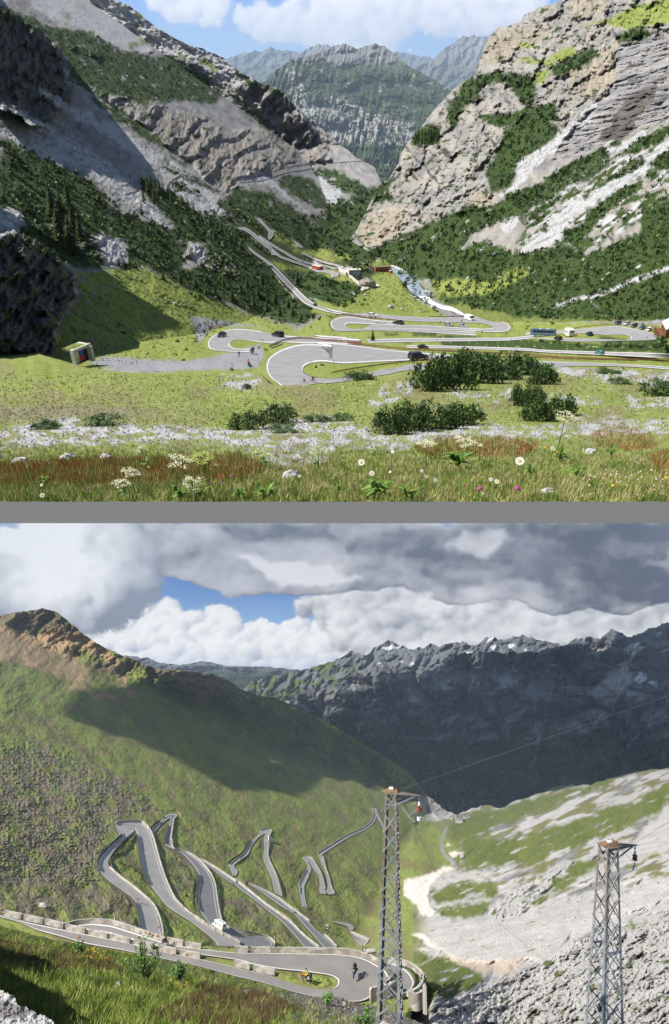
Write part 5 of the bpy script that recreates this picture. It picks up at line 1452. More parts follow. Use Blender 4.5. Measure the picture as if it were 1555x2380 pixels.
def shrub_parts(seed, n=900):
    """unit dwarf pine: width 1, height 1, upright candles of needles over crooked stems"""
    r = np.random.default_rng(seed)
    T = []; C = []
    nb = 26
    bx = r.uniform(-.45, .45, (nb, 2)); bx[:, 1] *= .8
    bh = r.uniform(.55, 1.0, nb) * (1 - .7 * (bx[:, 0] ** 2 + bx[:, 1] ** 2) / .3).clip(.35, 1)
    for i in range(n):
        j = r.integers(0, nb)
        z = bh[j] * r.uniform(.03, 1) ** .8
        rad = .13 * (1.1 - .7 * z / bh[j])
        c = np.array([bx[j, 0] * (1 + .15 * z), bx[j, 1], z]) + np.r_[r.normal(size=2) * rad, 0]
        d = np.array([*(r.normal(size=2) * .5), 1.0]); d /= np.linalg.norm(d)
        w = np.cross(d, r.normal(size=3)); w /= np.linalg.norm(w)
        L_ = r.uniform(.07, .14); q = r.uniform(.016, .03)
        T.append([c - w * q, c + w * q, c + d * L_])
        u = r.uniform(0, 1)
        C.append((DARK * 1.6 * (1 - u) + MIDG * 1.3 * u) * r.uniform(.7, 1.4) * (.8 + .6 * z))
    st = []
    for j in range(9):
        b = bx[j] * .03
        st += tube([[b[0], b[1], -.05], [bx[j, 0] * .8, bx[j, 1] * .8, bh[j] * .35], [bx[j, 0], bx[j, 1], bh[j] * .8]], [.018, .014, .006], 5)
    return T, C, st


SHRUBS = []
for sd in range(5):
    T, C, st = shrub_parts(300 + sd, 1500)
    a = tris("needles", T, C, M_LEAF); b = tris("stem", st, [BARK] * len(st), M_LEAF)
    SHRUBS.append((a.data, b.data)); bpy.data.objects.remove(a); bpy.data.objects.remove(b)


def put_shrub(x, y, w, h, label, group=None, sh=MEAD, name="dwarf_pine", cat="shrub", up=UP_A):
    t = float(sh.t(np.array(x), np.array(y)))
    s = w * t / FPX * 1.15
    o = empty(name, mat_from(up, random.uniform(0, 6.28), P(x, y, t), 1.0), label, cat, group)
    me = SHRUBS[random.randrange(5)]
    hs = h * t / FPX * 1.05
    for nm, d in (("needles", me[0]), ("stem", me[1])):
        c = link(nm, d, None, o); c.scale = (s, s, hs)
    return o


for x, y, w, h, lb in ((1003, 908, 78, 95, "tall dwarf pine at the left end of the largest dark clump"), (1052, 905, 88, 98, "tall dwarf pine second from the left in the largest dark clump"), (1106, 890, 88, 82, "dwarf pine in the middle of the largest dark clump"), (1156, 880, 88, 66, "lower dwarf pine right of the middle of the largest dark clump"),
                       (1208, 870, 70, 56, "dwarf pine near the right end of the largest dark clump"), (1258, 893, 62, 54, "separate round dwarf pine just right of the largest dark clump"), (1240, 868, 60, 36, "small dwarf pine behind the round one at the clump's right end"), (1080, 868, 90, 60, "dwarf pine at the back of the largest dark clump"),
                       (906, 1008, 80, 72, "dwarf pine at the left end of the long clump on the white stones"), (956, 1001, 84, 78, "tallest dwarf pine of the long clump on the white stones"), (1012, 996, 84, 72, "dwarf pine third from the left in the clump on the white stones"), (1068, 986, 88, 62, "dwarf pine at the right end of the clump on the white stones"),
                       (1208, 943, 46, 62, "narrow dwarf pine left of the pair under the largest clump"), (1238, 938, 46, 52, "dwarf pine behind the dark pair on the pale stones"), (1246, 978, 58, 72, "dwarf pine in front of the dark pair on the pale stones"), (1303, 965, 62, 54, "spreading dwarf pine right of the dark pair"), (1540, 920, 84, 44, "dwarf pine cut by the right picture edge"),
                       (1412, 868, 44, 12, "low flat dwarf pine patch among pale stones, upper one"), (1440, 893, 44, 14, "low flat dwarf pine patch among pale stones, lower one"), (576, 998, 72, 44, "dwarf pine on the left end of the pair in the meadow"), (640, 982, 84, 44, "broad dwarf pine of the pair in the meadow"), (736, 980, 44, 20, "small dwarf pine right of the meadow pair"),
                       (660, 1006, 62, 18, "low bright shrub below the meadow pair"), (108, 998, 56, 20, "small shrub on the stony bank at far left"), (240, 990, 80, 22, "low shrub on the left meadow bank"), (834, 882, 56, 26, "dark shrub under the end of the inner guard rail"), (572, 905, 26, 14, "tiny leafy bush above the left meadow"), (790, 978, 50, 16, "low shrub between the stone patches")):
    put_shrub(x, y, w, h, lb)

AL_SH = ((866, 792, 22, 26), (945, 770, 10, 14), (930, 772, 10, 12))


def conifer_parts(seed, n=420):
    """unit conifer, height 1: whorls of drooping sprays"""
    r = np.random.default_rng(seed); T = []; C = []
    for i in range(n):
        z = .10 + .88 * (i / n) ** .9
        rr = .21 * (1 - z) ** .8 * r.uniform(.35, 1.1) + .008
        a = r.uniform(0, 6.283)
        c = np.array([math.cos(a) * rr, math.sin(a) * rr, z - rr * .25])
        o = np.array([math.cos(a), math.sin(a), -.35]); w = np.array([-math.sin(a), math.cos(a), 0])
        k = .05 * (1.15 - z) + .012
        T.append([c - w * k - o * k, c + w * k - o * k, c + o * k * 1.6 + np.array([0, 0, .4 * k])])
        u = r.uniform(0, 1); C.append((MIDG * (1 - u) + LITE * u) * r.uniform(.6, 1.15))
    return T, C, tube([[0, 0, -.03], [.004, 0, .45], [0, 0, .97]], [.020, .013, .003], 6)


CONS = []
for sd in range(4):
    T, C, st = conifer_parts(400 + sd)
    a = tris("crown", T, C, M_LEAF); b = tris("trunk", st, [BARK] * len(st), M_LEAF)
    CONS.append((a.data, b.data)); bpy.data.objects.remove(a); bpy.data.objects.remove(b)


def put_conifer(x, y, h, label, group, sh=A_LEFT, up=UP_A, wide=1.0):
    t = float(sh.t(np.array(x), np.array(y)))
    s = h * t / FPX
    o = empty("conifer", mat_from(up, random.uniform(0, 6.28), P(x, y, t), 1.0), label, "tree", group)
    me = CONS[random.randrange(4)]
    for nm, d in (("crown", me[0]), ("trunk", me[1])):
        c = link(nm, d, None, o); c.scale = (s * wide, s * wide, s)
    return o


for x, y, h in ((125, 505, 55), (150, 520, 70), (165, 500, 62), (175, 545, 60), (145, 565, 75), (172, 590, 80), (190, 560, 50), (118, 470, 40)):
    put_conifer(x, y, h, "pale green larch standing in the dark dwarf pines left of the scree", "larches on the left slope", wide=1.15)
for x, y, h in ((347, 455, 40), (352, 440, 34), (372, 450, 34), (382, 462, 30), (425, 480, 26), (438, 490, 30), (452, 500, 26), (470, 520, 26), (490, 530, 30), (515, 545, 28), (535, 560, 26), (548, 570, 24), (560, 585, 22), (400, 470, 26), (335, 470, 28), (360, 475, 32), (500, 560, 28), (330, 500, 24), (345, 545, 28)):
    put_conifer(x, y, h, "small dark conifer on the wooded slope above the viaduct road", "conifers above the viaduct road")
for x, y, h, lb in ((692, 668, 40, "tall pale conifer right of the viaduct"), (866, 792, 26, "lone conifer between the two valley lanes"), (610, 665, 34, "conifer at the left end of the viaduct")):
    put_conifer(x, y, h, lb, None)
for x, y, h in ((380, 650, 20), (420, 660, 22), (455, 668, 24), (500, 690, 24), (540, 700, 26), (590, 715, 26), (620, 725, 24), (650, 735, 26), (560, 680, 22), (600, 690, 24), (640, 705, 26), (680, 735, 22), (520, 668, 22), (575, 668, 22), (480, 655, 18), (440, 645, 18), (700, 745, 18), (670, 715, 24)):
    put_conifer(x, y, h, "dark conifer in the wood behind the grassy hill", "conifers behind the grassy hill", wide=1.3)
for i in range(26):
    x = 965 + (i % 9) * 7 + random.uniform(-3, 3); y = 318 + (i // 9) * 9 + random.uniform(-3, 3) - (x - 965) * .05
    put_conifer(x, y, 16, "dark spruce in the little stand on top of the pale cliff", "spruces on the pale cliff", A_RIGHT, wide=1.2)
k = 0
while k < 70:
    x = random.uniform(862, 968); y = random.uniform(1735, 1835)
    if y > 1722 + (x - 850) * .78 + random.uniform(3, 30) and y < 1722 + (x - 850) * .78 + 60:
        put_conifer(x, y, random.uniform(4, 7), "tiny dark spruce on the far green ridge above the lattice mast", "spruces on the far green ridge", B_MAIN, UP_B, 1.5); k += 1


# ---- foreground flowers
def leaf(base, d, up, L_, w, droop=.3):
    d = d / np.linalg.norm(d); s = np.cross(d, up); s /= np.linalg.norm(s) + 1e-9
    m1 = base + d * L_ * .45 + up * L_ * .30; tip = base + d * L_ + up * L_ * (.30 - droop)
    return [[base, m1 + s * w, m1 + up * .02 * L_], [base, m1 + up * .02 * L_, m1 - s * w], [m1 + s * w, tip, m1 + up * .02 * L_], [m1 - s * w, m1 + up * .02 * L_, tip]]


Z = np.array([0, 0, 1.0])
M_PETAL = mat("white_petal", (.78, .77, .72), .6, var=.05, scale=60)
M_YOLK = mat("yellow_disc", (.75, .42, .02), .7, var=.2, scale=90)
M_STEM = mat("green_stem", (.10, .17, .03), .6, var=.25, scale=40)
M_MAG = mat("magenta_bloom", (.42, .06, .28), .6, var=.3, scale=80)


def mesh_t(name, T, m, parent):
    V = np.asarray(T, float).reshape(-1, 3)
    return link(name, mesh_np(name, V, np.arange(len(V)).reshape(-1, 3)), m, parent)


def place(x, y, sh, name, label, cat, group=None, up=UP_A, yaw=None):
    y = min(y, 1164) if sh is MEAD else y
    t = float(sh.t(np.array(x), np.array(y)))
    o = empty(name, mat_from(up, random.uniform(0, 6.28) if yaw is None else yaw, P(x, y, t), 1.0), label, cat, group)
    return o, t / FPX


def disc(c, n, r, k=8, dome=.3):
    n = n / np.linalg.norm(n); a = np.cross(n, [.2, .9, .3]); a /= np.linalg.norm(a); b = np.cross(n, a)
    rim = [c + r * (math.cos(q * 2 * math.pi / k) * a + math.sin(q * 2 * math.pi / k) * b) for q in range(k)]
    return [[rim[i], rim[(i + 1) % k], c + n * r * dome] for i in range(k)]


def daisy(x, y, hx, hy, dpx, label):
    """flower head seen at (hx,hy); stem rises from (x,y)"""
    o, u = place(x, y, MEAD, "daisy", label, "flower", None, yaw=0)
    top = np.array([(hx - x) * u, 0, (y - hy) * u * 1.12])
    mesh_t("stem", tube([[0, 0, 0], top * .5 + [.01 * u, 0, 0], top], [.9 * u, .7 * u, .6 * u], 5), M_STEM, o)
    n = np.array([random.uniform(-.4, .4), -.75, .7]); n /= np.linalg.norm(n)
    a = np.cross(n, [.2, .1, .9]); a /= np.linalg.norm(a); b = np.cross(n, a); r = dpx * u / 2
    T = []
    for q in range(14):
        g = q * 2 * math.pi / 14
        d = math.cos(g) * a + math.sin(g) * b; s = -math.sin(g) * a + math.cos(g) * b
        p0 = top + d * r * .2; p1 = top + d * r * .75 + n * r * .08; p2 = top + d * r - n * r * .05
        T += [[p0, p1 + s * r * .17, p1 - s * r * .17], [p1 - s * r * .17, p1 + s * r * .17, p2]]
    mesh_t("petals", T, M_PETAL, o)
    mesh_t("disc", disc(top + n * r * .06, n, r * .33, 8, .5), M_YOLK, o)


for i, (hx, hy, y, d, lb) in enumerate(((839, 1074, 1125, 27, "large white daisy with yellow centre above the leafy dock"), (863, 1099, 1150, 21, "white daisy just below the largest daisy"), (911, 1050, 1085, 13, "small daisy on the stone edge right of the largest daisy"), (905, 1096, 1130, 10, "tiny white daisy right of the two big daisies"),
                                        (1199, 1071, 1125, 34, "half turned white daisy with drooping petals"), (1277, 1042, 1080, 20, "white daisy beside the tall green stem"), (989, 1107, 1135, 15, "small daisy over the dark soil patch"), (1009, 1115, 1142, 17, "daisy next to the small one over the dark soil"), (978, 1094, 1120, 14, "daisy seen edge on above the dark soil"),
                                        (1150, 1118, 1150, 18, "daisy with broken petals low in the grass"), (1136, 1113, 1146, 16, "daisy with orange centre beside the broken one"), (697, 1106, 1140, 13, "daisy in front of the pale boulder"), (102, 1163, 1176, 20, "daisy at the bottom left edge"), (106, 1126, 1160, 12, "small white flower at the left of the red grass"),
                                        (1113, 1034, 1070, 12, "daisy left of the dock by the stones"), (1070, 1037, 1075, 13, "white daisy on the gravel edge"))):
    daisy(hx + random.uniform(-3, 3), y, hx, hy, d * .64, lb)


def umbel(x, y, hx, hy, w, h, label, green=False):
    o, u = place(x, y, MEAD, "hogweed", label, "flower", None, yaw=0)
    top = np.array([(hx - x) * u, 0, (y - hy) * u * 1.12])
    T = tube([[0, 0, 0], top * .55, top * .86], [1.4 * u, 1.1 * u, .8 * u], 5)
    F = []; FC = []; LV = []
    r = np.random.default_rng(int(hx * 7 + hy))
    for q in range(16):
        a = q * 2.399; rr = math.sqrt((q + .5) / 16)
        c = top + np.array([math.cos(a) * rr * w * u * .5, math.sin(a) * rr * w * u * .4, (r.uniform(-.3, .3) - .35 * rr) * h * u])
        T += tube([top * .86, c], [.5 * u, .35 * u], 4)
        for j in range(22):
            p = c + r.normal(size=3) * np.array([w * .062, w * .06, h * .07]) * u
            F += disc(p, np.array([r.normal() * .4, -.3 + r.normal() * .3, 1.0]), w * u * .024, 4, .1)
            FC += [np.array([.62, .60, .40] if not green else [.35, .42, .10]) * r.uniform(.8, 1.2)] * 4
    for j in range(4):
        a = r.uniform(0, 6.28)
        LV += leaf(top * r.uniform(.1, .5), np.array([math.cos(a), math.sin(a) * .6, .2]), Z, 18 * u, 4 * u)
    mesh_t("stem", T, M_STEM, o); mesh_t("leaves", LV, M_STEM, o)
    tris("florets", F, FC, M_LEAF, o)


for a in ((445, 1150, 432, 1062, 56, 36, "big cream umbel leaning left of the tallest green umbel"), (495, 1160, 482, 1052, 60, 40, "tallest green seeding umbel on a dark stem", True), (318, 1162, 316, 1089, 42, 22, "cream umbel on a thin stem over red grass"), (300, 1160, 290, 1116, 42, 20, "lower flat cream umbel over red grass"), (455, 1165, 452, 1110, 44, 44, "round white umbel low in front of the tallest umbel"),
          (345, 1100, 339, 1038, 26, 18, "small pale umbel at the stone edge, far left one"), (1085, 1070, 1078, 1018, 54, 28, "cream umbel on the gravel above the broad dock"), (1297, 1040, 1300, 964, 46, 18, "flat yellowish umbel before the right dwarf pine"), (990, 1090, 985, 1026, 46, 20, "white umbel over the middle of the gravel"), (620, 1090, 612, 1046, 50, 20, "yellow green umbel left of the gravel tongue", True), (740, 1095, 742, 1040, 36, 20, "small green umbel over the gravel tongue", True)):
    umbel(*a)


def rosette(x, y, w, h, n, label, name="dock_plant", sh=MEAD, up=UP_A, cat="plant", bright=1.0):
    o, u = place(x, y, sh, name, label, cat, None, up)
    r = np.random.default_rng(int(x * 3 + y))
    T = []; C = []
    for i in range(n):
        a = r.uniform(0, 6.283); z0 = r.uniform(0, .5) * h * u
        d = np.array([math.cos(a), math.sin(a), r.uniform(.1, 1.3)])
        lf = leaf(np.array([0, 0, z0]), d, Z, r.uniform(.45, .75) * w * u, w * u * .085, r.uniform(.1, .5))
        T += lf; C += [np.array([.10, .19, .028]) * bright * r.uniform(.6, 1.5)] * len(lf)
    tris("leaves", T, C, M_LEAF, o)
    mesh_t("stem", tube([[0, 0, 0], [.01 * u, 0, h * u * .5], [0, 0, h * u * .9]], [1.3 * u, 1 * u, .6 * u], 5), M_STEM, o)


for a in ((1062, 1090, 84, 50, 26, "broad leafy dock plant below the clump on the stones"), (1298, 1075, 54, 68, 16, "tall pale green stalk with broad leaves"), (420, 1166, 70, 36, 16, "leafy dock at the lower left beside the white umbel"), (470, 1174, 60, 30, 14, "yellow green broad leaves at the bottom edge"), (880, 1160, 90, 44, 26, "leafy plant under the two big daisies"), (560, 1168, 60, 30, 14, "dark leafy plant at the bottom edge"), (620, 1172, 70, 36, 16, "leafy plant left of the pale boulder"),
          (950, 1168, 70, 32, 14, "leafy plant at the bottom edge right of the daisies"), (1235, 1105, 60, 26, 14, "low broad leaved plant below the stalk"), (1340, 1115, 60, 40, 12, "broad leaved plant at the right"), (110, 1130, 50, 26, 12, "low leafy plant at the far left"), (790, 1150, 44, 22, 10, "small leafy plant by the pale boulder"), (1420, 1060, 50, 24, 12, "leafy plant under the red sorrel")):
    rosette(a[0], a[1], a[2] * .78, a[3] * .8, a[4], a[5])


def dotflower(x, y, hx, hy, d, m, name, label, cat="flower", sh=MEAD, up=UP_A):
    o, u = place(x, y, sh, name, label, cat, None, up, yaw=0)
    top = np.array([(hx - x) * u, 0, (y - hy) * u * 1.1])
    mesh_t("stem", tube([[0, 0, 0], top], [.7 * u, .5 * u], 4), M_STEM, o)
    r = np.random.default_rng(int(hx)); T = []
    for j in range(22):
        n = r.normal(size=3); n[2] = abs(n[2]); n /= np.linalg.norm(n)
        T += disc(top + n * d * u * .3, n, d * u * .26, 5, .5)
    mesh_t("bloom", T, m, o)


for hx, hy, d, lb in ((541, 1106, 8, "magenta thistle bloom left of the pale boulder"), (691, 1097, 9, "purple knapweed bloom before the pale boulder"), (490, 1122, 8, "magenta bloom in the red grass"), (212, 1163, 8, "magenta clover bloom at the bottom left"), (1197, 1162, 16, "pink clover head at the bottom edge"), (1111, 1160, 14, "dark purple clover head at the bottom edge"), (518, 1108, 6, "small violet bloom behind the white umbel")):
    dotflower(hx + 2, hy + 30, hx, hy, d, M_MAG, "clover", lb)
for hx, hy, d, lb in ((1262, 1040, 6, "yellow bloom beside the tall stalk"), (1290, 1050, 6, "yellow bloom right of the tall stalk"), (1460, 995, 7, "yellow bloom over the red sorrel"), (1418, 1128, 10, "orange bloom at the right"), (350, 1085, 6, "yellow bloom in the red grass"), (1540, 1110, 8, "yellow bloom at the right edge"), (955, 1165, 6, "tiny yellow bloom at the bottom")):
    dotflower(hx + 2, hy + 26, hx, hy, d, M_YOLK, "hawkbit", lb)
for i in range(46):
    hx = random.uniform(1330, 1550); hy = random.uniform(1090, 1165)
    dotflower(hx, hy + 12, hx, hy, random.uniform(4, 7), mat("pale_pink_bloom", (.62, .42, .40), .7, var=.2, scale=70), "bladder_campion", "pale pinkish campion bloom in the lower right grass", "flower") if i else None
for o in COL.objects:
    if o.name.startswith("bladder_campion"): o["group"] = "campion blooms in the lower right grass"

# thistle and yellow flowered plants on the lower bank
def thistle(x, y, w, h, n, label, heads):
    o, u = place(x, y, BANK, "thistle", label, "plant", None, UP_B, yaw=0)
    r = np.random.default_rng(int(x)); T = []; C = []; S = []
    for j in range(15):
        a = r.uniform(0, 6.283); rr = r.uniform(.05, .42) * w * u
        tip = np.array([math.cos(a) * rr, math.sin(a) * rr * .7, h * u * r.uniform(.55, 1.0) * (1 - .45 * rr / (w * u * .45))])
        S += tube([[0, 0, 0], tip * .5 + [tip[0] * .15, 0, 0], tip], [1.6 * u, 1.1 * u, .7 * u], 5)
        for q in range(n):
            f = r.uniform(.15, 1); b = tip * f; g = r.uniform(0, 6.283)
            lf = leaf(b, np.array([math.cos(g), math.sin(g), r.uniform(.1, .9)]), Z, r.uniform(9, 17) * u, 1.7 * u, r.uniform(.1, .5))
            T += lf; C += [np.array([.10, .19, .05]) * r.uniform(.55, 1.6)] * len(lf)
    tris("leaves", T, C, M_LEAF, o); mesh_t("stem", S, M_STEM, o)
    for q in range(heads):
        p = np.array([r.uniform(-.4, .4) * w * u, r.uniform(-.3, .1) * w * u, h * u * r.uniform(.85, 1.05)]); Tq = []
        for j in range(16):
            nn = r.normal(size=3); nn[2] = abs(nn[2]) + .3; nn /= np.linalg.norm(nn)
            Tq += disc(p + nn * 2.6 * u, nn, 2.4 * u, 5, .6)
        mesh_t("flower_head", Tq, mat("thistle_head", (.30, .16, .06), .8, var=.4, scale=.4), o)


thistle(336, 2284, 140, 112, 22, "big green thistle bush with brown heads beside the lower road", 5)
thistle(412, 2288, 74, 62, 12, "yellow green thistle right of the big thistle bush", 2)
thistle(184, 2222, 30, 40, 8, "yellow flowering weed on the bank edge left of the big thistle", 2)
thistle(852, 2394, 84, 66, 14, "pale yellow green plant at the foot of the nearer lattice mast", 0)
thistle(762, 2335, 60, 20, 8, "low light green plant at the roadside below the rider", 0)
x, y = pick(YEL, 120)
for i, (a, b) in enumerate(zip(x[:60], y[:60])):
    dotflower(a, b + 8, a, b, 3.6, M_YOLK, "yellow_flower", "small yellow flower on the bank near the big thistle", "flower", BANK, UP_B)
for o in COL.objects:
    if o.name.startswith("yellow_flower"): o["group"] = "yellow flowers near the thistle"


# ---- single boulders
def boulder(x, y, w, h, label, sh=MEAD, up=UP_A, tone=(.46, .46, .46), name="boulder"):
    t = float(sh.t(np.array(x), np.array(y))); u = t / FPX
    r = np.random.default_rng(int(x * 13 + y)); k, m_ = 12, 7
    V = []
    for i in range(m_ + 1):
        ph = math.pi * i / m_
        for j in range(k):
            a = 2 * math.pi * j / k; d = np.array([math.sin(ph) * math.cos(a), math.sin(ph) * math.sin(a), math.cos(ph)])
            rr = 1 + .35 * float(pn(np.array(d[0] * 1.7 + x), np.array(d[1] * 1.7 + d[2] * 1.3 + y), 5)) + .12 * r.uniform(-1, 1)
            V.append(d * rr * np.array([w / 2 * u, w / 2.6 * u, h * .62 * u]) + [0, 0, h * .3 * u])
    idx = np.arange((m_ + 1) * k).reshape(m_ + 1, k); nx_ = np.roll(idx, -1, 1)
    F = np.stack([idx[:-1], idx[1:], nx_[1:], nx_[:-1]], -1).reshape(-1, 4)
    C = np.array(tone) * r.uniform(.8, 1.15, (len(V), 1))
    o = link(name, mesh_np(name, np.array(V), F, C), M_STONE)
    o.matrix_world = mat_from(up, random.uniform(-.5, .5), P(x, y, t))
    tag(o, label, "rock")


for a in ((678, 1112, 44, 22, "pale boulder behind the daisy and purple bloom"), (48, 1078, 36, 18, "white boulder at the far left meadow edge"), (158, 1068, 34, 16, "grey boulder above the red grass at left"), (248, 1070, 28, 18, "pointed white rock above the red grass"), (1, 1066, 14, 12, "small white rock cut by the left edge"), (1372, 1053, 26, 12, "flat white rock below the red sorrel"), (1270, 1150, 36, 18, "grey rock pile at the lower right"), (1125, 1154, 20, 10, "small grey rock at the bottom edge"),
          (407, 708, 10, 6, "white rock on the grassy hill, upper"), (397, 727, 7, 4, "white rock on the grassy hill, lower")):
    boulder(*a[:4], a[4], sh=A_LEFT if a[1] < 800 else MEAD)
for a in ((849, 687, 8, 5, "white rock on the valley grass left of the river"), (908, 716, 14, 8, "pale rock heap on the valley grass"), (933, 719, 8, 4, "white rock right of the pale heap"), (978, 726, 8, 4, "white rock above the valley lane"), (1007, 717, 14, 9, "round white boulder beside the stream"), (991, 690, 26, 18, "big pale boulder in the stream bed"), (956, 660, 12, 10, "boulder standing in the upper stream"), (989, 705, 12, 8, "pale boulder left of the white water")):
    boulder(*a[:4], a[4], sh=A_LEFT)
for a in ((100, 2107, 20, 9, "pale rock on the bare slope above the parapet"), (650, 1807, 14, 12, "lone pale rock on the shaded green slope"), (1075, 1994, 12, 8, "grey rock beside the small snow patch")):
    boulder(*a[:4], a[4], sh=B_MAIN, up=UP_B, tone=(.42, .40, .38))
for a in ((895, 2395, 28, 20, "tan rock at the foot of the nearer lattice mast"), (800, 2338, 10, 10, "small orange rock on the bank"), (275, 2296, 18, 14, "grey white rock under the big thistle bush"), (443, 2310, 12, 8, "white rock on the brown bank"), (570, 2311, 14, 10, "pale rock by the lower road edge")):
    boulder(*a[:4], a[4], sh=BANK, up=UP_B, tone=(.36, .32, .28))

# ------------------------------------------------------------ built things: small mesh kit (local x forward, y left, z up, metres)
class MB:
    def __init__(self):
        self.v = []; self.f = []

    def add(self, V, F):
        n = len(self.v)
        self.v += [tuple(map(float, p)) for p in V]; self.f += [[i + n for i in f] for f in F]
        return self

    def box(self, c, s, tx=1.0, ty=1.0, r=0.0):
        """box centre c, size s; top scaled by tx, ty; r chamfers the upright edges"""
        (cx, cy, cz), (sx, sy, sz) = c, s
        V = []
        for z, kx, ky in ((-.5, 1, 1), (.5, tx, ty)):
            hx, hy = sx / 2 * kx, sy / 2 * ky
            if r:
                q = min(r, hx * .9, hy * .9)
                V += [(cx + a, cy + b, cz + z * sz) for a, b in ((hx - q, -hy), (hx, -hy + q), (hx, hy - q), (hx - q, hy), (-hx + q, hy), (-hx, hy - q), (-hx, -hy + q), (-hx + q, -hy))]
            else:
                V += [(cx + a, cy + b, cz + z * sz) for a, b in ((hx, -hy), (hx, hy), (-hx, hy), (-hx, -hy))]
        k = len(V) // 2
        return self.add(V, [list(range(k))[::-1], list(range(k, 2 * k))] + [[i, (i + 1) % k, k + (i + 1) % k, k + i] for i in range(k)])

    def prof(self, pts, y0, y1, inset=0.0):
        """side profile (x,z) extruded across y; inset pulls the flanks' outline in at both sides for a rounded edge"""
        p = np.array(pts, float); c = p.mean(0)
        k = len(p); V = []
        for y, s in ((y0, 1 - inset), (y0 + (y1 - y0) * .06, 1), (y1 - (y1 - y0) * .06, 1), (y1, 1 - inset)):
            V += [(c[0] + (a - c[0]) * s, y, c[1] + (b - c[1]) * s) for a, b in p]
        F = [list(range(k)), list(range(3 * k, 4 * k))[::-1]]
        for r in range(3):
            F += [[r * k + i, (r + 1) * k + i, (r + 1) * k + (i + 1) % k, r * k + (i + 1) % k] for i in range(k)]
        return self.add(V, F)

    def cyl(self, c, r, h, axis='z', k=14, r2=None):
        r2 = r if r2 is None else r2; V = []
        for z, q in ((-h / 2, r), (h / 2, r2)):
            for j in range(k):
                a = 2 * math.pi * j / k; p = (q * math.cos(a), q * math.sin(a), z)
                p = p if axis == 'z' else ((p[0], p[2], p[1]) if axis == 'y' else (p[2], p[0], p[1]))
                V.append((c[0] + p[0], c[1] + p[1], c[2] + p[2]))
        return self.add(V, [list(range(k))[::-1], list(range(k, 2 * k))] + [[i, (i + 1) % k, k + (i + 1) % k, k + i] for i in range(k)])

    def bar(self, a, b, w, h=None):
        h = w if h is None else h
        a = np.array(a, float); b = np.array(b, float); d = b - a; d /= np.linalg.norm(d) + 1e-9
        u = np.cross(d, [0, 0, 1.0]);
        if np.linalg.norm(u) < .05: u = np.cross(d, [1.0, 0, 0])
        u /= np.linalg.norm(u); q = np.cross(u, d)
        V = [p + u * sx * w / 2 + q * sz * h / 2 for p in (a, b) for sx, sz in ((1, 1), (-1, 1), (-1, -1), (1, -1))]
        return self.add(V, [[3, 2, 1, 0], [4, 5, 6, 7], [0, 1, 5, 4], [1, 2, 6, 5], [2, 3, 7, 6], [3, 0, 4, 7]])

    def ball(self, c, r, k=10, m=6):
        r = (r, r, r) if not hasattr(r, '__len__') else r; V = []
        for i in range(m + 1):
            ph = math.pi * i / m
            for j in range(k):
                a = 2 * math.pi * j / k
                V.append((c[0] + r[0] * math.sin(ph) * math.cos(a), c[1] + r[1] * math.sin(ph) * math.sin(a), c[2] + r[2] * math.cos(ph)))
        return self.add(V, [[i * k + j, (i + 1) * k + j, (i + 1) * k + (j + 1) % k, i * k + (j + 1) % k] for i in range(m) for j in range(k)])

    def ring(self, c, R, r, axis='y', k=18, m=6):
        V = []
        for i in range(k):
            a = 2 * math.pi * i / k
            for j in range(m):
                b = 2 * math.pi * j / m; q = R + r * math.cos(b); p = (q * math.cos(a), r * math.sin(b), q * math.sin(a))
                V.append((c[0] + p[0], c[1] + p[1], c[2] + p[2]))
        return self.add(V, [[i * m + j, ((i + 1) % k) * m + j, ((i + 1) % k) * m + (j + 1) % m, i * m + (j + 1) % m] for i in range(k) for j in range(m)])

    def build(self, name, m, parent=None, smooth=False):
        me = bpy.data.meshes.new(name); me.from_pydata(self.v, [], self.f); me.update()
        if smooth: me.polygons.foreach_set("use_smooth", [True] * len(me.polygons))
        return link(name, me, m, parent)


M_GLASS = mat("dark_glass", (.012, .014, .018), .12, var=.1, spec=.7)
M_TYRE = mat("tyre_rubber", (.015, .015, .015), .9)
M_RIM = mat("wheel_metal", (.35, .35, .36), .4, metal=.6)
M_LAMP = mat("lamp_lens", (.75, .75, .72), .2)
M_TAIL = mat("red_lens", (.45, .015, .015), .25)
M_BLACK = mat("black_plastic", (.02, .02, .022), .6)
PAINT = {'black': (.012, .013, .016), 'navy': (.022, .03, .05), 'white': (.78, .78, .77), 'silver': (.42, .45, .50), 'blue': (.06, .11, .20), 'grey': (.12, .13, .14), 'coach': (.07, .13, .24), 'orange': (.60, .16, .02), 'yellow': (.62, .42, .03), 'red': (.45, .03, .03), 'green': (.03, .14, .06), 'teal': (.10, .28, .34)}


def paint(c):
    return mat("paint_" + c, PAINT[c], .28, var=.03, spec=.6)


def ground_frame(sh, x, y, hx, hy, up, up_mix=.5, tfun=None):
    tf = tfun or sh.t
    p0 = P(x, y, float(tf(np.array(float(x)), np.array(float(y))))); p1 = P(hx, hy, float(tf(np.array(float(hx)), np.array(float(hy)))))
    n = sh.normal(float(x), float(y)); u = up * (1 - up_mix) + n * up_mix; u /= np.linalg.norm(u)
    d = p1 - p0; d = d - u * np.dot(d, u); d /= np.linalg.norm(d)
    l = np.cross(u, d)
    return p0, d, l, u


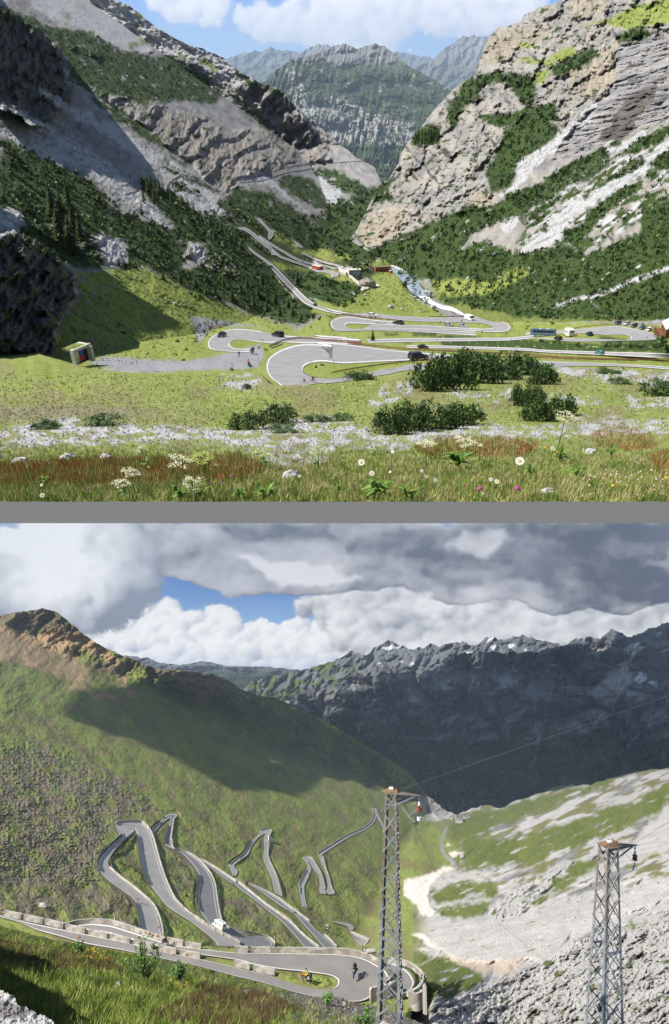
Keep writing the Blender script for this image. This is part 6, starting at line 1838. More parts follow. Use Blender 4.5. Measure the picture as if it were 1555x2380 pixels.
def put(name, label, cat, sh, x, y, hx, hy, scale, up=UP_A, group=None, up_mix=.5, lift=.01, tfun=None):
    p, d, l, u = ground_frame(sh, x, y, hx, hy, up, up_mix, tfun)
    p = p * (1 - .0065) if lift else p
    mw = Matrix(((d[0], l[0], u[0], p[0]), (d[1], l[1], u[1], p[1]), (d[2], l[2], u[2], p[2]), (0, 0, 0, 1))) @ Matrix.Scale(scale, 4)
    return empty(name, mw, label, cat, group)


def pxs(sh, x, y, px, real):
    """scale so that a thing `real` metres long spans px at (x, y)"""
    return float(sh.t(np.array(float(x)), np.array(float(y)))) * px / FPX / real


def wheel(o, x, y, r, w=.22):
    t = MB().cyl((x, y, r), r, w, 'y', 16).build("wheel", M_TYRE, o)
    MB().cyl((x, y + (w / 2 + .005) * (1 if y > 0 else -1), r), r * .62, .03, 'y', 10).build("rim", M_RIM, t)


def car(o, color, kind='hatch', L_=4.4, W=1.8, H=1.48):
    m = paint(color); h = L_ / 2
    top = H; bel = .95 if kind != 'suv' else 1.12; g = .24 if kind != 'suv' else .34
    if kind == 'suv': top = 1.78
    body = [(-h, g + .12), (-h + .06, bel - .08), (-h + .18, bel), (h * .34, bel), (h * .52, bel - .06), (h - .18, bel - .26), (h, bel - .42), (h, g + .08), (h - .25, g), (-h + .2, g)]
    MB().prof(body, -W / 2, W / 2, .03).build("body", m, o)
    rear = {'hatch': (-h + .12, -h * .72), 'suv': (-h + .08, -h * .84), 'estate': (-h + .08, -h * .86), 'sedan': (-h * .62, -h * .38)}[kind]
    f0, f1 = h * .40, h * .06
    cab = [(rear[0], bel - .01), (rear[1], top - .07), (f1, top - .07), (f0, bel - .01)]
    V = []
    for y, s in ((-W / 2 * .95, 1), (W / 2 * .95, 1)):
        V += [(x, y * (1 if i in (0, 3) else .82), z) for i, (x, z) in enumerate(cab)]
    MB().add(V, [[0, 1, 2, 3], [7, 6, 5, 4], [0, 4, 5, 1], [1, 5, 6, 2], [2, 6, 7, 3], [3, 7, 4, 0]]).build("windows", M_GLASS, o)
    MB().box(((rear[1] + f1) / 2, 0, top - .05), (f1 - rear[1] + .14, W * .80, .09), .95, .92, .08).build("roof", m, o)
    for sx in (-1, 1):
        MB().bar((rear[0] + .05, sx * W * .46, bel), (rear[1], sx * W * .385, top - .06), .10, .06).build("pillar", m, o)
        MB().bar(((rear[1] + f1) / 2, sx * W * .468, bel), ((rear[1] + f1) / 2, sx * W * .387, top - .06), .10, .05).build("pillar", m, o)
        MB().box((h - .06, sx * W * .36, bel - .38), (.14, .34, .15)).build("headlight", M_LAMP, o)
        MB().box((-h + .03, sx * W * .40, bel - .18), (.08, .22, .22)).build("tail_light", M_TAIL, o)
        MB().box((f0 - .2, sx * (W / 2 + .09), bel + .04), (.14, .18, .13)).build("mirror", m, o)
        for wx in (h * .60, -h * .60):
            wheel(o, wx, sx * (W / 2 - .08), .33 if kind != 'suv' else .39)
    MB().box((h - .02, 0, bel - .50), (.08, W * .5, .14)).build("grille", M_BLACK, o)


def van(o, color='white', L_=5.6, W=2.05, H=2.5):
    m = paint(color); h = L_ / 2
    MB().prof([(-h, .35), (-h, H - .12), (-h + .12, H), (h * .36, H), (h * .56, H - .22), (h * .80, 1.30), (h - .05, 1.05), (h, .70), (h, .35)], -W / 2, W / 2, .02).build("body", m, o)
    MB().add([(h * .585, -W * .42, H - .3), (h * .585, W * .42, H - .3), (h * .82, W * .44, 1.34), (h * .82, -W * .44, 1.34)], [[0, 3, 2, 1]]).add([(h * .60, -W * .42, H - .3), (h * .60, W * .42, H - .3), (h * .84, W * .44, 1.34), (h * .84, -W * .44, 1.34)], [[0, 3, 2, 1]]).build("windscreen", M_GLASS, o)
    for s in (-1, 1):
        MB().box((h * .45, s * (W / 2), 1.65), (h * .34, .03, .6), .7).build("side_window", M_GLASS, o)
        MB().box((h - .03, s * W * .38, .85), (.1, .3, .2)).build("headlight", M_LAMP, o)
        MB().box((-h, s * W * .44, 1.1), (.05, .14, .5)).build("tail_light", M_TAIL, o)
        for wx in (h * .62, -h * .58): wheel(o, wx, s * (W / 2 - .1), .36, .24)


def motorhome(o, L_=6.4, W=2.25, H=2.95):
    m = paint('white'); h = L_ / 2
    MB().prof([(-h, .5), (-h, H - .15), (-h + .15, H), (h * .50, H), (h * .72, H - .35), (h * .70, 1.95), (-h * -.32, 1.9), (h * .32, .42), (-h + .1, .42)], -W / 2, W / 2, .015).build("body", m, o)
    MB().prof([(h * .28, .42), (h * .28, 1.95), (h * .50, 1.92), (h * .80, 1.25), (h, 1.05), (h, .42)], -W / 2 * .9, W / 2 * .9, .02).build("cab", m, o)
    MB().add([(h * .52, -W * .38, 1.88), (h * .52, W * .38, 1.88), (h * .83, W * .40, 1.27), (h * .83, -W * .40, 1.27)], [[0, 3, 2, 1]]).build("windscreen", M_GLASS, o)
    for s in (-1, 1):
        for x0, wd in ((-.55, .8), (-.05, .55), (.30, .3)):
            MB().box((h * x0, s * W / 2, 1.95), (wd, .05, .5)).build("side_window", M_GLASS, o)
        MB().box((h * .46, s * W * .45, 1.55), (.7, .04, .45), .7).build("side_window", M_GLASS, o)
        MB().box((-h * .1, s * (W / 2 + .004), 1.35), (L_ * .62, .02, .12)).build("stripe", paint('blue'), o)
        MB().box((-h, s * W * .40, .8), (.06, .2, .5)).build("tail_light", M_TAIL, o)
        MB().box((h - .02, s * W * .34, .80), (.08, .3, .2)).build("headlight", M_LAMP, o)
        for wx in (h * .64, -h * .5): wheel(o, wx, s * (W / 2 - .15), .36, .24)
    MB().box((-h, 0, 2.1), (.06, W * .55, .55)).build("rear_window", M_GLASS, o)
    for x0 in (-.55, .05): MB().box((h * x0, 0, H + .04), (.7, .6, .12)).build("roof_hatch", mat("hatch_grey", (.35, .36, .37), .5), o)
    MB().box((-h - .02, 0, .52), (.1, W * .95, .22)).build("bumper", M_BLACK, o)


def coach(o, L_=11.5, W=2.5, H=3.3):
    m = paint('coach'); h = L_ / 2
    MB().prof([(-h, .45), (-h, H - .3), (-h + .25, H), (h - .5, H), (h - .12, H - .4), (h, 1.3), (h, .45)], -W / 2, W / 2, .012).build("body", m, o)
    for s in (-1, 1):
        for i in range(6):
            MB().box((-h + 1.3 + i * 1.62, s * W / 2, 2.25), (1.5, .05, .95)).build("side_window", M_GLASS, o)
        MB().box((0, s * (W / 2 + .004), 1.45), (L_ * .94, .02, .12)).build("stripe", paint('silver'), o)
        for wx in (h * .58, -h * .48): wheel(o, wx, s * (W / 2 - .12), .50, .3)
        MB().box((h, s * W * .36, .9), (.08, .35, .22)).build("headlight", M_LAMP, o)
        MB().bar((h - .2, s * W * .48, H - .35), (h + .35, s * W * .54, 2.3), .12, .12).build("mirror", M_BLACK, o)
    MB().add([(h - .10, -W * .46, H - .45), (h - .10, W * .46, H - .45), (h + .02, W * .46, 1.45), (h + .02, -W * .46, 1.45)], [[0, 3, 2, 1]]).build("windscreen", M_GLASS, o)
    for x0 in (-.35, .25): MB().box((h * x0, 0, H + .05), (1.2, .9, .14)).build("roof_hatch", paint('white'), o)


def motorcycle(o, color='black', boxes=True):
    for x in (-.72, .75):
        w = MB().ring((x, 0, .32), .25, .075).build("wheel", M_TYRE, o)
        MB().cyl((x, 0, .32), .20, .06, 'y', 12).build("rim", M_RIM, w)
    MB().box((0, 0, .50), (.62, .34, .42), .8, .8, .08).build("engine", mat("engine_metal", (.10, .10, .105), .45, metal=.5), o)
    MB().prof([(-.2, .78), (-.1, 1.0), (.30, 1.06), (.48, .86), (.3, .74)], -.17, .17, .1).build("tank", paint(color), o)
    MB().prof([(-.95, .82), (-.9, .92), (-.2, .86), (-.2, .76), (-.6, .70)], -.15, .15, .1).build("seat", M_BLACK, o)
    MB().prof([(.45, .80), (.52, 1.18), (.68, 1.02), (.92, .70), (.62, .62)], -.16, .16, .1).build("fairing", paint(color), o)
    MB().bar((.78, .09, .32), (.48, .11, 1.05), .05).build("fork", M_RIM, o)
    MB().bar((.78, -.09, .32), (.48, -.11, 1.05), .05).build("fork", M_RIM, o)
    MB().bar((.40, -.40, 1.10), (.40, .40, 1.10), .04).build("handlebar", M_BLACK, o)
    MB().box((.66, 0, 1.0), (.08, .2, .16)).build("headlight", M_LAMP, o)
    MB().box((-1.02, 0, .84), (.06, .16, .08)).build("tail_light", M_TAIL, o)
    if boxes:
        for s in (-1, 1): MB().box((-.72, s * .32, .62), (.46, .22, .36), 1, 1, .04).build("pannier", mat("pannier_grey", (.30, .30, .31), .5), o)
        MB().box((-.95, 0, 1.02), (.36, .42, .30), .9, .9, .05).build("top_box", M_BLACK, o)


def bicycle(o, color='red'):
    for x in (-.50, .52):
        w = MB().ring((x, 0, .34), .32, .018, k=20, m=5).build("wheel", M_TYRE, o)
        b = MB()
        for q in range(6):
            a = q * math.pi / 6; b.bar((x - .31 * math.cos(a), 0, .34 - .31 * math.sin(a)), (x + .31 * math.cos(a), 0, .34 + .31 * math.sin(a)), .006)
        b.build("spokes", M_RIM, w)
    m = paint(color)
    f = MB()
    for a, b in (((-.50, 0, .34), (-.08, 0, .30)), ((-.08, 0, .30), (-.20, 0, .80)), ((-.20, 0, .76), (.38, 0, .82)), ((-.08, 0, .30), (.40, 0, .72)), ((-.50, 0, .34), (-.19, 0, .74)), ((.52, 0, .34), (.37, 0, .90))):
        f.bar(a, b, .035)
    f.build("frame", m, o)
    MB().box((-.23, 0, .86), (.26, .12, .05), 1, 1, .03).build("saddle", M_BLACK, o)
    MB().bar((.42, -.21, .92), (.42, .21, .92), .03).build("handlebar", M_BLACK, o)


# ---- people: one continuous skinned body per pose, five fingers on each hand
def body_mesh(pose):
    J = []; E = []; Rr = []

    def ch(start, pts):
        i = start
        for p, r in pts:
            J.append(p); Rr.append(r); k = len(J) - 1
            if i is not None: E.append((i, k))
            i = k
        return i
    hip, chest, neck, head = pose['hip'], pose['chest'], pose['neck'], pose['head']
    hip, chest, neck, head = map(np.array, (hip, chest, neck, head))
    pel = ch(None, [(hip, .135)])
    ab = ch(pel, [((hip + chest) / 2, .125)]); cs = ch(ab, [(chest, .150)])
    nk = ch(cs, [(neck, .058)]); hd = ch(nk, [(head, .095)]); ch(hd, [(head + (head - neck) / np.linalg.norm(head - neck) * .10, .075)])
    ch(hd, [(head + np.array([.10, 0, -.01]), .02)])                              # nose
    for s in (-1, 1):
        S = np.array([1, s, 1])
        a = [np.array(q) * S for q in pose['arm']]
        e = ch(cs, [(chest + np.array([0, s * .17, .06]), .062), (a[0], .046), (a[1], .034)])
        pd = a[2] - a[1]; pd /= np.linalg.norm(pd); w = np.cross(pd, [0, 0, 1.0]) if abs(pd[2]) < .9 else np.array([1.0, 0, 0]); w /= np.linalg.norm(w)
        pm = ch(e, [(a[1] + pd * .07, .030)])
        for q, (off, ln) in enumerate(((-.030, .070), (-.010, .082), (.010, .078), (.030, .062))):
            ch(pm, [(a[1] + pd * (.075 + ln * .5) + w * off, .0095), (a[1] + pd * (.07 + ln) + w * off * 1.1 + np.array([0, 0, -.015]), .008)])
        ch(pm, [(a[1] + pd * .085 + w * .055, .010)])
        l = [np.array(q) * S for q in pose['leg']]
        ch(pel, [(hip + np.array([0, s * .095, -.03]), .095), (l[0], .066), (l[1], .043), (l[1] + np.array([.12, 0, -.045]), .040), (l[1] + np.array([.20, 0, -.05]), .030)])
    me = bpy.data.meshes.new("body"); me.from_pydata([tuple(p) for p in J], E, []); me.update()
    o = bpy.data.objects.new("body", me); COL.objects.link(o)
    sk = o.modifiers.new("skin", 'SKIN'); sk.use_smooth_shade = True
    if not me.skin_vertices: me.skin_vertices.new()
    for i, r in enumerate(Rr):
        me.skin_vertices[0].data[i].radius = (r, r); me.skin_vertices[0].data[i].use_root = i == 0
    o.modifiers.new("sub", 'SUBSURF').levels = 1; o.modifiers["sub"].render_levels = 1
    dg = bpy.context.evaluated_depsgraph_get()
    out = bpy.data.meshes.new_from_object(o.evaluated_get(dg))
    bpy.data.objects.remove(o); bpy.data.meshes.remove(me)
    V = np.array([v.co[:] for v in out.vertices]); F = [list(p.vertices) for p in out.polygons]
    bpy.data.meshes.remove(out)
    return V, F, hip, chest, neck, head, [np.array(pose['arm'][1]), np.array(pose['leg'][1])]


POSES = {
 'stand': dict(hip=(0, 0, .92), chest=(0, 0, 1.30), neck=(.01, 0, 1.48), head=(.03, 0, 1.62), arm=[(-.03, .27, 1.10), (.05, .29, .86), (.09, .29, .74)], leg=[(.03, .11, .50), (0, .12, .09)]),
 'ride': dict(hip=(-.35, 0, .98), chest=(-.12, 0, 1.36), neck=(-.02, 0, 1.52), head=(.04, 0, 1.66), arm=[(.08, .30, 1.24), (.34, .34, 1.12), (.44, .34, 1.10)], leg=[(.12, .24, .86), (-.12, .24, .44)]),
 'cycle': dict(hip=(-.24, 0, .98), chest=(.10, 0, 1.24), neck=(.26, 0, 1.33), head=(.36, 0, 1.42), arm=[(.26, .22, 1.12), (.42, .20, .95), (.50, .20, .93)], leg=[(.12, .12, .74), (-.06, .12, .36)]),
}
BODY = {k: body_mesh(v) for k, v in POSES.items()}
M_PERSON = mat_tone("cloth_and_skin", rough=.8)
CLO = {'black': (.02, .02, .022), 'white': (.70, .70, .68), 'red': (.50, .05, .05), 'orange': (.62, .17, .04), 'blue': (.06, .14, .34), 'pink': (.62, .20, .24), 'yellow': (.62, .58, .08), 'lime': (.50, .62, .10), 'grey': (.16, .16, .17), 'green': (.08, .25, .10), 'skin': (.48, .28, .19), 'denim': (.07, .10, .17)}


def person(o, pose, top, legs, headc=None, headgear='helmet', shorts=False):
    V, F, hip, chest, neck, head, (wr, an) = BODY[pose]
    C = np.tile(np.array(CLO[top]), (len(V), 1))
    ax = (chest - hip); low = (V[:, 2] < hip[2] + .02) if pose != 'ride' else ((V - hip) @ (ax / np.linalg.norm(ax)) < .03)
    arms = np.abs(V[:, 1]) > .20
    C[low & ~(arms & (V[:, 2] > hip[2] - .25) & (pose == 'stand'))] = CLO[legs]
    if shorts: C[V[:, 2] < hip[2] - .30] = CLO['skin']
    d = (V - neck) @ ((head - neck) / np.linalg.norm(head - neck)); C[(d > -.01) & (np.linalg.norm(V - head, axis=1) < .25)] = CLO['skin']
    hand = np.linalg.norm((V * [1, 0, 1] + np.abs(V * [0, 1, 0])) - (wr + (np.array(POSES[pose]['arm'][2]) - wr) * .8), axis=1) < .13; C[hand] = CLO['skin'] if pose != 'ride' else CLO['black']
    C[V[:, 2] < an[2] + .0] = CLO['black']
    me = bpy.data.meshes.new("body"); me.from_pydata([tuple(v) for v in V], [], F); me.update()
    at = me.color_attributes.new("tone", 'FLOAT_COLOR', 'POINT'); c4 = np.ones((len(V), 4), np.float32); c4[:, :3] = C; at.data.foreach_set("color", c4.ravel())
    me.polygons.foreach_set("use_smooth", [True] * len(me.polygons))
    link("body", me, M_PERSON, o)
    hm = mat("head_" + (headc or 'hair'), CLO.get(headc, (.05, .03, .02)), .4)
    up = (head - neck) / np.linalg.norm(head - neck); c = head + up * .05
    if headgear == 'helmet':
        MB().ball(c + np.array([-.01, 0, 0]), (.155, .135, .145)).build("helmet", hm, o, True)
        MB().ball(c + np.array([.10, 0, -.02]), (.06, .10, .05)).build("visor", M_GLASS, o, True)
    else:
        MB().ball(c + np.array([-.025, 0, .025]), (.118, .108, .112)).build("helmet" if headgear == 'cycle' else "hair", hm, o, True)
    for s in (-1, 1):
        MB().ball(head + np.array([.088, s * .035, .03]), .014, 6, 4).build("eye", M_BLACK, o)
        MB().ball(head + np.array([0, s * .098, .01]), (.02, .012, .03), 6, 4).build("ear", mat("skin_ear", CLO['skin'], .7), o)
    MB().box(head + np.array([.092, 0, -.045]), (.012, .05, .012)).build("mouth", mat("lip", (.30, .10, .09), .6), o)


# ------------------------------------------------------------ vehicles of the upper valley
def vcar(x, y, hx, hy, px, color, kind, label, real=4.4, group=None, sh=A_LEFT, up=UP_A):
    o = put("parked_car" if 'parked' in label else "car", label, "car", sh, x, y, hx, hy, pxs(sh, x, y, px, real), up, group)
    car(o, color, kind)
    return o


vcar(516, 783, 480, 792, 34, 'black', 'sedan', "black saloon car on the left hairpin above the grassy patch")
vcar(646, 783, 618, 780, 35, 'black', 'suv', "black van-like car with white lettering leaving the left hairpin")
vcar(972, 836, 1010, 834, 48, 'navy', 'suv', "dark estate car with red tail light on the big hairpin")
vcar(733, 711, 755, 719, 17, 'black', 'sedan', "small black car coming down from the viaduct")
vcar(630, 621, 640, 630, 13, 'black', 'hatch', "tiny dark car high on the viaduct road")
vcar(867, 735, 885, 736, 23, 'white', 'hatch', "white car next to the cyclists on the upper valley lane")
vcar(926, 753, 905, 751, 28, 'black', 'sedan', "black saloon car on the valley loop behind the cyclists")
vcar(1043, 757, 1060, 758, 20, 'silver', 'hatch', "silver hatchback on the lane under the white van")
vcar(1075, 760, 1095, 761, 23, 'silver', 'sedan', "pale silver saloon just ahead of the silver hatchback")
vcar(1297, 790, 1275, 787, 28, 'black', 'hatch', "dark car beside the rear wheels of the blue coach")
vcar(1370, 780, 1350, 777, 27, 'navy', 'sedan', "dark blue car behind the white motorhome")
vcar(983, 809, 1003, 810, 26, 'black', 'sedan', "dark car half hidden by dwarf pines under the guard rail")
vcar(1393, 822, 1375, 820, 22, 'teal', 'hatch', "blue green car half hidden by shrubs at the right lane")
for x, y, c, k, lb in ((1436, 753, 'navy', 'hatch', "dark blue parked car first in the row by the people"), (1456, 754, 'silver', 'hatch', "silver parked car second in the row"), (1474, 759, 'black', 'estate', "black parked car in the middle of the row"), (1492, 764, 'blue', 'hatch', "blue parked car fourth in the row"), (1508, 768, 'white', 'estate', "white parked car last in the row before the hut")):
    vcar(x, y, x - 13, y + 5, 20, c, k, lb)
o = put("van", "tall white delivery van at the end of the white water", "van", A_LEFT, 1091, 744, 1115, 747, pxs(A_LEFT, 1091, 744, 27, 5.6)); van(o)
o = put("coach", "blue touring coach standing in the bend", "bus", A_LEFT, 1262, 781, 1235, 783, pxs(A_LEFT, 1262, 781, 56, 11.5)); coach(o)
o = put("motorhome", "white motorhome behind the blue coach", "motorhome", A_LEFT, 1322, 781, 1300, 778, pxs(A_LEFT, 1322, 781, 38, 6.4)); motorhome(o)


def bike(x, y, hx, hy, px, color, label, sh=A_LEFT, up=UP_A, boxes=True, rider=None, tfun=None):
    s = pxs(sh, x, y, px, 2.2) if tfun is None else float(tfun(x, y)) * px / FPX / 2.2
    o = put("motorcycle", label, "motorcycle", sh, x, y, hx, hy, s, up, tfun=tfun); motorcycle(o, color, boxes)
    if rider:
        q = put("person", rider[0], "person", sh, x, y, hx, hy, s, up, tfun=tfun); person(q, 'ride', rider[1], rider[2], rider[3])
    return o


bike(588, 822, 600, 816, 26, 'black', "black and white motorcycle parked at the gravel mouth", boxes=True)
bike(578, 851, 570, 845, 20, 'grey', "motorcycle by the orange clad rider at the low kerb", rider=("rider in an orange jacket sitting on a motorcycle by the kerb", 'orange', 'black', 'black'))
bike(477, 775, 487, 768, 18, 'blue', "blue motorcycle parked in the left turnout")
bike(481, 781, 487, 776, 13, 'yellow', "yellow fronted motorcycle in front of the blue one")
bike(490, 767, 500, 764, 20, 'red', "red and black motorcycle parked behind the blue one")


def man(x, y, hx, hy, hpx, top, legs, label, hc=None, gear='hair', sh=A_LEFT, up=UP_A, shorts=False, group=None):
    o = put("person", label, "person", sh, x, y, hx, hy, pxs(sh, x, y, hpx, 1.75), up, group, up_mix=0.0); person(o, 'stand', top, legs, hc, gear, shorts)


man(466, 762, 475, 762, 11, 'black', 'black', "person in black standing leftmost above the parked motorcycles")
man(477, 760, 485, 762, 11, 'black', 'grey', "person in dark jacket standing second from the left at the turnout")
man(496, 747, 500, 752, 11, 'black', 'black', "person in black standing highest on the grass by the turnout")
man(503, 755, 510, 755, 11, 'grey', 'black', "person in grey standing on the grass right of the motorcycles")
man(556, 829, 548, 833, 14, 'black', 'black', "person in black walking by the gravel mouth")
for x, y, t_, l_, lb in ((1420, 748, 'orange', 'grey', "person in orange at the left end of the car park"), (1425, 751, 'white', 'skin', "person in white at the left end of the car park"), (1428, 753, 'pink', 'denim', "person in pink by the first parked car"), (1441, 759, 'blue', 'denim', "person in blue before the second parked car"), (1490, 765, 'blue', 'black', "person by the blue parked car"), (1500, 770, 'orange', 'grey', "person in orange by the white parked car"), (1509, 772, 'black', 'black', "person in black in front of the white parked car"), (1521, 783, 'pink', 'grey', "person in pink walking below the hut"), (1502, 788, 'white', 'black', "person in white at the road edge below the hut"), (1338, 783, 'orange', 'skin', "person at the corner of the white motorhome"), (1545, 773, 'white', 'pink', "person in white on the hut terrace, left"), (1549, 774, 'pink', 'white', "person in pink on the hut terrace, right")):
    man(x, y, x - 5, y + 3, 10, t_, l_, lb, shorts=(t_ in ('white', 'orange')))


def cyclist(x, y, hx, hy, px, top, legs, label, hel='white', bc='red', sh=A_LEFT, up=UP_A):
    s = pxs(sh, x, y, px, 1.7)
    o = put("bicycle", "bicycle under the " + label, "bicycle", sh, x, y, hx, hy, s, up, None, .2); bicycle(o, bc)
    q = put("person", label, "person", sh, x, y, hx, hy, s, up, None, .2); person(q, 'cycle', top, legs, hel, 'cycle', True)


cyclist(707, 891, 690, 893, 15, 'pink', 'black', "cyclist in pink and white leading down the near hairpin", 'red', 'white')
cyclist(727, 889, 710, 891, 19, 'red', 'black', "cyclist in red following on the near hairpin", 'white', 'black')
for x, y, t_, lb in ((863, 743, 'red', "cyclist in red at the front of the group beside the white car"), (872, 742, 'white', "cyclist in white second in the group beside the white car"), (884, 745, 'lime', "cyclist in lime behind the group beside the white car"), (902, 746, 'white', "cyclist in white last behind the group"), (1023, 753, 'orange', "cyclist in orange left of the silver hatchback"), (1073, 749, 'orange', "cyclist in orange under the white van"), (1052, 760, 'red', "cyclist in red behind the silver hatchback"), (856, 788, 'orange', "cyclist in orange on the third valley lane"), (1177, 778, 'red', "cyclist in red at the bend left of the coach"), (1120, 775, 'blue', "cyclist in blue on the second valley lane"), (705, 601 + 10, 'black', "dark clad cyclist on the lower valley road")):
    cyclist(x, y, x - 8, y + 1, 9, t_, 'black', lb)

# ------------------------------------------------------------ guard rails, fences, posts of the upper valley
M_RUST = mat("rusty_steel", (.13, .045, .022), .75, rgb2=(.22, .09, .05), scale=2.5)
M_PALE = mat("pale_concrete", (.50, .47, .42), .9, var=.12, scale=.8)
M_POST = mat("marker_yellow", (.65, .40, .03), .6)


def rail(sh, pts, hpx, label, m=M_RUST, beams=2, postgap=12, up=UP_A, name="guard_rail", cat="guard rail"):
    p = smooth(pts, max(8, int(np.linalg.norm(np.diff(np.array(pts), axis=0), axis=1).sum() / 5)))
    t = 1 / sh.f(p[:, 0], p[:, 1]) * .994
    W = P(p[:, 0], p[:, 1], t); u = (t / FPX)[:, None] * hpx
    o = empty(name, Matrix.Translation(Vector(W[len(W) // 2])), label, cat)
    c = W[len(W) // 2]
    for b in range(beams):
        z0 = 1.0 - b * .42; mb = MB()
        V = []; 
        for i in range(len(W)):
            a = W[min(i + 1, len(W) - 1)] - W[max(i - 1, 0)]; n = np.cross(a, up); n /= np.linalg.norm(n) + 1e-9
            base = W[i] - c
            for zz, nn in ((z0, .04), (z0 - .14, .13), (z0 - .28, .04), (z0 - .28, -.06), (z0, -.06)):
                V.append(base + up * u[i] * zz + n * u[i] * nn)
        F = [[i * 5 + j, i * 5 + (j + 1) % 5, (i + 1) * 5 + (j + 1) % 5, (i + 1) * 5 + j] for i in range(len(W) - 1) for j in range(5)]
        mb.add(V, F).build("beam", m, o)
    n = 0; acc = 1e9
    for i in range(len(W)):
        if i: acc += float(np.linalg.norm(p[i] - p[i - 1]))
        if acc > postgap and n < 90:
            acc = 0; n += 1; b = W[i] - c
            MB().bar(b - up * u[i] * .15, b + up * u[i] * .98, float(u[i][0]) * .16).build("post", m, o)
    return o


rail(A_LEFT, A5([(805, 292), (880, 272), (960, 262), (1100, 268), (1300, 288), (1555, 312)]) + A6([(300, 520), (600, 556), (900, 584), (1300, 604), (1560, 614)]) + A7([(200, 632), (700, 664), (1100, 676), (1560, 690)]), 5.5, "long rusty guard rail on the outer side of the big hairpin", postgap=32)
rail(A_LEFT, A6([(165, 800), (400, 756), (650, 722), (900, 694), (1080, 676), (1240, 664)]) + A7([(190, 655), (600, 668), (1000, 680), (1260, 686)]), 5, "rusty guard rail on the inner side of the big hairpin", postgap=30)
rail(A_LEFT, A6([(165, 398), (136, 360), (136, 318), (170, 280), (230, 258), (330, 256), (450, 274), (600, 292), (740, 306)]), 3, "rusty rail curving round the left end of the valley loop", postgap=12)
rail(A_LEFT, A6([(1065, 274), (1200, 274), (1390, 272)]), 2.6, "rusty rail left of the white van", postgap=10)
rail(A_LEFT, A7([(-20, 276), (30, 298), (70, 325), (92, 360)]), 3, "rusty rail round the right end of the valley loop", postgap=9)
rail(A_LEFT, A7([(640, 388), (800, 362), (1030, 342)]), 2.6, "rusty rail along the bank behind the motorhome", postgap=10)
rail(A_LEFT, A7([(1060, 312), (1200, 325), (1480, 375)]), 3, "wooden fence behind the row of parked cars", m=mat("fence_wood", (.24, .16, .09), .85, var=.25, scale=3), postgap=9, name="wooden_fence", cat="fence")
rail(A_LEFT, A8([(990, 610), (930, 590), (840, 570), (760, 540)]), 2.4, "rusty rail of the farthest valley hairpin", postgap=8)
rail(A_LEFT, A8([(960, 690), (968, 668), (935, 652)]), 2.2, "short rail round the hairpin by the red building", postgap=7)
for x, y, h, lb in ((603, 852, 16, "yellow and black marker pole lower at the kerb of the big hairpin"), (600, 838, 16, "yellow and black marker pole higher at the kerb of the big hairpin"), (776, 858, 20, "yellow pole on the inner island of the big hairpin"), (1015, 806, 18, "yellow pole beyond the long guard rail"), (608, 808, 22, "brown marker pole by the banner"), (614, 806, 18, "orange sign pole right of the brown marker pole"), (540, 852, 8, "short green post on the gravel kerb")):
    o, u = place(x, y, A_LEFT, "marker_pole", lb, "pole", yaw=0)
    MB().cyl((0, 0, h * u / 2), .55 * u, h * u, 'z', 8).build("pole", M_POST if 'green' not in lb else paint('green'), o)
    for q in ((.25, .6) if 'black' in lb else (.9,)): MB().cyl((0, 0, h * u * q), .6 * u, h * u * .16, 'z', 8).build("band", M_BLACK, o)
# banner on the rail end
a0 = A_LEFT.pos(np.array(626.), np.array(808.), .012); a1 = A_LEFT.pos(np.array(652.), np.array(798.), .012)
o = empty("banner", Matrix.Translation(Vector(a0)), "white printed banner hung on the rail end above the gravel mouth", "banner")
dv = a1 - a0; hv = UP_A * 8.5 * np.dot(a0, F_) / FPX; nv = np.cross(dv, UP_A); nv /= np.linalg.norm(nv)
if np.dot(nv, a0) > 0: nv = -nv
tk = .6 * np.dot(a0, F_) / FPX
bq = lambda f0, f1, z0, z1, off: [dv * f0 + hv * z0 + nv * off, dv * f1 + hv * z0 + nv * off, dv * f1 + hv * z1 + nv * off, dv * f0 + hv * z1 + nv * off]
prism("sheet", bq(0, 1, 0, 1, 0), bq(0, 1, 0, 1, tk), mat("banner_white", (.68, .70, .74), .7, var=.05), o)
for f0, f1, z0, z1, c in ((.05, .16, .30, .75, 'blue'), (.24, .33, .3, .8, 'yellow'), (.38, .72, .55, .80, 'navy'), (.42, .64, .20, .42, 'navy'), (.78, .95, .60, .78, 'blue')):
    prism("print", bq(f0, f1, z0, z1, tk), bq(f0, f1, z0, z1, tk * 1.3), paint(c), o)
# kerb of the gravel mouth
rail(A_LEFT, [(300, 861), (440, 863), (560, 861), (598, 858)], 1.6, "low pale concrete kerb along the gravel track", m=M_PALE, beams=1, postgap=400, name="stone_kerb", cat="kerb")

# ------------------------------------------------------------ tunnel portal with painted doors
pn0 = A_LEFT.pos(np.array(178.), np.array(850.)) * .975; u0 = np.linalg.norm(pn0 @ F_) / FPX
ex = np.array([.42, .91, 0]); ex /= np.linalg.norm(ex)            # along the front, away from the viewer
ez = UP_A; ey = np.cross(ez, ex)                                   # into the hill, to the left
W_, H_ = 54 * u0, 36 * u0
o = empty("tunnel_portal", Matrix(((ex[0], ey[0], 0, pn0[0]), (ex[1], ey[1], 0, pn0[1]), (ex[2], ey[2], 1, pn0[2]), (0, 0, 0, 1))), "concrete tunnel portal with grassy roof and coloured doors at the foot of the dark crag", "tunnel portal")
MC = mat("weathered_concrete", (.42, .39, .34), .9, rgb2=(.58, .54, .47), scale=1.2)
ln = 40 * u0
MB().box((W_ * .06, ln * .12, H_ * .45), (W_ * .14, ln * .3, H_ * 1.1)).build("side_wall", MC, o)
